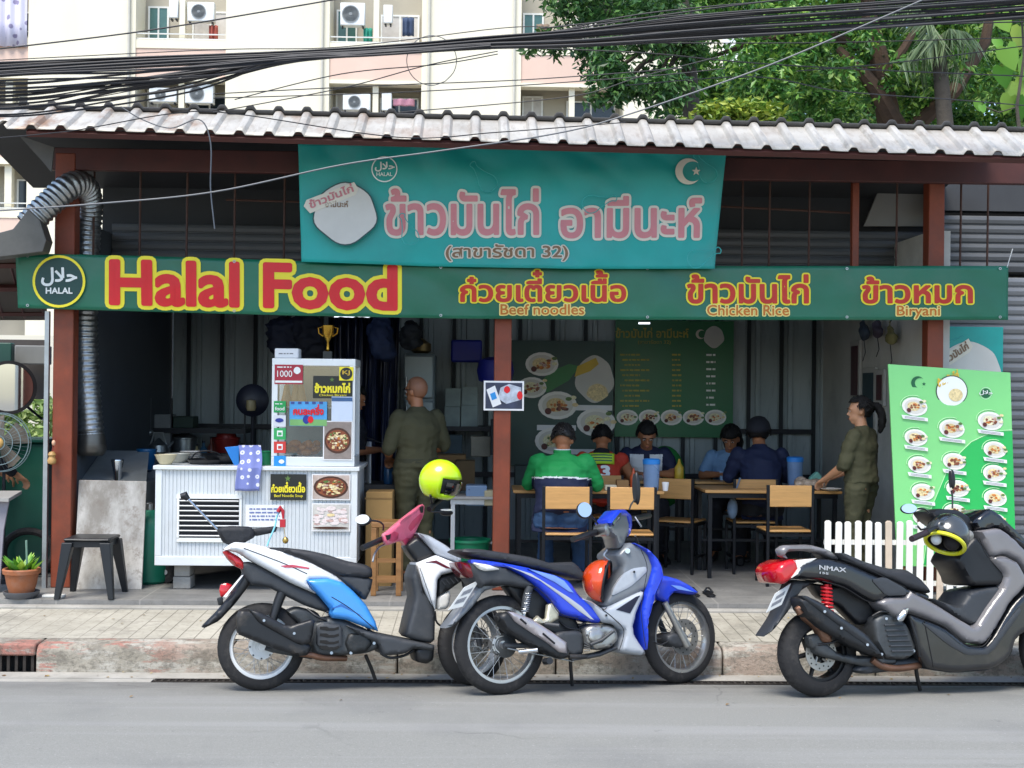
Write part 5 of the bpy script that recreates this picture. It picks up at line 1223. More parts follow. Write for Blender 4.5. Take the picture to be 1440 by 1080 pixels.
mb = MB(DKSTEEL); mb.tube([c + V((0, .06, 0)), V((c.x, c.y + .08, .22))], .014, 8); mb.lathe([(.2, 0), (.18, .03), (.02, .04)], (c.x, c.y + .08, .201), n=20); mb.build('stand', t)
t = thing('green_bin', 'large dark green plastic bin behind the wire guarded fan', 'bin', V((P(38, 800, 11.2).x, 11.2, .2))); c = V(t.location); mb = MB(mat('bin_green', '#135847', .4, 0, .1, 5)); za = P(38, 622, 11.2).z - .2
mb.ext([(c.x - .2, 11.1, .202), (c.x + .16, 11.1, .202), (c.x + .19, 11.1, .2 + za), (c.x - .23, 11.1, .2 + za)], (0, .4, 0)); mb.build('bin_body', t, bevel=.02); mb = MB(mat('bin_green')); mb.bx(c.x - .24, 11.07, .201 + za, c.x + .2, 11.53, .235 + za); mb.build('lid', t, bevel=.01)
t = thing('side_table', 'grey topped table beside the potted plant, cut by the picture edge', 'table', V((P(5, 690, 10.2).x, 10.2, .2))); zt_ = P(10, 697, 10.15).z
mb = MB(mat('table_grey', '#9a9894', .4, 0, .1, 6)); mb.ext([P(-80, 697, 10.1), P(12, 701, 10.1), P(31, 690, 10.55), P(-80, 690, 10.55)], (0, 0, -.025)); mb.build('tabletop', t, smooth=False)
mb = MB(mat('cloth_grey', '#8d8a93', .8, 0, .15, 6)); mb.pext([(-60, 702), (12, 706), (5, 745), (-2, 845), (-60, 845)], 10.16, .02); mb.build('side_panel', t, smooth=False)
t = thing('potted_plant', 'terracotta pot with green leafy shoots on the pavement edge', 'plant', V((P(30, 850, 9.93).x, 9.93, .2))); c = V(t.location)
TERRA = mat('terracotta', '#9c5f3c', .8, 0, .12, 8, .1, 60, dirt=.4, dirtcol=(.3, .24, .2)); mb = MB(TERRA)
mb.lathe([(.085, .032), (.105, .1), (.118, .175), (.132, .178), (.136, .205), (.128, .215), (.116, .21), (.1, .1), (.08, .06)], c, n=30); pot = mb.build('pot', t)
mb = MB(mat('saucer_dark', '#55565a', .6, 0, .1, 9)); mb.lathe([(.1, .001), (.125, .03), (.128, .05), (.122, .05), (.1, .012), (.001, .012)], c, n=26); mb.build('saucer', t)
mb = MB(mat('soil', '#2c2219', .95, 0, .3, 30)); mb.lathe([(.001, .185), (.108, .185)], c, n=20, cap=False); mb.build('soil', t)
mb = MB(leafmat('leaves_pot', ['#3c7a28', '#6ea534', '#a5c84a'], .25)); rn = random.Random(31)
for i in range(46):
    a = rn.uniform(0, 6.28); b0 = c + V((math.cos(a) * rn.uniform(0, .09), math.sin(a) * rn.uniform(0, .09), .19)); L_ = rn.uniform(.07, .15); d = V((math.cos(a) * .6, math.sin(a) * .6, rn.uniform(.5, 1.4))).normalized(); s2 = d.cross(V((0, 0, 1))).normalized() * L_ * .22; tip = d + V((math.cos(a) * .3, math.sin(a) * .3, -.4))
    mb.add([b0, b0 + d * L_ * .45 + s2, b0 + d * L_ * .8 + tip * L_ * .3, b0 + d * L_ * .45 - s2], [(0, 1, 2), (0, 2, 3)])
mb.build('leaves', t, smooth=False)
mb = MB(mat('stake_green', '#6f8f80', .6, 0)); mb.tube([c + V((.04, 0, .18)), P(37, 760, 9.9)], .008, 6); mb.build('stake', t)
t = thing('bicycle_wheel', 'black tyre leaning in the dark behind the potted plant', 'tyre', P(38, 755, 10.9)); c = P(40, 790, 11.0); c.z = .2 + .2; mb = MB(RUBBER)
mb.tube([c + V((.2 * math.cos(a), 0, .17 * math.sin(a))) for a in [6.2832 * k / 28 for k in range(29)]], .03, 8); mb.build('tyre', t)
# ------------------------------------------------------------------ people
def person(label, loc, rz, sc=1.0, J=None, head=(0, 0), skin=SKIN, shirt=None, sleeve=.45, trousers=None, shoes=BLACKP, hair=None, hairm=HAIR, tone=None, cat='person', hands=True, fat=1.0, vox=.0095):
    t = thing('person', label, cat, loc)
    T = M.Translation(V(loc)) @ M.Rotation(rz, 4, 'Z') @ M.Scale(sc, 4)
    D = dict(pel=(0, 0, .93), wai=(0, 0, 1.08), che=(0, .012, 1.25), nk=(0, -.005, 1.43), head=(0, .025, 1.585))
    for s, n in ((-1, 'L'), (1, 'R')):
        D.update({'sh' + n: (s * .172, 0, 1.368), 'el' + n: (s * .235, -.03, 1.10), 'wr' + n: (s * .23, .07, .87), 'hip' + n: (s * .088, 0, .90), 'kn' + n: (s * .10, .03, .49), 'an' + n: (s * .105, -.02, .085)})
    D.update(J or {}); D = {k: V(v) for k, v in D.items()}
    hy, hp = head; H = M.Translation(D['head']) @ M.Rotation(hy, 4, 'Z') @ M.Rotation(hp, 4, 'X'); H3 = H.to_3x3()
    ax = (D['shR'] - D['shL']).normalized(); up = (D['nk'] - D['pel']).normalized(); fw = up.cross(ax).normalized()
    def secs(g):
        c = D['pel']; hx = V((1, 0, 0)); shm = (D['shL'] + D['shR']) / 2; f = fat
        return [(c - up * .07, hx * (.145 * f + g), V((0, 1, 0)) * (.10 * f + g)), (c + up * .02, hx * (.165 * f + g), fw * -(.118 * f + g)), (D['wai'], hx * (.145 * f + g), fw * -(.105 * f + g)), (D['wai'].lerp(D['che'], .55), ax * (.155 * f + g), fw * -(.112 * f + g)),
                (D['che'].lerp(shm, .35), ax * (.168 * f + g), fw * -(.115 * f + g)), (shm - up * .01, ax * (.158 * f + g), fw * -(.09 + g)), (shm + up * .03, ax * (.125 * f + g), fw * -(.076 + g)), (shm + up * .055, ax * (.085 + g), fw * -(.066 + g)), (D['nk'] + up * .01, ax * (.058 + g * .4), fw * -(.06 + g * .4))]
    mb = MB(skin); mb.T = T
    mb.loft(secs(0))
    hd = D['head']
    mb.tube([D['nk'] - up * .03, hd - V((0, .012, .06))], [.058, .052], 12)
    mb.ball(hd + H3 @ V((0, -.008, .022)), (.075, .094, .095), 18, H3); mb.ball(hd + H3 @ V((0, .024, -.045)), (.056, .066, .07), 14, H3); mb.ball(hd + H3 @ V((0, .058, -.092)), (.028, .028, .022), 10, H3)
    mb.tube([hd + H3 @ V((0, .082, .012)), hd + H3 @ V((0, .106, -.028))], [.009, .0155], 8); mb.ball(hd + H3 @ V((0, .088, -.062)), (.026, .013, .011), 8, H3); mb.ball(hd + H3 @ V((0, .078, .028)), (.055, .018, .014), 8, H3)
    for s in (-1, 1): mb.ball(hd + H3 @ V((s * .076, -.008, -.008)), (.012, .02, .032), 8, H3)
    for n, s in (('L', -1), ('R', 1)):
        sh, el, wr = D['sh' + n], D['el' + n], D['wr' + n]
        mb.ball(sh, .054 * fat, 10); mb.tube([sh, sh.lerp(el, .5), el], [.056, .05, .042], 10); mb.ball(el, .042, 8); mb.tube([el, el.lerp(wr, .35), wr], [.042, .041, .027], 10)
        d = (wr - el).normalized(); sd_ = d.cross(V((0, 0, 1))); sd_ = sd_.normalized() if sd_.length > .2 else V((0, 1, 0)); nn = sd_.cross(d).normalized()
        R3 = M((sd_, d, nn)).transposed()
        mb.tube([wr - d * .01, wr + d * .04], [.027, .028], 8); mb.ball(wr + d * .06, (.041, .052, .018), 10, R3)
        for k, (o_, ln) in enumerate(((-.032, .06), (-.011, .075), (.011, .072), (.032, .055))):
            b0 = wr + d * .1 + sd_ * o_; mb.tube([b0 - d * .03, b0, b0 + d * ln * .5 - nn * ln * .28, b0 + d * ln * .62 - nn * ln * .8], [.0115, .0105, .0098, .0085], 6)
        th = wr + d * .04 - sd_ * .035 * (s); mb.tube([th, th + d * .035 - sd_ * .03 * s - nn * .012, th + d * .065 - sd_ * .028 * s - nn * .03], [.014, .0125, .0095], 6)
        hp_, kn, an = D['hip' + n], D['kn' + n], D['an' + n]
        mb.ball(hp_, .095 * fat, 10); mb.tube([hp_, hp_.lerp(kn, .5), kn], [.09 * fat, .075, .056], 12); mb.ball(kn, .056, 8); mb.tube([kn, kn.lerp(an, .35), an], [.055, .056, .038], 10)
        fd = V((s * .12, 1, 0)).normalized(); mb.tube([an - fd * .045 + V((0, 0, -.035)), an + fd * .06 + V((0, 0, -.045)), an + fd * .15 + V((0, 0, -.06))], [.038, .036, .024], 10); mb.tube([an, an + V((0, 0, -.05))], [.038, .04], 8)
    remesh(mb, 'body', vox, 2, t)
    for s in (-1, 1):
        mb = MB(mat('eye_white', '#cfc8c0', .3, 0, 0)); mb.T = T; mb.ball(hd + H3 @ V((s * .031, .086, .008)), (.013, .006, .0065), 8, H3); mb.use(HAIR); mb.ball(hd + H3 @ V((s * .031, .0905, .008)), (.0065, .004, .006), 8, H3); mb.build('eye', t)
    mb = MB(mat('lips', '#7d443a', .5, 0, .05, 20)); mb.T = T; mb.ball(hd + H3 @ V((0, .1, -.062)), (.02, .005, .006), 8, H3); mb.build('mouth', t)
    mb = MB(HAIR); mb.T = T
    for s in (-1, 1): mb.ball(hd + H3 @ V((s * .032, .093, .031)), (.02, .006, .0045), 8, H3)
    mb.build('eyebrows', t)
    if hair:
        mb = MB(hairm); mb.T = T; hx = 0 if hair == 'short' else .008
        hl = {'bald': .05, 'short': .035, 'long': .02, 'pony': .045, 'cap': .03}[hair]
        def keep(p):
            if p.z < -.055 - (.03 if hair != 'short' else 0): return False
            if p.y > .035 and p.z < hl + (.0): return False
            if p.y > -.01 and p.z < -.02: return False
            return True
        hx = -.0075 if hair == 'bald' else hx; mb.ball(hd + H3 @ V((0, -.012, .026)), (.085 + hx, .106 + hx, .105 + hx), 30, H3, keep)
        if hair == 'long':
            for a in (-.06, -.03, 0, .03, .06): mb.tube([hd + H3 @ V((a, -.09, .02)), hd + H3 @ V((a * 1.1, -.11, -.09)), hd + H3 @ V((a, -.1, -.2))], [.03, .032, .012], 8)
        if hair == 'pony':
            mb.ball(hd + H3 @ V((0, -.115, .04)), .03, 10)
            mb.tube(smooth_path([hd + H3 @ V(p) for p in ((0, -.12, .045), (.01, -.175, .02), (.005, -.20, -.06), (0, -.19, -.15), (.0, -.165, -.21))], 5), [.022 + .014 * math.sin(3.0 * k / 20) - .018 * (k / 20) ** 3 for k in range(21)], 10)
        if hair != 'bald':
            rh = random.Random(len(label)); nb_ = len(mb.v)
            for i_ in range(nb_):
                p = mb.v[i_]; c_ = (T @ hd); d_ = (p - c_).normalized(); mb.v[i_] = p + d_ * (.007 * NZ.noise(p * 60) + .004 * NZ.noise(p * 160)) + V((rh.uniform(-.003, .003), rh.uniform(-.003, .003), rh.uniform(-.006, .004)))
            for _ in range(230):
                a_, z_ = rh.uniform(0, 6.2832), rh.uniform(-.3, .98); q_ = math.sqrt(1 - z_ * z_); p = V((q_ * math.cos(a_) * (.088 + hx), q_ * math.sin(a_) * (.109 + hx), z_ * (.108 + hx)))
                if not keep(p) or p.y > .045: continue
                tg = V((p.x * .1 + rh.uniform(-.018, .018), p.y * .1 + (.012 if p.z > .05 else 0), -.05)).normalized() * rh.uniform(.018, .032); sd2 = tg.cross(p).normalized() * .007; o_ = p * 1.03
                mb.T = T; mb.add([hd + H3 @ (x_ + V((0, -.012, .026))) for x_ in (o_ - sd2, o_ + sd2, o_ + tg + p.normalized() * .001)], [(0, 1, 2)])
        mb.build('hair', t, solid=.008 if hair != 'bald' else .003)
    if shirt:
        mb = MB(shirt); mb.T = T; sc_ = secs(.016); sc_ = sc_[:-1] + [(sc_[-1][0], sc_[-1][1] * 1.05, sc_[-1][2] * 1.05)]
        if not trousers or trousers != shirt: sc_[0] = (sc_[0][0] - up * .03, sc_[0][1] * 1.08, sc_[0][2] * 1.12)
        mb.loft(sc_); mb.tube([D['nk'] - up * .02, D['nk'] + up * .028], [.074, .066], 12)
        for n in 'LR':
            sh, el, wr = D['sh' + n], D['el' + n], D['wr' + n]
            mb.ball(sh, .064 * fat, 10); e = min(1, sleeve * 2); p = sh.lerp(el, e); mb.tube([sh, sh.lerp(p, .5), p], [.066 * fat, .066, .064 - .004 * e], 12)
            if sleeve > .5:
                mb.ball(el, .057, 8); q_ = el.lerp(wr, (sleeve - .5) * 2); mb.tube([el, el.lerp(q_, .5), q_], [.057, .05, .042], 12)
        o = remesh(mb, 'shirt', .011, 2, t, .011)
        if tone:
            me = o.data; Ti = T.inverted()
            for m in tone[0]: me.materials.append(m)
            for p in me.polygons: p.material_index = tone[1](Ti @ p.center, D)
    if trousers:
        mb = MB(trousers); mb.T = T; sc_ = secs(.013)[:3]; mb.loft(sc_)
        for n in 'LR':
            hp_, kn, an = D['hip' + n], D['kn' + n], D['an' + n]; mb.ball(hp_, .107 * fat, 10); mb.tube([hp_, hp_.lerp(kn, .5), kn], [.104 * fat, .088, .072], 12); mb.ball(kn, .07, 10); mb.tube([kn, kn.lerp(an, .5), an + V((0, 0, .0))], [.071, .067, .06], 12)
        remesh(mb, 'trousers', .012, 2, t, .012)
    if shoes:
        for n, s in (('L', -1), ('R', 1)):
            an = D['an' + n]; fd = V((s * .12, 1, 0)).normalized(); mb = MB(shoes); mb.T = T
            mb.loft([(an + fd * a_ + V((0, 0, z_)), fd.cross(V((0, 0, 1))) * w_, V((0, 0, 1)) * h_) for a_, z_, w_, h_ in ((-.075, -.045, .025, .03), (-.055, -.04, .042, .043), (.02, -.042, .045, .042), (.11, -.055, .05, .029), (.17, -.063, .042, .02), (.19, -.065, .02, .012))]); mb.build('shoe', t)
    return t, T, D
def sitpose(lean=.25, seat=.45, reach=.36, handz=.77, knee=.42, hx=.12, ex=.29, down=.0):
    d = V((0, math.sin(lean), math.cos(lean))); pel = V((0, 0, seat + .085)); J = dict(pel=pel, wai=pel + d * .15, che=pel + d * .32 + V((0, .015, 0)), nk=pel + d * .5 + V((0, .02, 0)), head=pel + d * .635 + V((0, .05 + down, -down * .4)))
    for s, n in ((-1, 'L'), (1, 'R')):
        sh = pel + d * .445 + V((s * .178, .02, 0)); wr = V((s * hx, reach, handz)); J.update({'sh' + n: sh, 'wr' + n: wr, 'el' + n: sh.lerp(wr, .5) + V((s * (ex - .15), -.05, -.10)), 'hip' + n: V((s * .09, .02, seat + .085)), 'kn' + n: V((s * .13, knee, seat + .06)), 'an' + n: V((s * .14, knee - .03, .085))})
    return J
OLIVE = mat('olive_uniform', '#46452f', .85, 0, .14, 5, .5, 22); NAVY = mat('navy_cloth', '#16203f', .8, 0, .14, 6, .35, 30); DKCL = mat('dark_cloth', '#181a22', .85, 0, .2, 6, .3, 30)
JEANS = mat('blue_jeans', '#2c4a6e', .8, 0, .2, 7, .3, 40); DKTR = mat('dark_trousers', '#1b1c22', .85, 0, .15, 6, .3, 30); GRNC = mat('green_cloth', '#149048', .75, 0, .1, 5, .35, 30); WHC = mat('white_cloth', '#d9dde0', .8, 0, .06, 6, .3, 30)
F = .2
def at(px, Y, z=F): p = P(px, 640, Y); return V((p.x, Y, z))
Yb = 10.95; sc = (P(576, 531, Yb).z - F) / 1.70
bald, Tb, Db = person('bald man in an olive uniform standing with his back turned beside the display cabinet', at(586, Yb), R(30), sc, dict(elL=(-.27, -.01, 1.10), wrL=(-.16, .2, 1.02), elR=(.26, .0, 1.12), wrR=(.12, .24, 1.05)), (R(22), R(-4)), SKIN, OLIVE, .56, OLIVE, BLACKP, 'bald', mat('shaved_hair', '#8f6249', .55, 0, .12, 30, .2, 200), fat=1.16)
mb = MB(mat('belt_olive', '#34341f', .7, 0, .1, 9)); mb.T = Tb; c = Db['pel'] + V((0, 0, .06)); mb.loft([(c, V((.196, 0, 0)), V((0, .150, 0))), (c + V((0, 0, .035)), V((.192, 0, 0)), V((0, .147, 0)))]); mb.build('belt', bald)
mb = MB(BLACKP); mb.T = Tb; H3 = M.Rotation(R(22), 3, 'Z')
mb.tube([Db['head'] + H3 @ V(p) for p in ((-.082, -.02, .012), (-.083, .05, .014), (-.06, .098, .012))], .0035, 5); mb.build('glasses', bald)
Yw = 10.75; sc = (P(1208, 558, Yw).z - F) / 1.715
woman, Tw, Dw = person('woman with a black ponytail and olive uniform standing beside a table', at(1211, Yw), R(50), sc, dict(elL=(-.225, .06, 1.10), wrL=(-.13, .28, .97), elR=(.225, .06, 1.10), wrR=(.1, .3, .98), shL=(-.16, 0, 1.365), shR=(.16, 0, 1.365)), (R(34), R(-6)), SKINL, OLIVE, .62, OLIVE, BLACKP, 'pony', fat=1.13)
mb = MB(WHITE); mb.T = Tw; mb.ball((-.215, .0, 1.3), (.008, .025, .03), 8); mb.build('arm_patch', woman)
# server half hidden behind the cabinet
srv, Ts, Ds = person('server in dark clothes half hidden behind the display cabinet holding a phone', at(494, 11.35), R(-70), (P(512, 543, 11.35).z - F) / 1.70, dict(elL=(-.22, .0, 1.12), wrL=(-.05, .24, 1.12), elR=(.22, .02, 1.12), wrR=(.06, .24, 1.12)), (R(-6), R(-22)), SKIN, DKCL, .5, DKTR, BLACKP, 'short')
mb = MB(WHC); mb.T = Ts; mb.grid(lambda u, v: ((u - .5) * .3, .145 - .02 * math.cos((u - .5) * 3), 1.2 - .6 * v), 6, 6); mb.build('apron', srv, solid=.004)
ph = P(526, 619, 11.3); mb = MB(BLACKP); mb.box(ph, (.14, .07, .01), M.Rotation(R(20), 3, 'Y')); tag(mb.build('phone', bevel=.004), 'dark phone held by the server beside the cabinet', 'phone')
# seated men
Yg = 10.62
def gtone(p, D):
    d = p - D['pel']; 
    if abs(p.x) > .235: return 0
    zz = p.z + .05 * p.x * p.x * 8; z0 = D['che'].z + .01
    return 0 if zz > z0 + .012 else (2 if zz > z0 else 1)
green, Tg, Dg = person('seated man in a green and navy long sleeved shirt seen from behind', at(788, Yg), R(-8), 1.03, sitpose(.34, .44, .40, .80, .36, .13, .27, .02), (R(-4), R(-28)), SKIN, GRNC, .97, JEANS, BLACKP, 'short', mat('greying_hair', '#1f1c1b', .5, 0, .5, 30, .3, 120), ([NAVY, WHC], gtone), fat=1.22)
mb = MB(GRNC); mb.T = Tg; n_ = Dg['nk']; mb.lathe([(.064, -.01), (.07, .03), (.066, .045), (.06, .02)], n_, n=18); mb.use(WHC); mb.lathe([(.0665, .045), (.0665, .052), (.06, .05)], n_, n=18); mb.build('collar', green)
Yr = 12.0
REDC = mat('red_cloth', '#c03a26', .75, 0, .1, 6, .3, 30)
vest, Tv, Dv = person('person in a red and black numbered vest seen from behind', at(846, Yr), R(-6), .98, sitpose(.22, .44, .34, .78, .4, .16, .27, .02), (0, R(-20)), SKIN, REDC, .12, DKTR, BLACKP, 'short', tone=([DKCL, REDC], lambda p, D: 1 if (abs(p.x) < .075 and p.z > D['che'].z + .07) else 0))
mb = MB(mat('lime_panel', '#b7d832', .6, 0, .06, 9)); dv = (Dv['nk'] - Dv['pel']).normalized(); fb = V((0, dv.z, -dv.y))
def bk(x, s, o=.148): return Tv @ (Dv['pel'] + dv * s + V((x, 0, 0)) - fb * (o - x * x * 1.6))
mb.grid(lambda u, v: bk(-.115 + .23 * u, .37 + .10 * v), 8, 3); mb.build('lime_panel', vest, solid=.004)
mb = MB(mat('dark_green_print')); 
for s_ in (.395, .42, .445): mb.grid(lambda u, v: bk(-.095 + .19 * u, s_ + .012 * v, .152), 8, 1)
mb.build('lettering', vest, smooth=False)
mb = MB(LT); textfit(mb, '13', (bk(-.07, .25, .156), bk(.07, .25, .156), bk(-.07, .35, .156)), .05, .05, 0); mb.build('number', vest, smooth=False)
nw, _, _ = person('seated man in a navy and white top facing the camera and looking down', at(906, 12.55), R(178), 1.0, sitpose(.26, .46, .30, .8, .38, .12, .27, .03), (0, R(-34)), SKIN, NAVY, .4, DKTR, BLACKP, 'short', tone=([WHC], lambda p, D: 1 if (abs(p.x) < .15 and p.z < D['nk'].z - .06 and abs(p.x) > .03) else 0))
wf, _, _ = person('seated woman in a pale blue top looking down at the far table', at(1028, 12.75), R(168), .98, sitpose(.2, .44, .3, .8, .38, .12, .27, .03), (R(-8), R(-26)), SKIN, mat('pale_blue_cloth', '#6f93b8', .8, 0, .1, 6, .3, 30), .45, DKTR, BLACKP, 'long')
mb = MB(mat('bib_blue', '#9fc3e6', .8, 0, .1, 8)); mb.pext([(1012, 662), (1030, 668), (1040, 655), (1036, 690), (1014, 690)], 12.42, .012); tag(mb.build('folded_cloth', bevel=.004), 'pale blue folded cloth in front of the woman at the far table', 'cloth')
cp, Tc, Dc = person('person in dark clothes and a cap sitting with back turned beside a sling bag', at(1072, 11.62), R(-4), 1.05, sitpose(.24, .44, .36, .78, .4, .12, .25, .03), (R(-14), R(-16)), SKIN, NAVY, .9, DKTR, BLACKP, 'cap')
mb = MB(DKCL); mb.T = Tc; H3 = M.Rotation(R(-14), 3, 'Z') @ M.Rotation(R(16), 3, 'X'); hd = Dc['head']
mb.ball(hd + H3 @ V((0, -.01, .045)), (.1, .12, .105), 22, H3, lambda p: p.z > -.005); mb.add([hd + H3 @ V(p) for p in ((-.08, .09, .04), (.08, .09, .04), (.065, .19, .025), (0, .205, .025), (-.065, .19, .025))], [(0, 1, 2, 3, 4)]); mb.build('cap', cp, solid=.006)
lp, _, _ = person('person behind the grey topped table, only a dark sleeve and hand in view', at(-46, 10.75), R(-50), 1.0, dict(elR=(.27, .02, 1.02), wrR=(.16, .33, .83), elL=(-.24, .02, 1.02), wrL=(-.1, .3, .84)), (0, R(-15)), SKINL, DKCL, .95, DKTR, BLACKP, 'short')

# ------------------------------------------------------------------ tables and chairs
FRAME = mat('chair_steel', '#1b1d22', .4, .4, .1, 9)
def chair(name, label, group=None):
    t = thing(name, label, 'chair', (0, 0, 0), group); t['localspace'] = 1
    mb = MB(WOOD); mb.box((0, .0, .44), (.37, .36, .016)); mb.build('seat', t, bevel=.006)
    mb = MB(WOOD); mb.box((0, -.185, .722), (.345, .014, .172)); mb.build('backrest', t, bevel=.006)
    for s in (-1, 1):
        mb = MB(FRAME); x = s * .18; mb.box((x, -.178, .405), (.024, .028, .81)); mb.box((x - s * .0, -.198, .665), (.012, .006, .012)); mb.box((x, -.198, .765), (.012, .006, .012)); mb.build('leg', t, smooth=False, bevel=.003)
        mb = MB(FRAME); mb.box((x, .165, .2145), (.024, .028, .429)); mb.build('leg', t, smooth=False, bevel=.003)
        mb = MB(FRAME); mb.box((x, -.005, .415), (.022, .30, .024)); mb.build('side_rail', t, smooth=False); mb = MB(FRAME); mb.box((x, -.005, .14), (.018, .30, .02)); mb.build('side_rail', t, smooth=False)
    for y_ in (-.178, .165): mb = MB(FRAME); mb.box((0, y_, .41), (.334, .022, .024)); mb.build('cross_rail', t, smooth=False)
    del t['localspace']; return t
def place(o, px, Yback, rz): p = P(px, 700, Yback); o.location = (p.x - math.sin(rz) * .19, Yback + math.cos(rz) * .19, F + .001); o.rotation_euler.z = rz
GC = 'pale wood school chairs at the tables'
ch = chair('school_chair', 'pale wood chair carrying the seated man in green', GC); place(ch, 798, 10.36, 0)
for lab, px, Y, rz in (('empty pale wood chair facing the table next to the man in green', 889, 10.36, 0), ('pale wood chair turned sideways at the table beside the blue lidded jug', 945, 11.45, R(-28)), ('pale wood chair carrying the person in the dark cap', 1063, 11.42, 0), ('empty pale wood chair in front of the person in the dark cap', 1112, 10.72, R(2))):
    c = copy_thing(ch, lab); place(c, px, Y, rz)
c = copy_thing(ch, 'pale wood chair under the person in the red and black vest'); place(c, 846, 11.8, R(-6))
c = copy_thing(ch, 'pale wood chair under the man in navy and white across the table'); c.location = at(906, 12.55) + V((0, 0, .001)); c.rotation_euler.z = R(178)
c = copy_thing(ch, 'pale wood chair under the woman at the far table'); c.location = at(1028, 12.75) + V((0, 0, .001)); c.rotation_euler.z = R(168)
def table(label, x0, x1, ya, yb, h=.735, top=WOOD, leg=FRAME, name='dining_table'):
    t = thing(name, label, 'table', ((x0 + x1) / 2, (ya + yb) / 2, F))
    mb = MB(top); mb.bx(x0, ya, F + h - .024, x1, yb, F + h); mb.build('tabletop', t, bevel=.005)
    mb = MB(leg); mb.bx(x0 + .03, ya + .03, F + h - .065, x1 - .03, ya + .055, F + h - .025); mb.bx(x0 + .03, yb - .055, F + h - .065, x1 - .03, yb - .03, F + h - .025); mb.bx(x0 + .03, (ya + yb) / 2 - .012, F + .28, x1 - .03, (ya + yb) / 2 + .012, F + .3); mb.build('rail', t, smooth=False)
    for x in (x0 + .05, x1 - .05):
        for y in (ya + .05, yb - .05):
            mb = MB(leg); mb.bx(x - .016, y - .016, F + .001, x + .016, y + .016, F + h - .0245); mb.build('leg', t, smooth=False)
    return F + h
tz = table('pale wood topped table in front of the man in green', P(722, 690, 10.95).x, P(934, 690, 10.95).x, 10.95, 11.55)
table('long pale wood table between the red vest and the man in navy and white', P(800, 690, 12.15).x, P(965, 690, 12.15).x, 12.18, 12.42)
table('pale wood topped table beside the standing woman', P(990, 690, 11.2).x, P(1182, 690, 11.2).x, 11.14, 11.75)
table('far table with the woman in pale blue', P(975, 690, 12.3).x, P(1090, 690, 12.3).x, 12.2, 12.5)
table('small table with thin white legs beside the middle post', P(628, 715, 10.95).x, P(706, 715, 10.95).x, 10.95, 11.3, .68, mat('table_grey'), mat('leg_white', '#c9ccce', .4, .3, .05, 8))
def bottle(name, label, cat, px, Y, z, prof, m, cap=None, grp=None):
    c = V((P(px, 660, Y).x, Y, z + .001)); t = thing(name, label, cat, c, grp)
    mb = MB(m); mb.lathe(prof, c, n=20); mb.build('bottle_body' if name != 'water_jug' else 'jug', t)
    if cap: mb = MB(cap[1]); mb.lathe(cap[0], c, n=18); mb.build('lid' if name == 'water_jug' else 'cap', t)
    return t
JUG = mat('jug_plastic', '#8fb0dc', .25, 0, .15, 5, trans=.35); JLID = mat('jug_lid', '#2f86d8', .35, 0, .05, 8)
jp = [(.055, 0), (.062, .02), (.068, .20), (.07, .215), (.064, .215), (.055, .02), (.001, .015)]; jl = [(.072, .216), (.074, .25), (.06, .26), (.001, .262)]
jg = bottle('water_jug', 'clear water jug with a bright blue lid in front of the man in green', 'jug', 916, 11.05, tz, jp, JUG, (jl, JLID), 'water jugs')
bottle('water_jug', 'dim water jug with a blue lid on the table beside the standing woman', 'jug', 1118, 11.62, tz, jp, JUG, (jl, JLID), 'water jugs')
sq = [(.026, 0), (.03, .01), (.03, .11), (.014, .14), (.006, .18), (.002, .18)]
bottle('sauce_bottle', 'orange red squeeze bottle beside the blue lidded jug', 'bottle', 891, 11.1, tz, sq, mat('sauce_red', '#b2502c', .35, 0, .1, 8), None, 'sauce bottles')
bottle('sauce_bottle', 'yellow squeeze bottle on the long table behind the blue lidded jug', 'bottle', 955, 12.3, tz, [(a * 1.4, b * 1.1) for a, b in sq], mat('sauce_yellow', '#c9a836', .35, 0, .1, 8), None, 'sauce bottles')
bottle('drinking_cup', 'small white cup to the right of the blue lidded jug', 'cup', 936, 11.02, tz, [(.02, 0), (.03, .07), (.027, .07), (.018, .005), (.001, .005)], PAPER)
mb = MB(mat('carton_brown', '#8a6a44', .8, 0, .1, 6)); c = V((P(875, 690, 11.1).x, 11.1, tz + .001)); mb.bx(c.x - .05, 11.06, c.z, c.x + .05, 11.16, c.z + .08); tag(mb.build('napkin_box', bevel=.005), 'brown napkin box on the table beside the orange red bottle', 'box')
mb = MB(mat('carton_cream', '#d6cdb4', .8, 0, .06, 6)); c = V((P(858, 690, 11.0).x, 11.0, tz + .001)); mb.bx(c.x - .045, 10.97, c.z, c.x + .05, 11.05, c.z + .045); tag(mb.build('tissue_box', bevel=.005), 'low cream box on the table edge behind the empty chair', 'box')
mb = MB(mat('tissue_green', '#7fb9a4', .6, 0, .1, 8)); c = V((P(1147, 680, 11.5).x, 11.5, tz + .001)); mb.ext([c + V((-.06, 0, 0)), c + V((.06, 0, 0)), c + V((.05, 0, .1)), c + V((.02, 0, .14)), c + V((-.04, 0, .09))], (0, .08, 0)); tag(mb.build('tissue_pack', bevel=.006), 'pale green tissue pack on the table beside the standing woman', 'tissues')
mb = MB(mat('clear_bag', '#b9a692', .25, 0, .35, 16, .3, 40, trans=.2)); c = V((P(1142, 690, 11.2).x, 11.25, tz)); rn = random.Random(2)
for i in range(9): mb.ball(c + V((rn.uniform(-.11, .1), rn.uniform(-.05, .05), rn.uniform(.03, .07))), (rn.uniform(.04, .07), .05, rn.uniform(.03, .055)), 10)
bag = remesh(mb, 'food_bag', .012, 2); tag(bag, 'clear plastic bag of food on the table under the woman\'s hands', 'bag')
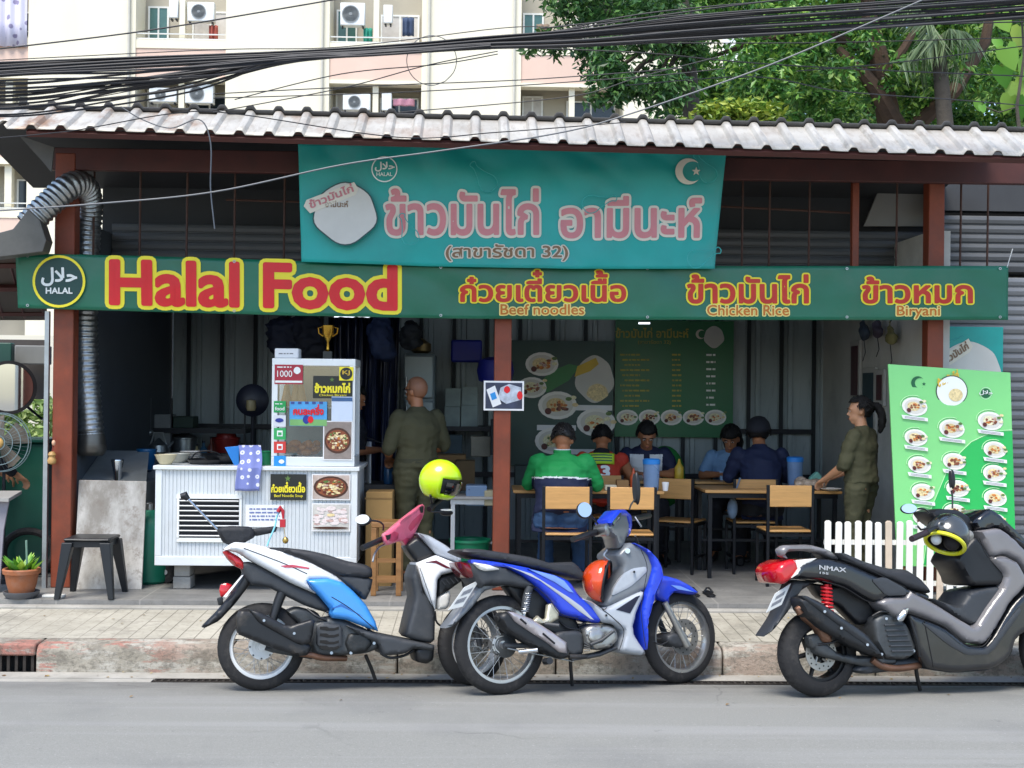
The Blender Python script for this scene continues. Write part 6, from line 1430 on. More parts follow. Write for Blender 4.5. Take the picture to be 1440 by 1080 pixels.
mb = MB(PLATE); c = V((P(1166, 690, 11.25).x, 11.2, tz + .001)); mb.lathe([(.05, 0), (.09, .018), (.088, .02), (.048, .005), (.001, .005)], c, n=24); tag(mb.build('plate'), 'white plate at the table corner beside the standing woman', 'plate')
# green backpack behind the man in navy and white
mb = MB(mat('bag_green', '#1f7a36', .7, 0, .12, 6, .2, 30)); c = at(935, 12.95, F + .45); mb.ball(c + V((0, 0, .28)), (.2, .12, .3), 20); tag(remesh(mb, 'backpack', .016, 3), 'bright green backpack behind the man in navy and white', 'backpack')
# sling bag on the capped person's chair
mb = MB(mat('pouch_grey', '#6f8398', .7, 0, .15, 8)); c = P(1030, 715, 11.38); mb.ball(c, (.045, .05, .09), 14); mb.tube([c + V((0, 0, .08)), c + V((.03, .0, .16)), P(1041, 672, 11.40)], .008, 6); tag(mb.build('sling_bag'), 'grey sling bag hanging beside the person in the dark cap', 'bag')

# ------------------------------------------------------------------ kitchen clutter behind the cart
def cbx(name, label, cat, x0, y0, x1, y1, Y, d, m, grp=None, bevel=.008):
    mb = MB(m); mb.pbox(x0, y0, x1, y1, Y, d); return tag(mb.build(name, bevel=bevel), label, cat, grp)
SHELF = thing('kitchen_shelf', 'dark steel shelf along the back wall of the kitchen behind the cart', 'shelf', at(250, 13.4))
mb = MB(DKSTEEL)
for y in (603, 648): mb.pbox(138, y, 345, y + 5, 13.2, .4)
for x in (140, 238, 341): mb.pbox(x, 560, x + 4, 760, 13.25, .04)
mb.build('shelf_frame', SHELF, smooth=False)
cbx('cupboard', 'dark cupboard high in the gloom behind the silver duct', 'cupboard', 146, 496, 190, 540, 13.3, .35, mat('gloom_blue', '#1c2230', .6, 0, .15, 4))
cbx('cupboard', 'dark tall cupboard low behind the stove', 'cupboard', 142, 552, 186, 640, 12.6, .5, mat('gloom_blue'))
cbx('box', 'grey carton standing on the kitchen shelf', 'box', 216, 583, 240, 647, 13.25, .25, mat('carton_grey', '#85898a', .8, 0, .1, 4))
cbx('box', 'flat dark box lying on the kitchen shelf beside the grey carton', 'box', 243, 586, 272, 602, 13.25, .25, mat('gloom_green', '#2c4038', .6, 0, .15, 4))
t = thing('stock_pot', 'dull steel stock pot on the kitchen shelf', 'pot', P(258, 640, 13.35)); c = V((P(258, 648, 13.4).x, 13.4, P(258, 647.5, 13.2).z)); mb = MB(STEELB); mb.lathe([(.1, 0), (.13, .02), (.13, .2), (.14, .205), (.14, .215), (.12, .215)], c, n=24); mb.build('pot_body', t); mb = MB(ALU); mb.lathe([(.138, .216), (.1, .24), (.03, .25), (.02, .28), (.001, .28)], c, n=22); mb.build('lid', t)
t = thing('kettle', 'small dull kettle on the counter behind the cream bowl', 'kettle', P(223, 640, 12.2)); c = V((P(223, 640, 12.2).x, 12.2, P(223, 640, 12.2).z)); mb = MB(STEELB); mb.lathe([(.07, 0), (.09, .03), (.085, .09), (.03, .13), (.015, .15), (.001, .155)], c, n=20); mb.tube([c + V((.07, 0, .06)), c + V((.13, 0, .12))], [.018, .01], 8); mb.tube([c + V((-.07, 0, .1)), c + V((-.04, 0, .2)), c + V((.04, 0, .2)), c + V((.07, 0, .1))], .008, 6); mb.build('kettle_body', t)
cbx('prep_counter', 'dim steel preparation counter behind the food cart', 'counter', 205, 642, 345, 720, 12.0, .6, mat('dim_steel', '#5a6063', .45, .5, .1, 3))
t = thing('bucket', 'blue plastic bucket beside the stainless steel range', 'bucket', P(206, 650, 11.4)); c = V((P(206, 660, 11.4).x, 11.4, P(206, 660, 11.4).z)); mb = MB(mat('bucket_blue', '#145a8a', .4, 0, .08, 6)); mb.lathe([(.06, 0), (.08, .16), (.086, .16), (.084, .17), (.074, .165), (.055, .006), (.001, .006)], c, n=22); mb.build('pail', t); mb = MB(mat('blue_stand', '#20303f', .6, 0)); mb.lathe([(.07, -.02), (.08, -.003)], c, n=16); mb.tube([c + V((0, 0, -.02)), V((c.x, c.y, F))], .03, 8); mb.build('stand', t)
t = thing('bucket', 'dark red plastic tub on the kitchen shelf behind the cart', 'bucket', P(318, 640, 13.1)); c = V((P(318, 646, 13.35).x, 13.35, P(318, 647.6, 13.2).z)); mb = MB(mat('bucket_red', '#8f2420', .45, 0, .1, 6)); mb.lathe([(.1, 0), (.13, .2), (.14, .205), (.135, .22), (.12, .21), (.09, .01), (.001, .01)], c, n=22); mb.ball(c + V((0, 0, .22)), (.1, .1, .09), 14); mb.build('tub_body', t)
t = thing('standing_fan', 'dark standing fan behind the flowered cloth', 'fan', at(355, 12.0)); c = P(355, 563, 12.0); r_ = 23 * m_px(12)
mb = MB(mat('fan_dark', '#161a2a', .5, 0, .2, 6)); rot = M.Rotation(R(90), 3, 'X'); mb.lathe([(r_ * .2, .05), (r_ * .75, .035), (r_, 0), (r_ * .75, -.04), (.001, -.05)], c, rot, 30); mb.build('fan_head', t)
mb = MB(mat('fan_motor', '#9d8f6a', .4, 0)); mb.lathe([(.035, 0), (.045, .03), (.04, .09), (.001, .1)], c + V((0, -.07, -.09)), n=14); mb.build('motor', t); mb = MB(DKSTEEL); mb.tube([c + V((0, .02, -.1)), V((c.x, 12.02, F + .03))], .016, 8); mb.lathe([(.2, 0), (.18, .03), (.02, .05)], (c.x, 12.02, F + .001), n=22); mb.build('stand', t)
# hanging dark sheet
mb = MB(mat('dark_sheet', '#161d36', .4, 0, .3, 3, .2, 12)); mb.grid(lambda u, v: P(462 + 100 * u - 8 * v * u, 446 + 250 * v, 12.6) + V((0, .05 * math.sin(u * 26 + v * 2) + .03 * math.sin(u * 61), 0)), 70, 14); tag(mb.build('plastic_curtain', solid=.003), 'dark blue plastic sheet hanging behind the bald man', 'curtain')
FR_ = thing('refrigerator', 'pale dim refrigerator standing behind the bald man', 'refrigerator', at(588, 13.3)); mb = MB(mat('fridge_pale', '#7c8c92', .4, .1, .08, 3)); mb.pbox(565, 497, 612, 775, 13.1, .55); mb.build('cabinet', FR_, bevel=.02); mb = MB(mat('fridge_door', '#8e9da3', .35, .1, .08, 3)); mb.pbox(567, 500, 610, 560, 13.05, .04); mb.pbox(567, 564, 610, 772, 13.05, .04); mb.build('door', FR_, bevel=.015); mb = MB(ALU); mb.pbox(570, 530, 573, 556, 13.0, .03); mb.pbox(570, 570, 573, 610, 13.0, .03); mb.build('handle', FR_, bevel=.006)
t = thing('brass_pot', 'dull brass pot on top of the refrigerator', 'pot', P(590, 490, 13.3)); c = V((P(592, 490, 13.35).x, 13.35, P(592, 496.8, 13.1).z)); mb = MB(mat('dull_brass', '#7a6a45', .4, .6, .2, 6)); mb.lathe([(.06, 0), (.1, .03), (.1, .1), (.04, .14), (.001, .16)], c, n=20); mb.build('pot_body', t)
t = thing('wall_shelf', 'black shelf carrying white cartons behind the middle post', 'shelf', P(650, 602, 13.5)); mb = MB(DKSTEEL); mb.pbox(622, 600, 695, 606, 13.4, .4); mb.build('board', t, smooth=False)
mb = MB(DKSTEEL); mb.pbox(627, 606, 630, 640, 13.45, .3); mb.pbox(688, 606, 691, 640, 13.45, .3); mb.build('bracket', t, smooth=False)
for i, (x0, y0, x1, y1) in enumerate(((625, 572, 647, 600), (648, 570, 672, 600), (626, 546, 648, 571.6), (649.5, 544, 672, 569.6))):
    lb = ('lower white carton on the refrigerator side', 'lower white carton beside the middle post', 'upper white carton on the refrigerator side', 'upper white carton beside the middle post')[i] + ' on the black shelf'
    cbx('carton', lb, 'carton', x0, y0, x1, y1, 13.42, .25, mat('carton_pale', '#8f9d9c', .8, 0, .18, 9), 'white cartons on the black shelf', .004)
for x0, y0, x1, y1, Y, lb in ((634, 478, 678, 509, 13.3, 'deep blue square lamp box hanging near the refrigerator'), (672, 501, 722, 541, 12.9, 'deep blue round lantern hanging behind the middle post')):
    t = thing('blue_lantern', lb, 'lantern', P((x0 + x1) / 2, (y0 + y1) / 2, Y + .1)); mb = MB(mat('deep_blue', '#14208c', .5, 0, .15, 4)); a, b = P(x0, y1, Y), P(x1, y0, Y); cc = (a + b) / 2 + V((0, .12, 0))
    if x0 < 650: mb.box(cc, (b.x - a.x, .2, b.z - a.z))
    else: mb.lathe([(.08, -.13), (.16, -.1), (.18, 0), (.16, .1), (.08, .13)], cc, n=22)
    mb.build('shade', t, bevel=.02 if x0 < 650 else 0); mb = MB(DKSTEEL); mb.tube([cc + V((0, 0, .12)), V((cc.x, cc.y, zc))], .004, 5); mb.build('cord', t)
cbx('carton', 'tan carton low behind the lime helmet', 'carton', 612, 640, 655, 688, 12.4, .3, mat('carton_brown'))
cbx('plastic_box', 'clear bluish plastic box on the small white legged table', 'box', 655, 683, 685, 711.5, 11.0, .2, mat('box_blue', '#7f9cc0', .3, 0, .1, 6, trans=.3))
cbx('foam_block', 'pale beige block on the small white legged table beside the post', 'box', 681, 690, 697, 711.5, 10.97, .15, mat('foam_beige', '#a39a7d', .8, 0, .1, 8))
t = thing('waste_bin', 'green plastic basket on the floor under the small table', 'basket', at(662, 11.1)); c = at(662, 11.12, F + .001); mb = MB(mat('basket_green', '#137a52', .4, 0, .1, 6)); mb.lathe([(.13, 0), (.165, .3), (.175, .3), (.172, .32), (.155, .31), (.125, .01), (.001, .01)], c, n=26); mb.build('basket_body', t)
# counter and wooden pieces in front of the bald man
CT = thing('service_counter', 'dark service counter between the cabinet and the bald man', 'counter', at(530, 11.2)); mb = MB(mat('counter_dark', '#3d3a38', .6, 0, .2, 4)); mb.pbox(503, 682, 580, 690, 11.1, .5); mb.build('countertop', CT, smooth=False); mb = MB(mat('counter_panel', '#4a4038', .7, 0, .2, 4)); mb.pbox(505, 690, 578, 822, 11.14, .42); mb.build('panel', CT, smooth=False)
bottle('water_bottle', 'dim blue water bottle on the dark counter', 'bottle', 546, 11.2, P(546, 682, 11.1).z, [(.035, 0), (.04, .02), (.04, .14), (.015, .19), (.015, .21), (.001, .212)], mat('bottle_blue', '#2f5f8c', .2, 0, .1, 8, trans=.3))
t = thing('carton', 'tall tan cardboard carton standing in front of the dark counter', 'carton', at(534, 10.7)); mb = MB(mat('cardboard', '#a5824e', .8, 0, .1, 5)); mb.pbox(513, 692, 552, 836, 10.62, .3); mb.build('carton_body', t, bevel=.006); mb = MB(mat('cardboard_dark', '#8a6b3e', .8, 0, .1, 5)); mb.pbox(513, 700, 552, 702, 10.617, .002); mb.build('fold_line', t, smooth=False)
t = thing('wooden_stool', 'wooden stool with a low stretcher behind the pink scooter cowl', 'stool', at(543, 10.2)); mb = MB(BROWNW); a, b = P(522, 742, 10.1), P(565, 735, 10.1); mb.bx(a.x, 10.1, a.z, b.x, 10.38, b.z); mb.build('seat', t, bevel=.005)
for x_ in (a.x + .02, b.x - .02):
    for y_ in (10.12, 10.36): mb = MB(BROWNW); mb.bx(x_ - .02, y_ - .018, F + .001, x_ + .02, y_ + .018, a.z - .001); mb.build('leg', t, smooth=False, bevel=.004)
mb = MB(BROWNW); mb.bx(a.x + .041, 10.11, F + .1, b.x - .041, 10.13, F + .15); mb.bx(a.x + .041, 10.11, F + .25, b.x - .041, 10.13, F + .28); mb.build('stretcher', t, smooth=False)
# things on the side wall at the right
def PXw(px, py, x): d = ray(px, py); return CAM + d * (x / d.x)
WX = SIDEX - .004
def wallpic(label, px0, py0, px1, py1, m, grp=None):
    a, b = PXw(px0, py1, WX), PXw(px1, py0, WX); t = thing('picture_frame', label, 'picture', (WX, (a.y + b.y) / 2, (a.z + b.z) / 2), grp); y0, y1 = sorted((a.y, b.y))
    mb = MB(mat('frame_pale', '#b5b3ad', .5, 0, .06, 8)); mb.bx(WX - .03, y0 - .05, a.z - .05, WX - .002, y1 + .05, b.z + .05); mb.build('frame', t, smooth=False, bevel=.004); mb = MB(m); mb.bx(WX - .034, y0, a.z, WX - .031, y1, b.z); mb.build('picture', t, smooth=False)
wallpic('tall narrow maroon picture on the white side wall', 1201, 486, 1211, 556, mat('maroon', '#4a1c28', .4, 0, .15, 5)); wallpic('dark blue picture low on the white side wall', 1217, 524, 1233, 640, mat('picture_blue', '#243a44', .4, 0, .2, 5)); wallpic('small maroon picture nearest the camera on the white side wall', 1237, 527, 1245, 563, mat('maroon'))
for i, (px, py0, py1, m, lb) in enumerate(((1215, 448, 478, mat('bag_navy', '#3a4450', .7, 0, .15, 8), 'navy bag hanging on the white side wall'), (1234, 450, 476, mat('bag_plum', '#4c4450', .7, 0, .15, 8), 'plum bag hanging on the white side wall'), (1252, 450, 486, mat('bag_yellow', '#77734a', .7, 0, .15, 8), 'yellowish bag hanging on the white side wall nearest the post'))):
    c = PXw(px, (py0 + py1) / 2, WX - .08); h = (py1 - py0) / 2 * m_px(c.y); t = thing('hanging_bag', lb, 'bag', c, 'bags on the side wall'); mb = MB(m); mb.ball(c - V((0, 0, h * .3)), (.045, .1, h * .7), 14); mb.tube([c - V((0, 0, h * .1)), c + V((0, .02, h * .6)), c + V((0, 0, h))], [.05, .035, .01], 10); remesh(mb, 'pouch', .014, 2, t, .02); mb = MB(DKSTEEL); mb.tube([c + V((0, 0, h * .9)), c + V((.06, 0, h + .06))], .004, 5); mb.tube([c - V((0, 0, h * .9)), c - V((0, .05, h * 2.2)), c - V((0, -.03, h * 3))], .004, 5); mb.build('strap', t)

# more kitchen clutter
rn = random.Random(77)
for i, (px, h, c_, lb) in enumerate(((286, .16, '#3d6b8a', 'blue plastic bottle on the kitchen shelf'), (297, .2, '#7a3a2a', 'brown sauce bottle on the kitchen shelf'), (276, .13, '#c2b48a', 'pale jar on the kitchen shelf beside the steel pot'), (340, .14, '#9aa09a', 'grey jar at the right end of the kitchen shelf'))):
    bottle('bottle', lb, 'bottle', px, 13.38, P(px, 647.6, 13.2).z + .003, [(.035, 0), (.04, .02), (.04, h * .6), (.014, h * .8), (.014, h), (.001, h)], mat('bot' + str(i), c_, .3, 0, .1, 8), ([(.017, h), (.017, h + .02), (.001, h + .021)], DKSTEEL))
for i, (px, y0, L_) in enumerate(((166, 556, .3), (205, 552, .26), (212, 560, .3))):
    a = P(px, y0, 13.1); t = thing('ladle', ('steel ladle hanging in the dark above the stove', 'steel skimmer hanging nearest the grey carton', 'long spoon hanging beside the grey carton')[i], 'ladle', a, 'ladles hanging in the kitchen')
    mb = MB(STEELB); mb.tube([a, a - V((0, 0, L_))], .006, 6); mb.ball(a - V((0, .02, L_ + .03)), (.035, .03, .03), 12); mb.build('spoon', t)
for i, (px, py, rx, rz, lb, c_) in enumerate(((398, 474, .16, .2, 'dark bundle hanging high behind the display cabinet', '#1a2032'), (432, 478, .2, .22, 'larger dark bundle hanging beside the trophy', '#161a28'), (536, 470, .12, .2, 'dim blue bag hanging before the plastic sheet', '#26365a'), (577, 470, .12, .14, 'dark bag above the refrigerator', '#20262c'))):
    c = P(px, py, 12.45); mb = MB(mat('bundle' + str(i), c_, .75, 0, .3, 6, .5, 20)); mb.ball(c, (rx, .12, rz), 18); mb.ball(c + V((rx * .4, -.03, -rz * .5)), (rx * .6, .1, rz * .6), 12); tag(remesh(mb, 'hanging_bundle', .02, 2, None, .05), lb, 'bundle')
for i, (x0, y0, x1, y1, Y, c_, lb) in enumerate(((690, 590, 714, 640, 12.9, '#2c3338', 'dark box low behind the middle post'), (640, 648, 668, 690, 12.2, '#6f5a3e', 'small brown carton stacked low behind the lime helmet'), (622, 612, 650, 640, 13.0, '#3b4a52', 'grey blue box under the black shelf'), (662, 614, 690, 642, 13.0, '#8a8578', 'pale box under the black shelf'), (595, 640, 618, 690, 12.6, '#4b3a30', 'dark brown box beside the refrigerator'), (724, 655, 752, 690, 12.9, '#47524e', 'dim box on the floor side behind the man in green'))):
    cbx('carton', lb, 'carton', x0, y0, x1, y1, Y, .22, mat('clut' + str(i), c_, .8, 0, .2, 6), None, .006)
t = thing('plate_stack', 'stack of pale plates at the back of the cart top', 'plates', P(272, 655, CYF + .55)); c = V((P(268, 655, CYF + .55).x, CYF + .55, Z1 + .002))
for k in range(6): mb = MB(PLATE); mb.lathe([(.05, k * .014), (.085, k * .014 + .011), (.083, k * .014 + .0125), (.045, k * .014 + .004)], c, n=22); mb.build('plate', t)
t = thing('tray', 'steel tray lying on the cart top beside the wok', 'tray', V((P(338, 655, CYF + .5).x, CYF + .5, Z1 + .002))); c = V(t.location); mb = MB(STEELG); mb.box(c + V((0, 0, .015)), (.26, .2, .03)); mb.build('tray_body', t, bevel=.008)
t = thing('sandals', 'pair of dark sandals on the shop floor near the tables', 'sandals', P(1000, 800, 10.6)); 
for s_ in (-1, 1):
    c = V((P(985, 800, 10.3).x + s_ * .06, 10.25, F + .012)); mb = MB(BLACKP); mb.loft([(c + V((0, y_, 0)), V((w_, 0, 0)), V((0, 0, .01))) for y_, w_ in ((-.12, .02), (-.1, .035), (0, .032), (.09, .042), (.125, .025))]); mb.tube([c + V((-.036, .03, .005)), c + V((-.01, .06, .035)), c + V((.01, .06, .035)), c + V((.036, .03, .005))], .008, 6); mb.build('sandal', t)
# ------------------------------------------------------------------ scooters
def roadz(y):
    for (a, za), (b, zb) in zip(prof, prof[1:]):
        if a <= y <= b: return za + (zb - za) * (y - a) / (b - a)
    return -.046
def chaik(p, n=1):
    for _ in range(n):
        q = []
        for i in range(len(p)):
            a, b = p[i], p[(i + 1) % len(p)]; q += [a.lerp(b, .13), a.lerp(b, .87)]
        p = q
    return p
def seg_d(p, a, b):
    ab = b - a; l = ab.length_squared
    t = max(0, min(1, (p - a).dot(ab) / l)) if l > 1e-12 else 0
    return (p - a - ab * t).length
def inside(p, poly):
    c = False; j = len(poly) - 1
    for i in range(len(poly)):
        a, b = poly[i], poly[j]
        if (a.y > p.y) != (b.y > p.y) and p.x < (b.x - a.x) * (p.y - a.y) / (b.y - a.y) + a.x: c = not c
        j = i
    return c
class Bike:
    def __init__(s, name, label, zm, r, f, lean):
        s.ox, s.oy, s.k = zm
        o = P(r[0], 640, r[1]); e = P(f[0], 640, f[1]); o.z = roadz(o.y); e.z = roadz(e.y)
        s.O = o; s.wb = (e - o).length; U = (e - o).normalized(); N = U.cross(V((0, 0, 1))).normalized(); W0 = N.cross(U)
        s.U = U; s.W = W0 * math.cos(lean) - N * math.sin(lean); s.N = N * math.cos(lean) + W0 * math.sin(lean)
        Y = -s.N; s.M4 = M(((U.x, Y.x, s.W.x, o.x), (U.y, Y.y, s.W.y, o.y), (U.z, Y.z, s.W.z, o.z), (0, 0, 0, 1)))
        s.t = thing(name, label, 'motorcycle'); s.t.matrix_world = s.M4; s.t['localspace'] = 1
    def L(s, x, y, v=0):           # place on the bike (u, -v, w) of a traced point lying in the plane v
        d = ray(s.ox + x / s.k, s.oy + y / s.k); o = s.O + s.N * v; t = (o - CAM).dot(s.N) / d.dot(s.N); q = CAM + d * t - s.O
        return V((q.dot(s.U), -v, q.dot(s.W)))
    def Wd(s, x, y, v=0): return s.M4 @ s.L(x, y, v)
    def shell(s, name, pts, ve, vm, r, m, parent=None, sm=1, vb=None, sh=None, g=.016):
        ve = ve + (vm - ve) * .5; r = r * .5
        b = [s.L(x, y, ve) for x, y in pts]; b = chaik([V((q.x, q.z)) for q in b], sm); n = len(b)
        x0, x1 = min(p.x for p in b), max(p.x for p in b); y0, y1 = min(p.y for p in b), max(p.y for p in b); pts2 = list(b)
        i = 0; y = y0 + g * .5
        while y < y1:
            x = x0 + g * (.25 if i % 2 else .75)
            while x < x1:
                p = V((x, y))
                if inside(p, b) and min(seg_d(p, b[k], b[(k + 1) % n]) for k in range(n)) > g * .45: pts2.append(p)
                x += g
            y += g * .87; i += 1
        vo, ed, fc, *_ = delaunay_2d_cdt(pts2, [], [list(range(n))], 1, 1e-5)
        dist = [min(seg_d(p, b[k], b[(k + 1) % n]) for k in range(n)) for p in vo]
        def h(d): q = min(d / r, 1); return ve + (vm - ve) * math.sqrt(max(0, 1 - (1 - q) ** 2))
        N_ = len(vo); fr, bk = [], []
        for p, d in zip(vo, dist):
            o = sh(p.x, p.y) if sh else 0
            fr.append(V((p.x, -(h(d) + o), p.y))); bk.append(V((p.x, (h(d) if vb is None else -vb) - o, p.y)))
        cnt = {}
        for f in fc:
            for a, c in zip(f, list(f[1:]) + [f[0]]): cnt.setdefault((min(a, c), max(a, c)), []).append((a, c))
        faces = [tuple(f) for f in fc] + [tuple(i + N_ for i in reversed(f)) for f in fc]
        for k, v in cnt.items():
            if len(v) == 1: a, c = v[0]; faces.append((c, a, a + N_, c + N_))
        mb = MB(m); mb.add(fr + bk, faces); return mb.build(name, parent or s.t, clean=True, ang=50)
    def tube(s, name, pts, r, m, parent=None, n=10, sm=False):
        p = [s.L(*q) for q in pts]; mb = MB(m); mb.tube(smooth_path(p, 5) if sm else p, r, n); return mb.build(name, parent or s.t)
    def wheel(s, u, Rr, tw, rimr, rimm, steer=0, spokes=True, lift=0, hubr=.05, disc=0, camb=0, wu=None):
        C = V((u, 0, Rr + lift)) if wu is None else wu; rot = M.Rotation(steer, 3, 'Z') @ M.Rotation(R(90), 3, 'X')
        mb = MB(rimm); w2 = tw * .36
        mb.lathe([(rimr - .022, -w2), (rimr + .004, -w2), (rimr + .008, -w2 * .8), (rimr - .012, 0), (rimr + .008, w2 * .8), (rimr + .004, w2), (rimr - .022, w2), (rimr - .03, 0), (rimr - .022, -w2)], C, rot, 48, False)
        mb.lathe([(.001, -.05), (.022, -.05), (.024, -.03), (hubr, -.028), (hubr, .028), (.024, .03), (.022, .05), (.001, .05)], C, rot, 24)
        for rr in (hubr * .55, hubr * .8): mb.lathe([(rr - .003, -.036), (rr + .003, -.036), (rr + .003, .036), (rr - .003, .036)], C, rot, 24, False)
        mb.use(ENGM)
        for k in range(8): a = 6.2832 * k / 8; mb.tube([C + rot @ V((hubr * .9 * math.cos(a), hubr * .9 * math.sin(a), -.034)), C + rot @ V((hubr * .9 * math.cos(a), hubr * .9 * math.sin(a), .034))], .006, 6)
        w_ = mb.build('wheel', s.t)
        pr = []
        for k in range(15):
            a = math.pi * (-.12 + 1.24 * k / 14); pr.append((rimr + (Rr - rimr) * max(0, math.sin(a)) ** .75 + (.0 if math.sin(a) > 0 else -.004), -tw / 2 * math.cos(a)))
        pr[7] = (Rr, pr[7][1]); mb = MB(RUBBER); mb.lathe(pr, C, rot, 60, False)
        mb.build('tyre', w_, ang=60, clean=True)
        mb = MB(mat('tread_dark', '#0d0d0e', .9, 0, 0))
        for k in range(36):
            a = 6.2832 * k / 36
            for sg in (-1, 1):
                q = [rot @ V((math.cos(a + da) * rr, math.sin(a + da) * rr, sg * z)) + C for da, rr, z in ((0, Rr * .998 + .001, tw * .1), (.012, Rr * .998 + .001, tw * .1), (.055, Rr * .972 + .001, tw * .33), (.043, Rr * .972 + .001, tw * .33))]; mb.add(q, [(0, 1, 2, 3)])
        mb.build('tread', w_, smooth=False)
        if spokes:
            mb = MB(mat('spoke_steel', '#a6a8aa', .3, .8, .1, 9))
            for k in range(28):
                a = 6.2832 * k / 28; sg = 1 if k % 2 else -1; a2 = a + (.42 if (k // 2) % 2 else -.42)
                mb.tube([C + rot @ V((hubr * .92 * math.cos(a2), hubr * .92 * math.sin(a2), sg * .025)), C + rot @ V(((rimr - .025) * math.cos(a), (rimr - .025) * math.sin(a), 0))], .0018, 5, False)
            mb.build('spokes', w_)
        else:
            mb = MB(rimm)
            for k in range(6):
                a = 6.2832 * k / 6; mb.tube([C + rot @ V((hubr * .8 * math.cos(a), hubr * .8 * math.sin(a), .01)), C + rot @ V(((rimr - .02) * math.cos(a + .15), (rimr - .02) * math.sin(a + .15), .01))], [.018, .013], 6)
            mb.build('spokes', w_)
        if disc:
            mb = MB(mat('disc_steel', '#9b9a96', .35, .7, .15, 12)); z = .045
            mb.lathe([(disc * .55, z), (disc, z), (disc, z + .005), (disc * .55, z + .005), (disc * .55, z)], C, rot, 36, False)
            for k in range(5): a = 6.2832 * k / 5; mb.tube([C + rot @ V((.03 * math.cos(a), .03 * math.sin(a), z)), C + rot @ V((disc * .6 * math.cos(a + .3), disc * .6 * math.sin(a + .3), z + .002))], .007, 6)
            mb.use(PIT)
            for k in range(18): a = 6.2832 * k / 18; rr = disc * (.72 + .14 * (k % 2)); mb.lathe([(.001, .0062), (.005, .0062)], C + rot @ V((rr * math.cos(a), rr * math.sin(a), z)), rot, 8, False)
            mb.build('brake_disc', w_)
        return w_, C
    def mirror(s, pts, cx, cy, v, rx, rz, face=(.25, .9, .2), name='mirror', m=None):
        o = s.tube(name, pts, .0055, BLACKP, None, 8, True); c = s.L(cx, cy, v); n = V((-face[0], -face[1], face[2])).normalized(); a = n.cross(V((0, 0, 1))).normalized(); b = a.cross(n)
        R3 = M((a, b, n)).transposed(); mb = MB(BLACKP); mb.ball(c - n * .012, (rx, rz, .022), 20, R3); mb.build('housing', o)
        mb = MB(m or MIRROR); mb.add([c + n * .0115 + R3 @ V((rx * .9 * math.cos(6.2832 * k / 24), rz * .9 * math.sin(6.2832 * k / 24), 0)) for k in range(24)], [tuple(range(24))]); mb.build('glass', o, smooth=False); return o
    def plate(s, pts, v, name='number_plate', d=.004, m=mat('plate_metal', '#c4c7c6', .45, .1, .08, 8, dirt=.3, dirtcol=(.3, .28, .25)), rows=2):
        q = [s.L(x, y, v + (.0 if i in (0, 3) else 0)) for i, (x, y) in enumerate(pts)]; mb = MB(m); mb.ext(q, (0, .006, 0)); o = mb.build(name, s.t, smooth=False, bevel=.002)
        mb = MB(mat('plate_print', '#6a6d76', .6, 0)); rn = random.Random(len(pts) + int(pts[0][0]))
        for r_ in range(rows):
            x = .16 + .06 * r_
            while x < .8:
                w_ = rn.uniform(.045, .085); y0 = .22 + .33 * r_; mb.add([q[0].lerp(q[1], a).lerp(q[3].lerp(q[2], a), b) + V((0, -.0015, 0)) for a, b in ((x, y0), (x + w_ * .75, y0), (x + w_ * .75, y0 + .2), (x, y0 + .2))], [(0, 1, 2, 3)]); x += w_
        mb.build('lettering', o, smooth=False)
    def done(s):
        del s.t['localspace']
def paint(name, col, rough=.3, coat=.4, var=.07, dirt=.28): return mat(name, col, rough, 0, var, 5, 0, 60, coat, dirt=dirt, dirtcol=(.16, .14, .12), rvar=.06)
PWHITE = paint('white_gloss', '#e4e6e8'); PBLUE = paint('sky_blue_gloss', '#3d8fdc'); PROY = paint('royal_blue_gloss', '#1a3cc4'); PSIL = paint('silver_gloss', '#aab0b8', .3, .5); PGREY = paint('grey_gloss', '#6d7278', .32, .4); PPINK = paint('pink_gloss', '#f2708c', .35, .3, .14); PBLK = paint('black_gloss', '#15171b', .25, .6, .2, .2); PGUN = paint('gunmetal', '#6f6d6f', .3, .5); REDL = mat('red_lens', '#b8101c', .12, 0, .1, 9, coat=.6); DREDL = mat('dark_red_lens', '#6b0f18', .15, 0, .1, 9, coat=.6); CLRL = mat('clear_lens', '#d8d6d0', .1, 0, .05, 9, coat=.6)
VINYLS = mat('seat_vinyl', '#2b2c30', .55, 0, .1, 10, .12, 160); GREYP = mat('grey_plastic', '#34373b', .5, 0, .14, 9, .04, 200, dirt=.3, dirtcol=(.12, .115, .11)); ENGM = mat('engine_grey', '#4b4e50', .5, .5, .2, 12, .1, 90, dirt=.5, dirtcol=(.08, .07, .06)); ENGS = mat('engine_silver', '#a9a9a6', .35, .8, .15, 12, .1, 90, dirt=.4, dirtcol=(.2, .17, .13)); EXB = mat('exhaust_black', '#242629', .45, .3, .2, 8, dirt=.45, dirtcol=(.16, .13, .1)); BRNPIPE = mat('pipe_burnt', '#7a5a48', .45, .7, .25, 12)

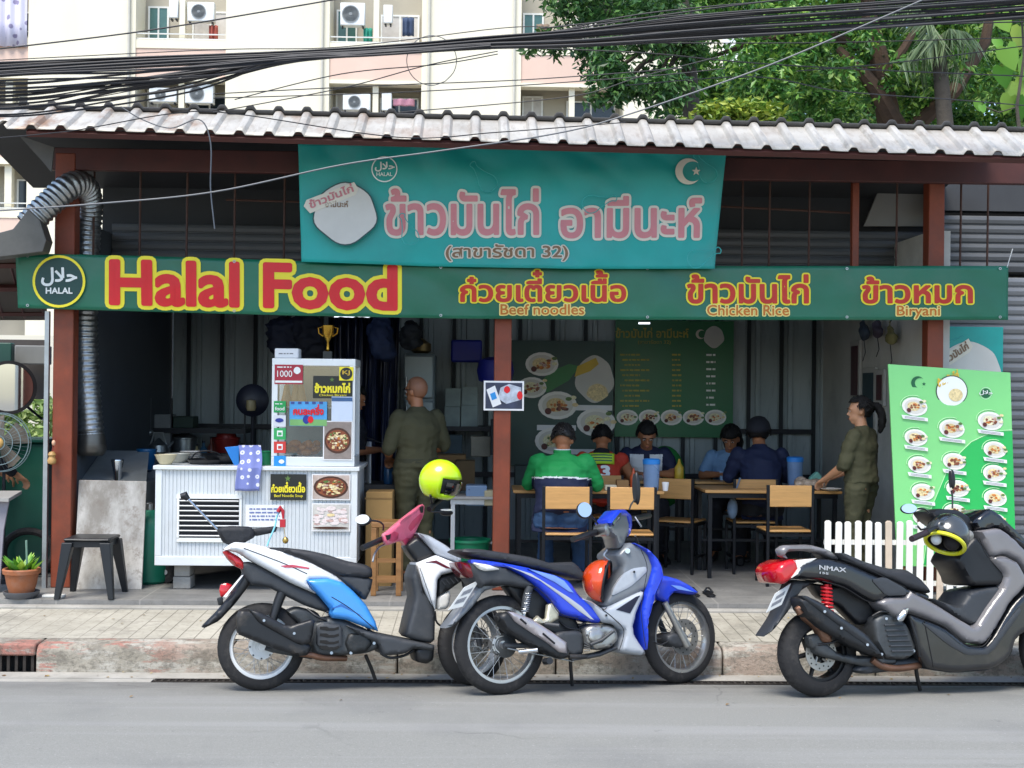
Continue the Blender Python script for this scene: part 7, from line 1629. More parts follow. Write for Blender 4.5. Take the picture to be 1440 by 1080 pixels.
# ---- white and blue scooter with the pink handlebar cowl
A = Bike('scooter', 'white and sky blue scooter with a pink handlebar cowl and a lime helmet on it', (240, 620, 2.918), (370, 7.93), (668, 8.2), R(7))
A.wheel(0, .253, .095, .19, mat('rim_white', '#d9dbdc', .35, .2, .06, 9), 0, True, 0, .075)
A.wheel(A.wb, .253, .085, .19, mat('rim_white'), R(24), True, 0, .06, .095)
A.shell('tail_cover', [(240, 426), (262, 415), (330, 420), (400, 437), (480, 458), (590, 500), (680, 550), (748, 615), (700, 590), (640, 575), (560, 575), (606, 632), (500, 587), (420, 542), (330, 492), (280, 458), (215, 446)], .07, .15, .07, PWHITE)
A.shell('side_cover', [(545, 568), (640, 560), (700, 575), (748, 615), (800, 670), (840, 740), (852, 782), (790, 762), (720, 735), (662, 727), (650, 705), (655, 690), (612, 640)], .09, .168, .06, PBLUE, sm=0)
A.shell('decal', [(450, 512), (500, 508), (570, 520), (566, 526), (520, 520), (470, 520)], .152, .154, .01, mat('decal_red', '#b8485a', .4, 0, .2, 9), vb=.148, sm=0)
for k in range(5): A.tube('decal_vent', [(560 + k * 24, 566 - k * 2, .128), (572 + k * 24, 590 - k * 2, .152)], .004, mat('blue_shade', '#2a62a8', .4, 0), n=6)
A.shell('seat', [(395, 437), (470, 438), (560, 448), (640, 466), (720, 492), (800, 508), (826, 522), (828, 560), (790, 562), (700, 558), (640, 532), (560, 492), (470, 458)], .1, .155, .05, VINYLS)
A.shell('seat_base', [(650, 540), (830, 562), (822, 610), (800, 655), (770, 630), (748, 612), (690, 566)], .09, .14, .04, GREYP)
A.shell('tail_light', [(212, 455), (232, 448), (285, 478), (304, 505), (303, 532), (262, 512), (235, 485)], .06, .105, .04, REDL)
A.shell('rear_fender', [(300, 500), (345, 545), (325, 590), (262, 672), (200, 738), (140, 768), (126, 764), (190, 700), (255, 622), (292, 555)], .03, .07, .03, BLACKP)
A.shell('fender_edge', [(291, 552), (299, 550), (228, 642), (216, 640)], .085, .09, .01, PAPER, sm=0, vb=.07)
t_ = A.shell('reflector', [(205, 590), (232, 583), (254, 592), (252, 620), (226, 640), (205, 640), (200, 615)], .0, .02, .02, REDL, vb=-.06); A.shell('reflector_cap', [(190, 645), (215, 640), (216, 672), (196, 676)], .01, .02, .01, BLACKP, t_, vb=-.05)
A.shell('under_body', [(280, 500), (330, 495), (420, 542), (500, 588), (606, 632), (660, 700), (640, 705), (560, 680), (480, 640), (400, 600), (330, 590), (305, 560)], .06, .1, .05, GREYP)
A.tube('shock_absorber', [(470, 590, .06), (440, 665, .07), (400, 800, .09)], [.032, .028, .02], BLACKP)
A.shell('swingarm', [(470, 700), (520, 680), (600, 700), (640, 760), (600, 900), (420, 870), (360, 850), (430, 830), (520, 850), (540, 760)], .02, .06, .04, ENGM, vb=-.12)
ex = A.shell('exhaust', [(268, 722), (282, 694), (312, 688), (370, 704), (480, 766), (560, 822), (580, 850), (560, 880), (520, 884), (430, 856), (340, 820), (272, 792)], .13, .2, .045, EXB, vb=.1)
A.shell('heat_shield', [(320, 690), (372, 704), (480, 762), (592, 728), (582, 800), (572, 832), (530, 838), (440, 790), (360, 745)], .19, .215, .03, mat('shield_black', '#1b1c1f', .4, 0, .15, 8), ex, vb=.17)
for x, y in ((383, 737), (507, 790)): A.tube('bolt', [(x, y, .205), (x, y, .222)], .008, ALU, ex)
A.tube('exhaust_pipe', [(530, 872, .14), (580, 880, .14), (620, 890, .12), (720, 892, .06)], .018, BRNPIPE, ex, sm=True)
A.shell('engine', [(585, 745), (650, 722), (720, 735), (800, 770), (850, 800), (858, 850), (800, 872), (650, 884), (590, 884), (570, 830)], .06, .12, .05, ENGM)
g = A.shell('radiator_cover', [(598, 760), (625, 748), (690, 752), (705, 770), (705, 840), (680, 858), (622, 858), (598, 835)], .14, .155, .02, GREYP, sm=0, vb=.1)
for y in (770, 798, 826, 848): A.shell('slot', [(612, y - 8), (640, y - 8), (650, y - 2), (672, y - 2), (690, y - 8), (690, y + 3), (668, y + 9), (640, y + 9), (612, y + 3)], .156, .158, .01, PIT, g, sm=0, vb=.15)
A.shell('footboard', [(712, 752), (800, 778), (860, 792), (960, 812), (1082, 835), (1082, 862), (1000, 852), (960, 874), (870, 882), (850, 830), (780, 800)], .12, .16, .04, GREYP)
A.shell('lower_cover', [(1000, 848), (1082, 836), (1078, 898), (1052, 915), (1012, 908)], .09, .13, .04, BLACKP)
A.shell('leg_shield', [(1005, 500), (1025, 560), (1036, 620), (1060, 652), (1086, 700), (1082, 834), (960, 806), (985, 700), (1000, 640), (985, 560)], .1, .16, .05, GREYP)
A.shell('front_panel', [(1015, 500), (1090, 470), (1165, 500), (1192, 512), (1190, 530), (1112, 550), (1096, 570), (1086, 694), (1060, 652), (1034, 590)], .12, .185, .05, PWHITE, sm=0)
A.shell('panel_stripe', [(1046, 497), (1090, 490), (1152, 524), (1130, 522), (1088, 502)], .186, .188, .01, mat('maroon_print', '#5e0f22', .3, 0), sm=0, vb=.16)
ip = A.shell('inner_vent_panel', [(1098, 560), (1188, 535), (1216, 560), (1142, 612), (1094, 640)], .12, .15, .02, BLACKP, sm=0)
for k in range(5): A.tube('vent_fin', [(1112 + k * 18, 572 - k * 4, .155), (1128 + k * 18, 592 - k * 4, .155)], .004, GREYP, ip, 6)
A.shell('headlight', [(1095, 640), (1142, 612), (1150, 640), (1135, 690), (1092, 694)], .11, .14, .03, CLRL)
A.shell('front_cover', [(1010, 376), (1060, 388), (1130, 428), (1190, 478), (1194, 505), (1150, 490), (1090, 468), (1032, 402)], .06, .14, .05, PSIL)
A.shell('cover_vent', [(1085, 440), (1120, 448), (1150, 472), (1120, 462)], .13, .142, .01, BLACKP, sm=0, vb=.1)
A.shell('steering_column', [(958, 430), (1012, 390), (1090, 466), (1012, 502), (985, 472)], .05, .1, .04, BLACKP)
hs = lambda u, w: -(u - A.L(960, 380).x) * 1.5
A.shell('handlebar_cowl', [(850, 384), (880, 366), (930, 331), (1000, 287), (1058, 253), (1070, 262), (1066, 300), (1022, 368), (1012, 398), (966, 434), (942, 410), (900, 420), (866, 430), (850, 412)], .03, .075, .035, PPINK, sh=hs)
A.shell('switch_pod', [(858, 392), (884, 384), (880, 404), (866, 410)], .08, .085, .01, BLACKP, sh=hs, sm=0, vb=.05); A.shell('switch_pod', [(1040, 268), (1064, 262), (1060, 290), (1048, 292)], .08, .085, .01, BLACKP, sh=hs, sm=0, vb=.05)
PPD = paint('pink_recess_shade', '#cf3f62', .4, .2, .1)  # darker pink paints the shade of the cowl's moulded hollows
for pts in ([(872, 394), (900, 372), (926, 380), (922, 404), (896, 414), (874, 414)], [(976, 356), (1000, 326), (1052, 290), (1056, 312), (1016, 352), (990, 372)], [(946, 412), (968, 396), (990, 400), (968, 428)]): A.shell('cowl_recess_shade', pts, .073, .077, .01, PPD, sh=hs, vb=.05)
A.shell('cowl_lip', [(930, 333), (1000, 289), (1056, 256), (1062, 264), (1004, 300), (938, 344)], .07, .082, .01, PPINK, sh=hs, vb=.04)
A.tube('grip', [(880, 398, .2), (785, 440, .34)], .017, BLACKP); A.tube('grip', [(1060, 280, -.2), (1112, 235, -.34)], .017, BLACKP)
A.tube('brake_lever', [(905, 420, .15), (862, 432, .2), (838, 462, .26), (829, 495, .3)], .006, ALU, sm=True)
A.mirror([(872, 366, .17), (872, 345, .2), (850, 330, .22), (800, 326, .24)], 790, 324, .24, .048, .032, (.5, .8, .3), m=mat('mirror_pale', '#d9dad6', .25, .3, .04, 9)); A.mirror([(1068, 290, -.18), (1090, 292, -.2), (1130, 290, -.22)], 1132, 289, -.22, .042, .012, (.1, .6, .8), m=mat('mirror_pale'))
A.tube('front_fork', [(1200, 560, .08), (1270, 840, .08)], .018, GREYP); A.tube('front_fork', [(1200, 560, -.08), (1270, 840, -.08)], .018, GREYP)
A.shell('front_fender', [(1120, 765), (1150, 720), (1200, 680), (1270, 664), (1330, 680), (1300, 690), (1220, 706), (1165, 745), (1140, 775)], .03, .06, .03, PSIL)
A.tube('side_stand', [(800, 880, .05), (822, 930, .02), (842, 986, -.0)], .011, BLACKP); A.tube('brake_cable', [(1085, 700, .1), (1090, 740, .12), (1110, 760, .1), (1130, 765, .06)], .006, BLACKP, sm=True)
SEAM = mat('panel_seam', (.006, .006, .007), .7, 0, 0)
def seam(b, pts, v, r=.0025): b.tube('seam', [(x, y, v) for x, y in pts], r, SEAM, None, 5, True)
seam(A, [(300, 440), (380, 470), (470, 505), (560, 545)], .151); seam(A, [(660, 640), (740, 690), (835, 770)], .168); seam(A, [(1022, 520), (1050, 600), (1080, 690)], .186, .002); seam(A, [(470, 458), (560, 492), (640, 532), (700, 558)], .158)
A.shell('side_crease', [(655, 690), (700, 668), (790, 720), (770, 712), (700, 680)], .167, .171, .01, mat('blue_shade'), vb=.15, sm=0)
for pts in ([(640, 700, .1), (700, 715, .12), (780, 745, .11), (840, 800, .1)], [(560, 690, .09), (600, 720, .12), (640, 735, .12)], [(860, 870, .1), (900, 890, .12), (960, 880, .1), (1010, 850, .09)]): A.tube('engine_hose', pts, .008, BLACKP, sm=True)
for x, y in ((760, 800), (835, 830), (790, 850), (660, 870), (740, 870)): A.tube('bolt', [(x, y, .11), (x, y, .132)], .009, ALU)
A.shell('engine_block', [(730, 790), (800, 790), (830, 830), (800, 868), (730, 872), (715, 830)], .11, .14, .02, mat('engine_dark', '#2c2f31', .5, .4, .2, 12, .2, 60, dirt=.5), vb=.06)
A.done()
# lime helmet hanging on the far mirror
def axes(n, up=V((0, 0, 1))):
    n = n.normalized(); a = up.cross(n).normalized(); return M((n, a, n.cross(a))).transposed()
HC = A.Wd(1107, 163, -.25); t = thing('helmet', 'lime yellow helmet hung on the pink cowled scooter', 'helmet', HC); LIME = paint('lime_gloss', '#b8e010', .25, .5, .04, .05)
H3 = axes(V((.93, -.25, -.18))); r_ = .132
def hp(x, y, z): return HC + H3 @ V((x, y, z))
mb = MB(LIME); mb.ball(HC, (r_, r_ * .92, r_ * .98), 36, H3, lambda p: not (p.x > .052 and -.062 < p.z < .022) and p.z > -.112); mb.build('shell', t, solid=.012)
mb = MB(BLACKP); mb.ball(HC, (r_ * .9, r_ * .82, r_ * .88), 24, H3, lambda p: p.z > -.1); mb.build('lining', t)
mb = MB(glassmat('smoke_visor', (.25, .28, .3), .15)); mb.ball(HC + H3 @ V((.006, 0, 0)), (r_ * 1.03, r_ * .95, r_), 36, H3, lambda p: p.x > .048 and -.075 < p.z < .03); mb.build('visor', t)
mb = MB(BLACKP)
def on_s(x, z, k=1.012): 
    y = -r_ * .92 * math.sqrt(max(.02, 1 - (x / r_) ** 2 - (z / r_ / .98) ** 2)); return hp(x * k, y * k, z * k)
for pts in (((-.05, .05), (-.02, .07), (.03, .075)), ((-.05, .05), (-.06, .03), (-.03, .02), (.02, -.02), (.035, -.06)), ((-.05, -.06), (0, -.075), (.03, -.085), (.04, -.06), (.03, -.03)), ((-.09, .0), (-.06, -.03), (-.02, -.05))): mb.tube([on_s(*p) for p in pts], .0025, 5)
mb.build('graphic_line', t); mb = MB(BLACKP); mb.tube([hp(-.02, -.1, -.09), hp(-.01, -.06, -.14), hp(0, .02, -.15), hp(0, .09, -.09)], .008, 6); mb.build('strap', t)
# furled umbrella on the tail
t = thing('umbrella', 'black folded umbrella with a steel shaft lying across the white and blue scooter', 'umbrella', A.Wd(250, 390, .0))
mb = MB(CHROME); mb.tube([A.Wd(62, 228, .02), A.Wd(200, 372, .02)], .0075, 8); mb.build('shaft', t); mb = MB(BLACKP); mb.tube([A.Wd(40, 228, .02), A.Wd(58, 224, .02), A.Wd(72, 240, .02)], [.016, .026, .014], 10); mb.build('handle', t)
A.t['localspace'] = 1; 
def ushell(name, pts, ve, vm, r, m, vb=None):
    o = A.shell(name, pts, ve, vm, r, m, vb=vb); o.parent = None; me = o.data; me.transform(A.M4); o.parent = t; o.matrix_parent_inverse = M.Translation(-V(t.location)); return o
BROLLY = mat('umbrella_cloth', '#171a20', .7, 0, .2, 8, .4, 30)
ushell('folded_cloth', [(188, 360), (240, 348), (330, 352), (345, 372), (345, 395), (300, 420), (245, 428), (215, 415)], .03, .075, .04, BROLLY); ushell('folded_cloth', [(330, 362), (420, 350), (440, 352), (430, 375), (345, 392)], .03, .05, .02, BROLLY); del A.t['localspace']
t = thing('lanyard', 'red and pale blue strap with a brass bell hanging at the scooter tail', 'strap', A.Wd(455, 360, .1))
mb = MB(mat('strap_cyan', '#7fc4d6', .7, 0)); mb.tube(smooth_path([A.Wd(452, 285, .12), A.Wd(436, 310, .12), A.Wd(428, 350, .12), A.Wd(405, 405, .12), A.Wd(396, 432, .12)], 5), .005, 6); mb.build('strap', t)
mb = MB(mat('strap_red', '#a8202c', .6, 0)); mb.tube([A.Wd(440, 292, .13), A.Wd(450, 274, .13), A.Wd(461, 290, .13), A.Wd(462, 320, .13)], [.013, .016, .012, .006], 8); mb.box(A.Wd(460, 338, .13), (.032, .02, .045)); mb.build('tassel', t)
mb = MB(mat('brass', '#c2a25a', .3, 1, .1, 9)); mb.tube([A.Wd(464, 350, .13), A.Wd(470, 395, .13)], .002, 5); mb.ball(A.Wd(471, 408, .13), (.018, .018, .02), 14); mb.build('bell', t)

# ---- blue underbone motorcycle
B = Bike('motorcycle', 'royal blue and silver step through motorcycle with an orange helmet on its hook', (600, 640, 3.0), (708, 7.83), (961, 8.3), R(8))
B.wheel(0, .285, .085, .225, mat('rim_silver', '#b9babb', .3, .8, .06, 9), 0, True, 0, .06)
fw_, fc_ = B.wheel(B.wb, .28, .075, .222, mat('rim_silver'), R(8), True, 0, .03, .11)
B.shell('seat', [(145, 405), (165, 394), (225, 396), (320, 411), (440, 430), (520, 456), (575, 452), (615, 450), (640, 470), (662, 500), (660, 530), (600, 512), (480, 482), (340, 452), (200, 430)], .09, .14, .04, VINYLS)
B.shell('side_cover', [(260, 452), (340, 466), (440, 480), (540, 505), (600, 530), (640, 590), (700, 640), (738, 692), (722, 712), (640, 692), (560, 672), (520, 612), (460, 552), (400, 505), (330, 470)], .09, .15, .05, PROY)
B.shell('side_stripe', [(340, 468), (440, 500), (520, 550), (600, 600), (655, 640), (706, 695), (690, 690), (640, 655), (560, 590), (480, 530), (400, 492)], .151, .156, .02, PSIL, sm=0, vb=.13)
B.shell('side_decal', [(430, 480), (540, 508), (580, 530), (620, 580), (600, 575), (540, 535), (470, 500)], .153, .157, .02, mat('pale_blue_print', '#6f92d8', .3, 0, .1, 9, coat=.5), sm=0, vb=.13)
B.shell('rear_cowl', [(180, 445), (262, 450), (330, 472), (400, 508), (470, 560), (440, 565), (330, 548), (252, 548), (228, 562), (185, 500)], .07, .13, .05, GREYP)
B.shell('tail_trim', [(185, 440), (262, 446), (340, 458), (440, 478), (430, 486), (330, 472), (262, 466), (190, 458)], .12, .135, .015, PROY, vb=.08)
B.shell('tail_light', [(138, 450), (180, 458), (232, 492), (214, 526), (172, 512), (150, 480)], .06, .11, .04, DREDL)
B.shell('turn_signal', [(192, 452), (260, 462), (312, 482), (250, 490), (224, 482)], .13, .15, .02, CLRL, vb=.08)
B.shell('rear_fender', [(228, 540), (340, 548), (300, 556), (240, 575), (190, 645), (112, 720), (76, 732), (162, 622), (205, 562)], .03, .07, .03, PGREY)
B.plate([(90, 655), (152, 640), (226, 524), (158, 558)], .095)
B.shell('under_frame', [(330, 545), (440, 560), (480, 560), (540, 640), (640, 700), (650, 840), (560, 850), (530, 760), (430, 700), (400, 640)], .03, .06, .03, BLACKP)
sa = B.tube('shock_absorber', [(434, 555, .11), (420, 600, .11), (412, 640, .11)], [.026, .022, .02], GREYP)
mb = MB(ALU); p0, p1 = B.L(428, 572, .11), B.L(408, 690, .11); mb.tube([p0, p1], .01, 8); up_ = (p1 - p0)
mb.tube([p0 + up_ * (k / 90 * .75 + .05) + V((.022 * math.cos(k * .75), .022 * math.sin(k * .75), 0)) for k in range(91)], .0035, 5); mb.build('spring', sa)
B.tube('swingarm', [(325, 805, .09), (560, 800, .08)], .016, GREYP); B.tube('brake_rod', [(340, 815, .1), (620, 870, .1)], .005, ALU)
mb = MB(ENGM); c = B.L(325, 803, 0); mb.lathe([(.001, -.075), (.018, -.075), (.02, -.06), (.04, -.055), (.042, -.04), (.06, -.038), (.065, -.03), (.07, .03), (.03, .05), (.001, .06)], c, M.Rotation(R(90), 3, 'X'), 26); mb.build('hub_drum', B.t)
B.tube('foot_peg', [(390, 830, .13), (470, 822, .2)], .014, CHROME)
ex = B.shell('exhaust', [(298, 690), (314, 664), (350, 662), (440, 712), (540, 772), (592, 802), (606, 852), (560, 862), (450, 812), (330, 742)], .11, .17, .035, EXB, vb=.08)
B.shell('heat_shield', [(342, 660), (366, 662), (440, 690), (520, 740), (590, 790), (592, 836), (560, 832), (500, 786), (440, 748), (372, 702)], .165, .19, .02, mat('shield_silver', '#b5aeb0', .3, .6, .12, 9), ex, sm=0, vb=.14)
for a, b in (((395, 690), (420, 712)), ((490, 752), (540, 795))): B.tube('shield_slot', [(*a, .192), (*b, .192)], .006, BLACKP, ex, 6)
B.tube('exhaust_outlet', [(302, 690, .14), (296, 692, .14)], .018, PIT, ex)
B.tube('exhaust_pipe', [(600, 850, .12), (680, 848, .12), (760, 822, .08), (800, 760, .04)], .016, EXB, ex, sm=True)
B.shell('crankcase', [(540, 748), (640, 738), (662, 760), (660, 842), (600, 848), (545, 800)], .09, .12, .03, GREYP, vb=-.1)
B.shell('engine', [(664, 730), (700, 712), (760, 714), (800, 735), (806, 780), (770, 815), (710, 824), (668, 800)], .1, .15, .045, ENGS, vb=-.1)
B.shell('engine_cover', [(690, 742), (730, 735), (752, 755), (745, 790), (705, 800), (684, 775)], .15, .17, .025, ENGS, vb=.12)
B.tube('kick_lever', [(690, 800, .17), (740, 780, .18), (784, 745, .19)], .01, GREYP); B.tube('gear_rod', [(610, 862, .12), (730, 842, .13), (800, 812, .13)], .011, GREYP)
br = B.shell('foot_bracket', [(448, 702), (470, 678), (490, 695), (506, 690), (512, 632), (530, 625), (560, 660), (556, 690), (520, 712), (470, 714)], .12, .14, .02, mat('bracket_pale', '#c2bda8', .4, .6, .12, 9), sm=0, vb=.1)
B.tube('foot_peg', [(500, 712, .14), (560, 720, .2)], .012, GREYP); B.tube('foot_peg', [(500, 870, .14), (520, 868, .24)], .02, BLACKP)
B.shell('leg_shield', [(690, 640), (650, 602), (700, 618), (742, 650), (900, 572), (918, 580), (884, 660), (868, 720), (872, 760), (926, 836), (900, 846), (808, 828), (832, 742), (784, 712), (735, 706)], .11, .17, .05, PSIL)
B.shell('shield_recess', [(800, 652), (884, 598), (900, 592), (858, 668), (838, 662)], .172, .174, .01, mat('recess_dark', '#171a30', .6, 0), sm=0, vb=.14)
B.shell('inner_shield', [(792, 420), (850, 368), (905, 380), (962, 424), (956, 480), (932, 560), (902, 578), (762, 642), (738, 632), (790, 545), (822, 470)], .09, .15, .05, PGREY)
B.shell('storage_lid', [(790, 560), (830, 500), (870, 478), (925, 470), (930, 490), (900, 520), (860, 555), (780, 595)], .151, .156, .02, PSIL, vb=.13)
for x, y in ((876, 492), (758, 676)): B.tube('bolt', [(x, y, .15), (x, y, .182)], .007, BLACKP)
B.tube('ignition_lock', [(848, 404, .12), (848, 404, .162)], .016, CHROME)
B.shell('front_shield', [(868, 366), (940, 400), (985, 450), (1000, 512), (962, 600), (934, 700), (932, 832), (916, 750), (906, 660), (930, 565), (956, 475), (934, 415)], .14, .185, .03, PROY)
B.shell('front_fender', [(958, 520), (1000, 508), (1062, 524), (1110, 550), (1148, 580), (1128, 590), (1042, 578), (1024, 600), (1022, 628), (986, 612), (960, 592)], .05, .085, .03, PROY)
B.shell('fender_edge', [(1030, 548), (1070, 552), (1130, 578), (1060, 566)], .087, .089, .01, mat('pale_blue_print'), sm=0, vb=.06)
B.tube('front_fork', [(1004, 622, .085), (1100, 806, .085)], [.019, .024], ENGS); B.tube('front_fork', [(955, 640, -.085), (1012, 770, -.085)], .019, GREYP)
B.shell('brake_caliper', [(1010, 760), (1060, 745), (1100, 775), (1110, 800), (1060, 815), (1015, 795)], .055, .085, .02, GREYP); B.tube('brake_hose', [(950, 780, .06), (985, 800, .08), (1020, 785, .08)], .005, BLACKP, sm=True)
hs = lambda u, w: -(u - B.L(800, 320).x) * .9
B.shell('handlebar_cowl', [(700, 318), (712, 298), (742, 282), (792, 242), (850, 232), (890, 252), (902, 290), (892, 322), (852, 350), (822, 392), (780, 396), (760, 352), (722, 334)], .04, .095, .04, PGREY, sh=hs)
B.shell('cowl_top', [(705, 290), (735, 268), (790, 232), (850, 228), (890, 246), (905, 275), (890, 330), (862, 346), (870, 300), (850, 262), (800, 258), (765, 282), (730, 306)], .06, .105, .03, PROY, sh=hs)
B.shell('meter', [(736, 288), (800, 244), (812, 246), (800, 268), (748, 302)], .106, .108, .01, mat('meter_glass', '#4a545c', .1, 0, .2, 9, coat=.5), sh=hs, sm=0, vb=.08)
B.tube('grip', [(720, 325, .16), (680, 334, .22), (616, 356, .34)], [.02, .017, .017], BLACKP); B.tube('grip', [(850, 270, -.05), (905, 262, -.25), (940, 255, -.36)], .017, BLACKP)
B.shell('switch_pod', [(680, 306), (710, 290), (728, 318), (715, 345), (690, 345)], .06, .08, .02, ALU, sh=hs); B.tube('brake_lever', [(880, 262, .1), (895, 285, .14), (905, 300, .18)], .006, ALU, sm=True)
B.mirror([(722, 290, .15), (705, 268, .17), (690, 255, .19)], 665, 232, .2, .047, .05, (.2, .95, .15)); B.mirror([(855, 232, -.12), (862, 210, -.14), (876, 190, -.15)], 882, 140, -.15, .022, .105, (1, .35, .0), m=BLACKP)
B.tube('side_stand', [(606, 850, .04), (608, 900, .02), (614, 972, -.02)], .011, BLACKP); B.tube('helmet_hook', [(760, 400, .12), (748, 425, .12), (770, 445, .12)], .008, ALU, sm=True)
seam(B, [(462, 556), (520, 610), (562, 668), (640, 690)], .152); seam(B, [(740, 650), (790, 690), (832, 742), (812, 826)], .171); seam(B, [(905, 400), (930, 470), (918, 560), (905, 650), (915, 750), (928, 826)], .187, .0022); seam(B, [(700, 618), (745, 650), (760, 642)], .172)
for pts in ([(640, 720, .1), (690, 700, .12), (740, 705, .13), (790, 720, .11)], [(560, 700, .06), (600, 730, .09), (650, 735, .1)], [(880, 340, .09), (905, 400, .0), (930, 420, -.02)]): B.tube('engine_hose', pts, .006, BLACKP, sm=True)
for x, y in ((676, 760), (700, 812), (780, 800), (792, 745), (740, 722)): B.tube('bolt', [(x, y, .13), (x, y, .158)], .007, GREYP)
for k in range(4): B.tube('engine_fin', [(664, 790 + k * 12, .14), (690, 806 + k * 6, .155)], .004, ENGM, n=6)
B.done()
HC = B.Wd(742, 530, .1); t = thing('helmet', 'glossy orange bowl helmet hung on the blue motorcycle', 'helmet', HC); n = (B.U * .8 - B.W * .2 + B.N * .62).normalized(); H3 = axes(n)
mb = MB(paint('orange_gloss', '#d8481a', .18, .7, .06, .05)); mb.ball(HC, (.118, .122, .122), 32, H3, lambda p: p.x < .025); mb.build('shell', t, solid=.01)
mb = MB(DKCL); mb.ball(HC, (.104, .108, .108), 26, H3, lambda p: p.x < .02); mb.build('lining', t); mb = MB(BLACKP)
mb.tube([HC + H3 @ V((.026, .122 * math.cos(6.2832 * k / 32), .122 * math.sin(6.2832 * k / 32))) for k in range(33)], .007, 6); mb.build('rim', t)

# ---- dark maxi scooter
Cb = Bike('scooter', 'large black and gunmetal maxi scooter with red rear spring, cut by the picture edge', (1040, 640, 3.0), (1154, 7.8), (1478, 8.22), R(7))
rimk = mat('rim_black', '#1d1e21', .4, .4, .15, 9)
Cb.wheel(0, .25, .13, .165, rimk, 0, False, 0, .05, .1)
Cb.wheel(Cb.wb, .25, .11, .165, rimk, R(18), False, 0, .05, .1)
Cb.shell('seat', [(400, 412), (440, 412), (520, 448), (620, 478), (700, 482), (760, 520), (806, 574), (795, 584), (720, 566), (640, 532), (560, 502), (450, 456)], .1, .17, .05, VINYLS)
Cb.shell('grab_rail', [(166, 398), (190, 380), (290, 377), (370, 398), (432, 436), (400, 442), (340, 414), (280, 404), (206, 406), (192, 420), (204, 438), (176, 426)], .08, .12, .02, PGUN, vb=.05)
Cb.shell('body_cover', [(240, 452), (330, 434), (440, 448), (560, 500), (640, 530), (720, 566), (800, 590), (790, 620), (720, 600), (620, 600), (570, 622), (530, 610), (440, 556), (350, 530), (270, 524), (226, 518)], .1, .17, .07, PBLK)
Cb.shell('side_panel', [(556, 526), (610, 514), (700, 562), (704, 590), (620, 594)], .172, .18, .02, GREYP, vb=.13)
o = Cb.shell('tail_light', [(150, 490), (168, 460), (215, 440), (246, 442), (252, 478), (216, 524), (188, 544), (166, 540)], .1, .15, .04, REDL); Cb.shell('lens_strip', [(236, 444), (326, 435), (286, 462), (246, 502), (220, 518), (246, 480)], .15, .165, .02, CLRL, o, sm=0, vb=.1)
Cb.shell('rear_fender', [(218, 528), (350, 530), (300, 545), (258, 572), (212, 650), (142, 740), (96, 770), (150, 690), (192, 600)], .03, .07, .03, GREYP)
Cb.plate([(112, 666), (178, 632), (218, 540), (150, 584)], .1)
Cb.shell('inner_fender', [(300, 540), (440, 556), (540, 612), (570, 660), (560, 700), (500, 720), (420, 640), (340, 600)], .02, .06, .03, BLACKP)
sa = Cb.tube('shock_absorber', [(368, 545, .11), (370, 700, .11)], .013, RED); mb = MB(mat('spring_red', '#c8202a', .35, .1, .06, 9, coat=.3)); p0, p1 = Cb.L(366, 550, .11), Cb.L(372, 660, .11); up_ = p1 - p0; mb.tube([p0 + up_ * (k / 110) + V((.03 * math.cos(k * .4), .03 * math.sin(k * .4), 0)) for k in range(111)], .0065, 6); mb.build('spring', sa)
ex = Cb.shell('exhaust', [(240, 604), (278, 592), (340, 620), (440, 690), (530, 752), (590, 828), (614, 864), (560, 846), (480, 812), (420, 780), (340, 735), (256, 660)], .12, .2, .045, EXB, vb=.08)
Cb.shell('heat_shield', [(262, 596), (280, 592), (340, 622), (440, 692), (528, 752), (585, 826), (545, 806), (430, 726), (330, 650)], .195, .212, .02, mat('shield_dark', '#33363a', .35, .3, .15, 8, dirt=.3), ex, vb=.16)
Cb.tube('exhaust_tip', [(262, 640, .15), (246, 650, .15), (256, 668, .15)], .022, BRNPIPE, ex); Cb.shell('exhaust_plate', [(280, 660), (330, 700), (380, 740), (392, 790), (350, 790), (320, 730), (270, 690)], .11, .14, .02, BRNPIPE, ex, vb=.08)
Cb.tube('exhaust_pipe', [(560, 862, .13), (600, 890, .13), (660, 900, .12), (740, 890, .1), (776, 878, .06)], .02, BRNPIPE, ex, sm=True)
Cb.shell('swingarm', [(300, 780), (340, 775), (420, 840), (520, 850), (660, 850), (660, 885), (540, 895), (420, 868), (320, 840)], .08, .115, .03, ENGM, vb=-.02)
Cb.shell('brake_caliper', [(288, 765), (340, 752), (362, 790), (340, 822), (300, 815)], .09, .115, .02, ENGM, vb=.05)
Cb.shell('engine', [(560, 690), (600, 664), (650, 668), (700, 710), (746, 832), (700, 862), (610, 862), (566, 800)], .09, .15, .04, ENGM)
for k in range(6): Cb.tube('cooling_fin', [(612 + k * 6, 718 + k * 22, .158), (690 + k * 9, 716 + k * 22, .158)], .006, GREYP, None, 6)
Cb.shell('stand_bracket', [(480, 905), (520, 880), (760, 850), (840, 880), (700, 905), (520, 925)], .05, .1, .03, GREYP)
Cb.shell('side_trim', [(572, 622), (625, 597), (690, 598), (712, 566), (722, 576), (820, 626), (920, 690), (985, 728), (1040, 640), (1100, 560), (1116, 505), (1050, 430), (1115, 424), (1166, 450), (1205, 520), (1205, 550), (1135, 620), (1060, 755), (1024, 800), (950, 792), (866, 722), (765, 682), (702, 662), (660, 692)], .12, .185, .05, PGUN)
Cb.shell('passenger_peg', [(664, 690), (700, 650), (714, 645), (706, 672), (690, 700), (672, 702)], .19, .21, .02, CHROME, vb=.16)
Cb.shell('lower_body', [(702, 664), (765, 684), (866, 726), (950, 796), (1024, 806), (1062, 760), (1140, 625), (1210, 560), (1260, 600), (1240, 720), (1165, 770), (1135, 855), (1062, 906), (900, 920), (790, 902), (742, 832), (720, 740)], .11, .17, .06, PBLK)
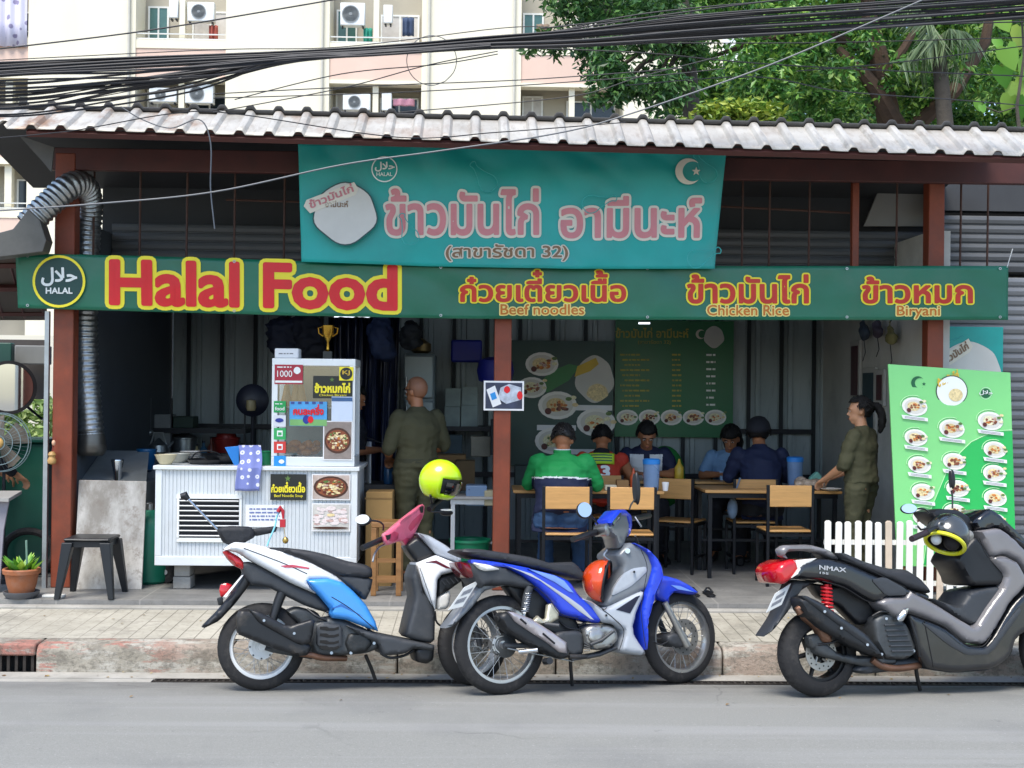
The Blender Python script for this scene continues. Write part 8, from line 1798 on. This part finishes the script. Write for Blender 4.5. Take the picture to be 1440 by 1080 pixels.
Cb.shell('body_crease', [(760, 700), (860, 745), (945, 815), (1040, 822), (1090, 760), (1180, 640), (1190, 660), (1060, 840), (960, 845), (880, 800)], .171, .178, .02, GREYP, vb=.14)
Cb.shell('footboard', [(806, 600), (920, 642), (962, 572), (1100, 548), (1060, 635), (985, 724), (905, 684)], .08, .15, .04, GREYP)
Cb.shell('leg_shield', [(900, 442), (985, 330), (1050, 430), (1116, 510), (1102, 550), (962, 552), (940, 500)], .08, .15, .04, BLACKP)
Cb.shell('upper_cowl', [(998, 318), (1090, 306), (1150, 350), (1260, 470), (1300, 560), (1210, 515), (1166, 446), (1110, 420), (1050, 432), (1012, 352)], .1, .17, .05, PGUN)
Cb.shell('front_cowl', [(1100, 320), (1200, 360), (1330, 500), (1400, 640), (1380, 720), (1290, 700), (1240, 620), (1290, 560), (1240, 450)], .08, .16, .06, PBLK)
Cb.shell('windscreen', [(978, 282), (1048, 224), (1080, 240), (1120, 275), (1230, 380), (1200, 400), (1110, 316), (1080, 304), (1000, 318)], .1, .15, .03, mat('screen_smoke', '#15181d', .08, 0, .1, 6, coat=.6))
Cb.shell('front_fender', [(1190, 700), (1250, 650), (1330, 640), (1420, 680), (1380, 690), (1300, 672), (1220, 715)], .04, .075, .03, PBLK)
Cb.tube('front_fork', [(1240, 600, .09), (1305, 845, .09)], .02, GREYP); Cb.tube('front_fork', [(1240, 600, -.09), (1305, 845, -.09)], .02, GREYP)
Cb.tube('handlebar', [(790, 325, .3), (850, 300, .18), (930, 290, 0), (960, 250, -.28)], .013, BLACKP, sm=True); Cb.tube('grip', [(795, 324, .28), (726, 354, .38)], .018, mat('grip_dark', '#2a1c22', .6, 0)); Cb.tube('brake_lever', [(790, 310, .26), (765, 315, .32), (752, 300, .36)], .006, BLACKP)
Cb.shell('meter_cowl', [(790, 240), (830, 225), (920, 232), (970, 262), (985, 320), (960, 372), (900, 330), (820, 280)], .05, .1, .04, BLACKP)
Cb.mirror([(800, 245, .2), (780, 228, .23), (752, 226, .25)], 714, 226, .26, .048, .03, (.35, .85, .1)); Cb.mirror([(898, 225, -.22), (898, 180, -.24), (894, 150, -.24)], 893, 102, -.24, .014, .062, (1, .3, 0), m=BLACKP)
Cb.tube('side_stand', [(742, 880, .04), (748, 930, .02), (762, 992, 0)], .012, BLACKP)
mb = MB(mat('dim_silver_print', '#b9bcc0', .4, 0)); q = [Cb.L(x, y, .1725) for x, y in ((336, 482), (448, 494), (336, 464))]; textfit(mb, 'NMAX', q, .02, .05, .001); textfit(mb, '155', [Cb.L(x, y, .1725) for x, y in ((338, 500), (374, 504), (338, 492))], .02, .05, .001); mb.build('lettering', Cb.t, smooth=False)
seam(Cb, [(350, 532), (440, 558), (530, 612), (572, 624)], .172); seam(Cb, [(702, 664), (765, 684), (866, 726), (950, 796), (1024, 806), (1062, 760)], .187); seam(Cb, [(1012, 352), (1050, 432), (1110, 422), (1166, 448)], .186); seam(Cb, [(780, 700), (800, 800), (820, 900)], .172); seam(Cb, [(430, 438), (520, 470), (620, 520), (700, 558)], .172)
for pts in ([(560, 680, .13), (600, 660, .15), (660, 665, .16)], [(720, 690, .16), (748, 780, .17), (760, 850, .16)], [(330, 800, .11), (390, 790, .12), (440, 760, .1)]): Cb.tube('engine_hose', pts, .008, BLACKP, sm=True)
for x, y in ((430, 730), (540, 800), (360, 660), (620, 690), (735, 826), (600, 840)): Cb.tube('bolt', [(x, y, .16), (x, y, .218 if x < 560 else .158)], .008, ALU)
Cb.done()
HC = Cb.Wd(876, 340, .17); t = thing('helmet', 'dark grey helmet with a bright yellow rim hung on the black maxi scooter', 'helmet', HC); H3 = axes((-Cb.U * .5 - Cb.W * .8 + Cb.N * .25)); r_ = .125
mb = MB(paint('helmet_grey', '#3c4042', .2, .6, .2, .1)); mb.ball(HC, (r_ * 1.05, r_, r_ * .95), 34, H3, lambda p: p.x < .055); mb.build('shell', t, solid=.01)
mb = MB(mat('helmet_lining', '#1a1518', .8, 0, .2, 12)); mb.ball(HC, (r_ * .9, r_ * .88, r_ * .84), 26, H3, lambda p: p.x < .05); mb.ball(HC + H3 @ V((.03, .03, -.02)), (.05, .06, .05), 12); mb.build('lining', t)
mb = MB(mat('helmet_yellow', '#d8d628', .3, 0, .05, 8, coat=.4)); mb.tube([HC + H3 @ V((.055, r_ * .92 * math.cos(6.2832 * k / 36), r_ * .87 * math.sin(6.2832 * k / 36))) for k in range(37)], .0125, 8); mb.build('rim', t)
mb = MB(glassmat('pale_visor', (.75, .8, .82), .25)); mb.ball(HC, (r_ * 1.1, r_ * 1.06, r_ * 1.02), 30, H3, lambda p: p.x < -.02 and p.y < .04); mb.build('visor', t); mb = MB(mat('hinge_grey', '#8f8c86', .4, .3, .1, 9)); c = HC + Cb.U * .1 + Cb.N * .075 - Cb.W * .0
Rn = axes(Cb.N) ; mb.ball(c, (.012, .03, .03), 16, Rn); mb.ball(c + Cb.N * .01, (.006, .015, .015), 12, Rn); mb.build('hinge', t)
mb = MB(WHC); mb.ball(HC + H3 @ V((.05, -.045, .03)), (.03, .045, .035), 12); mb.build('padding', t)
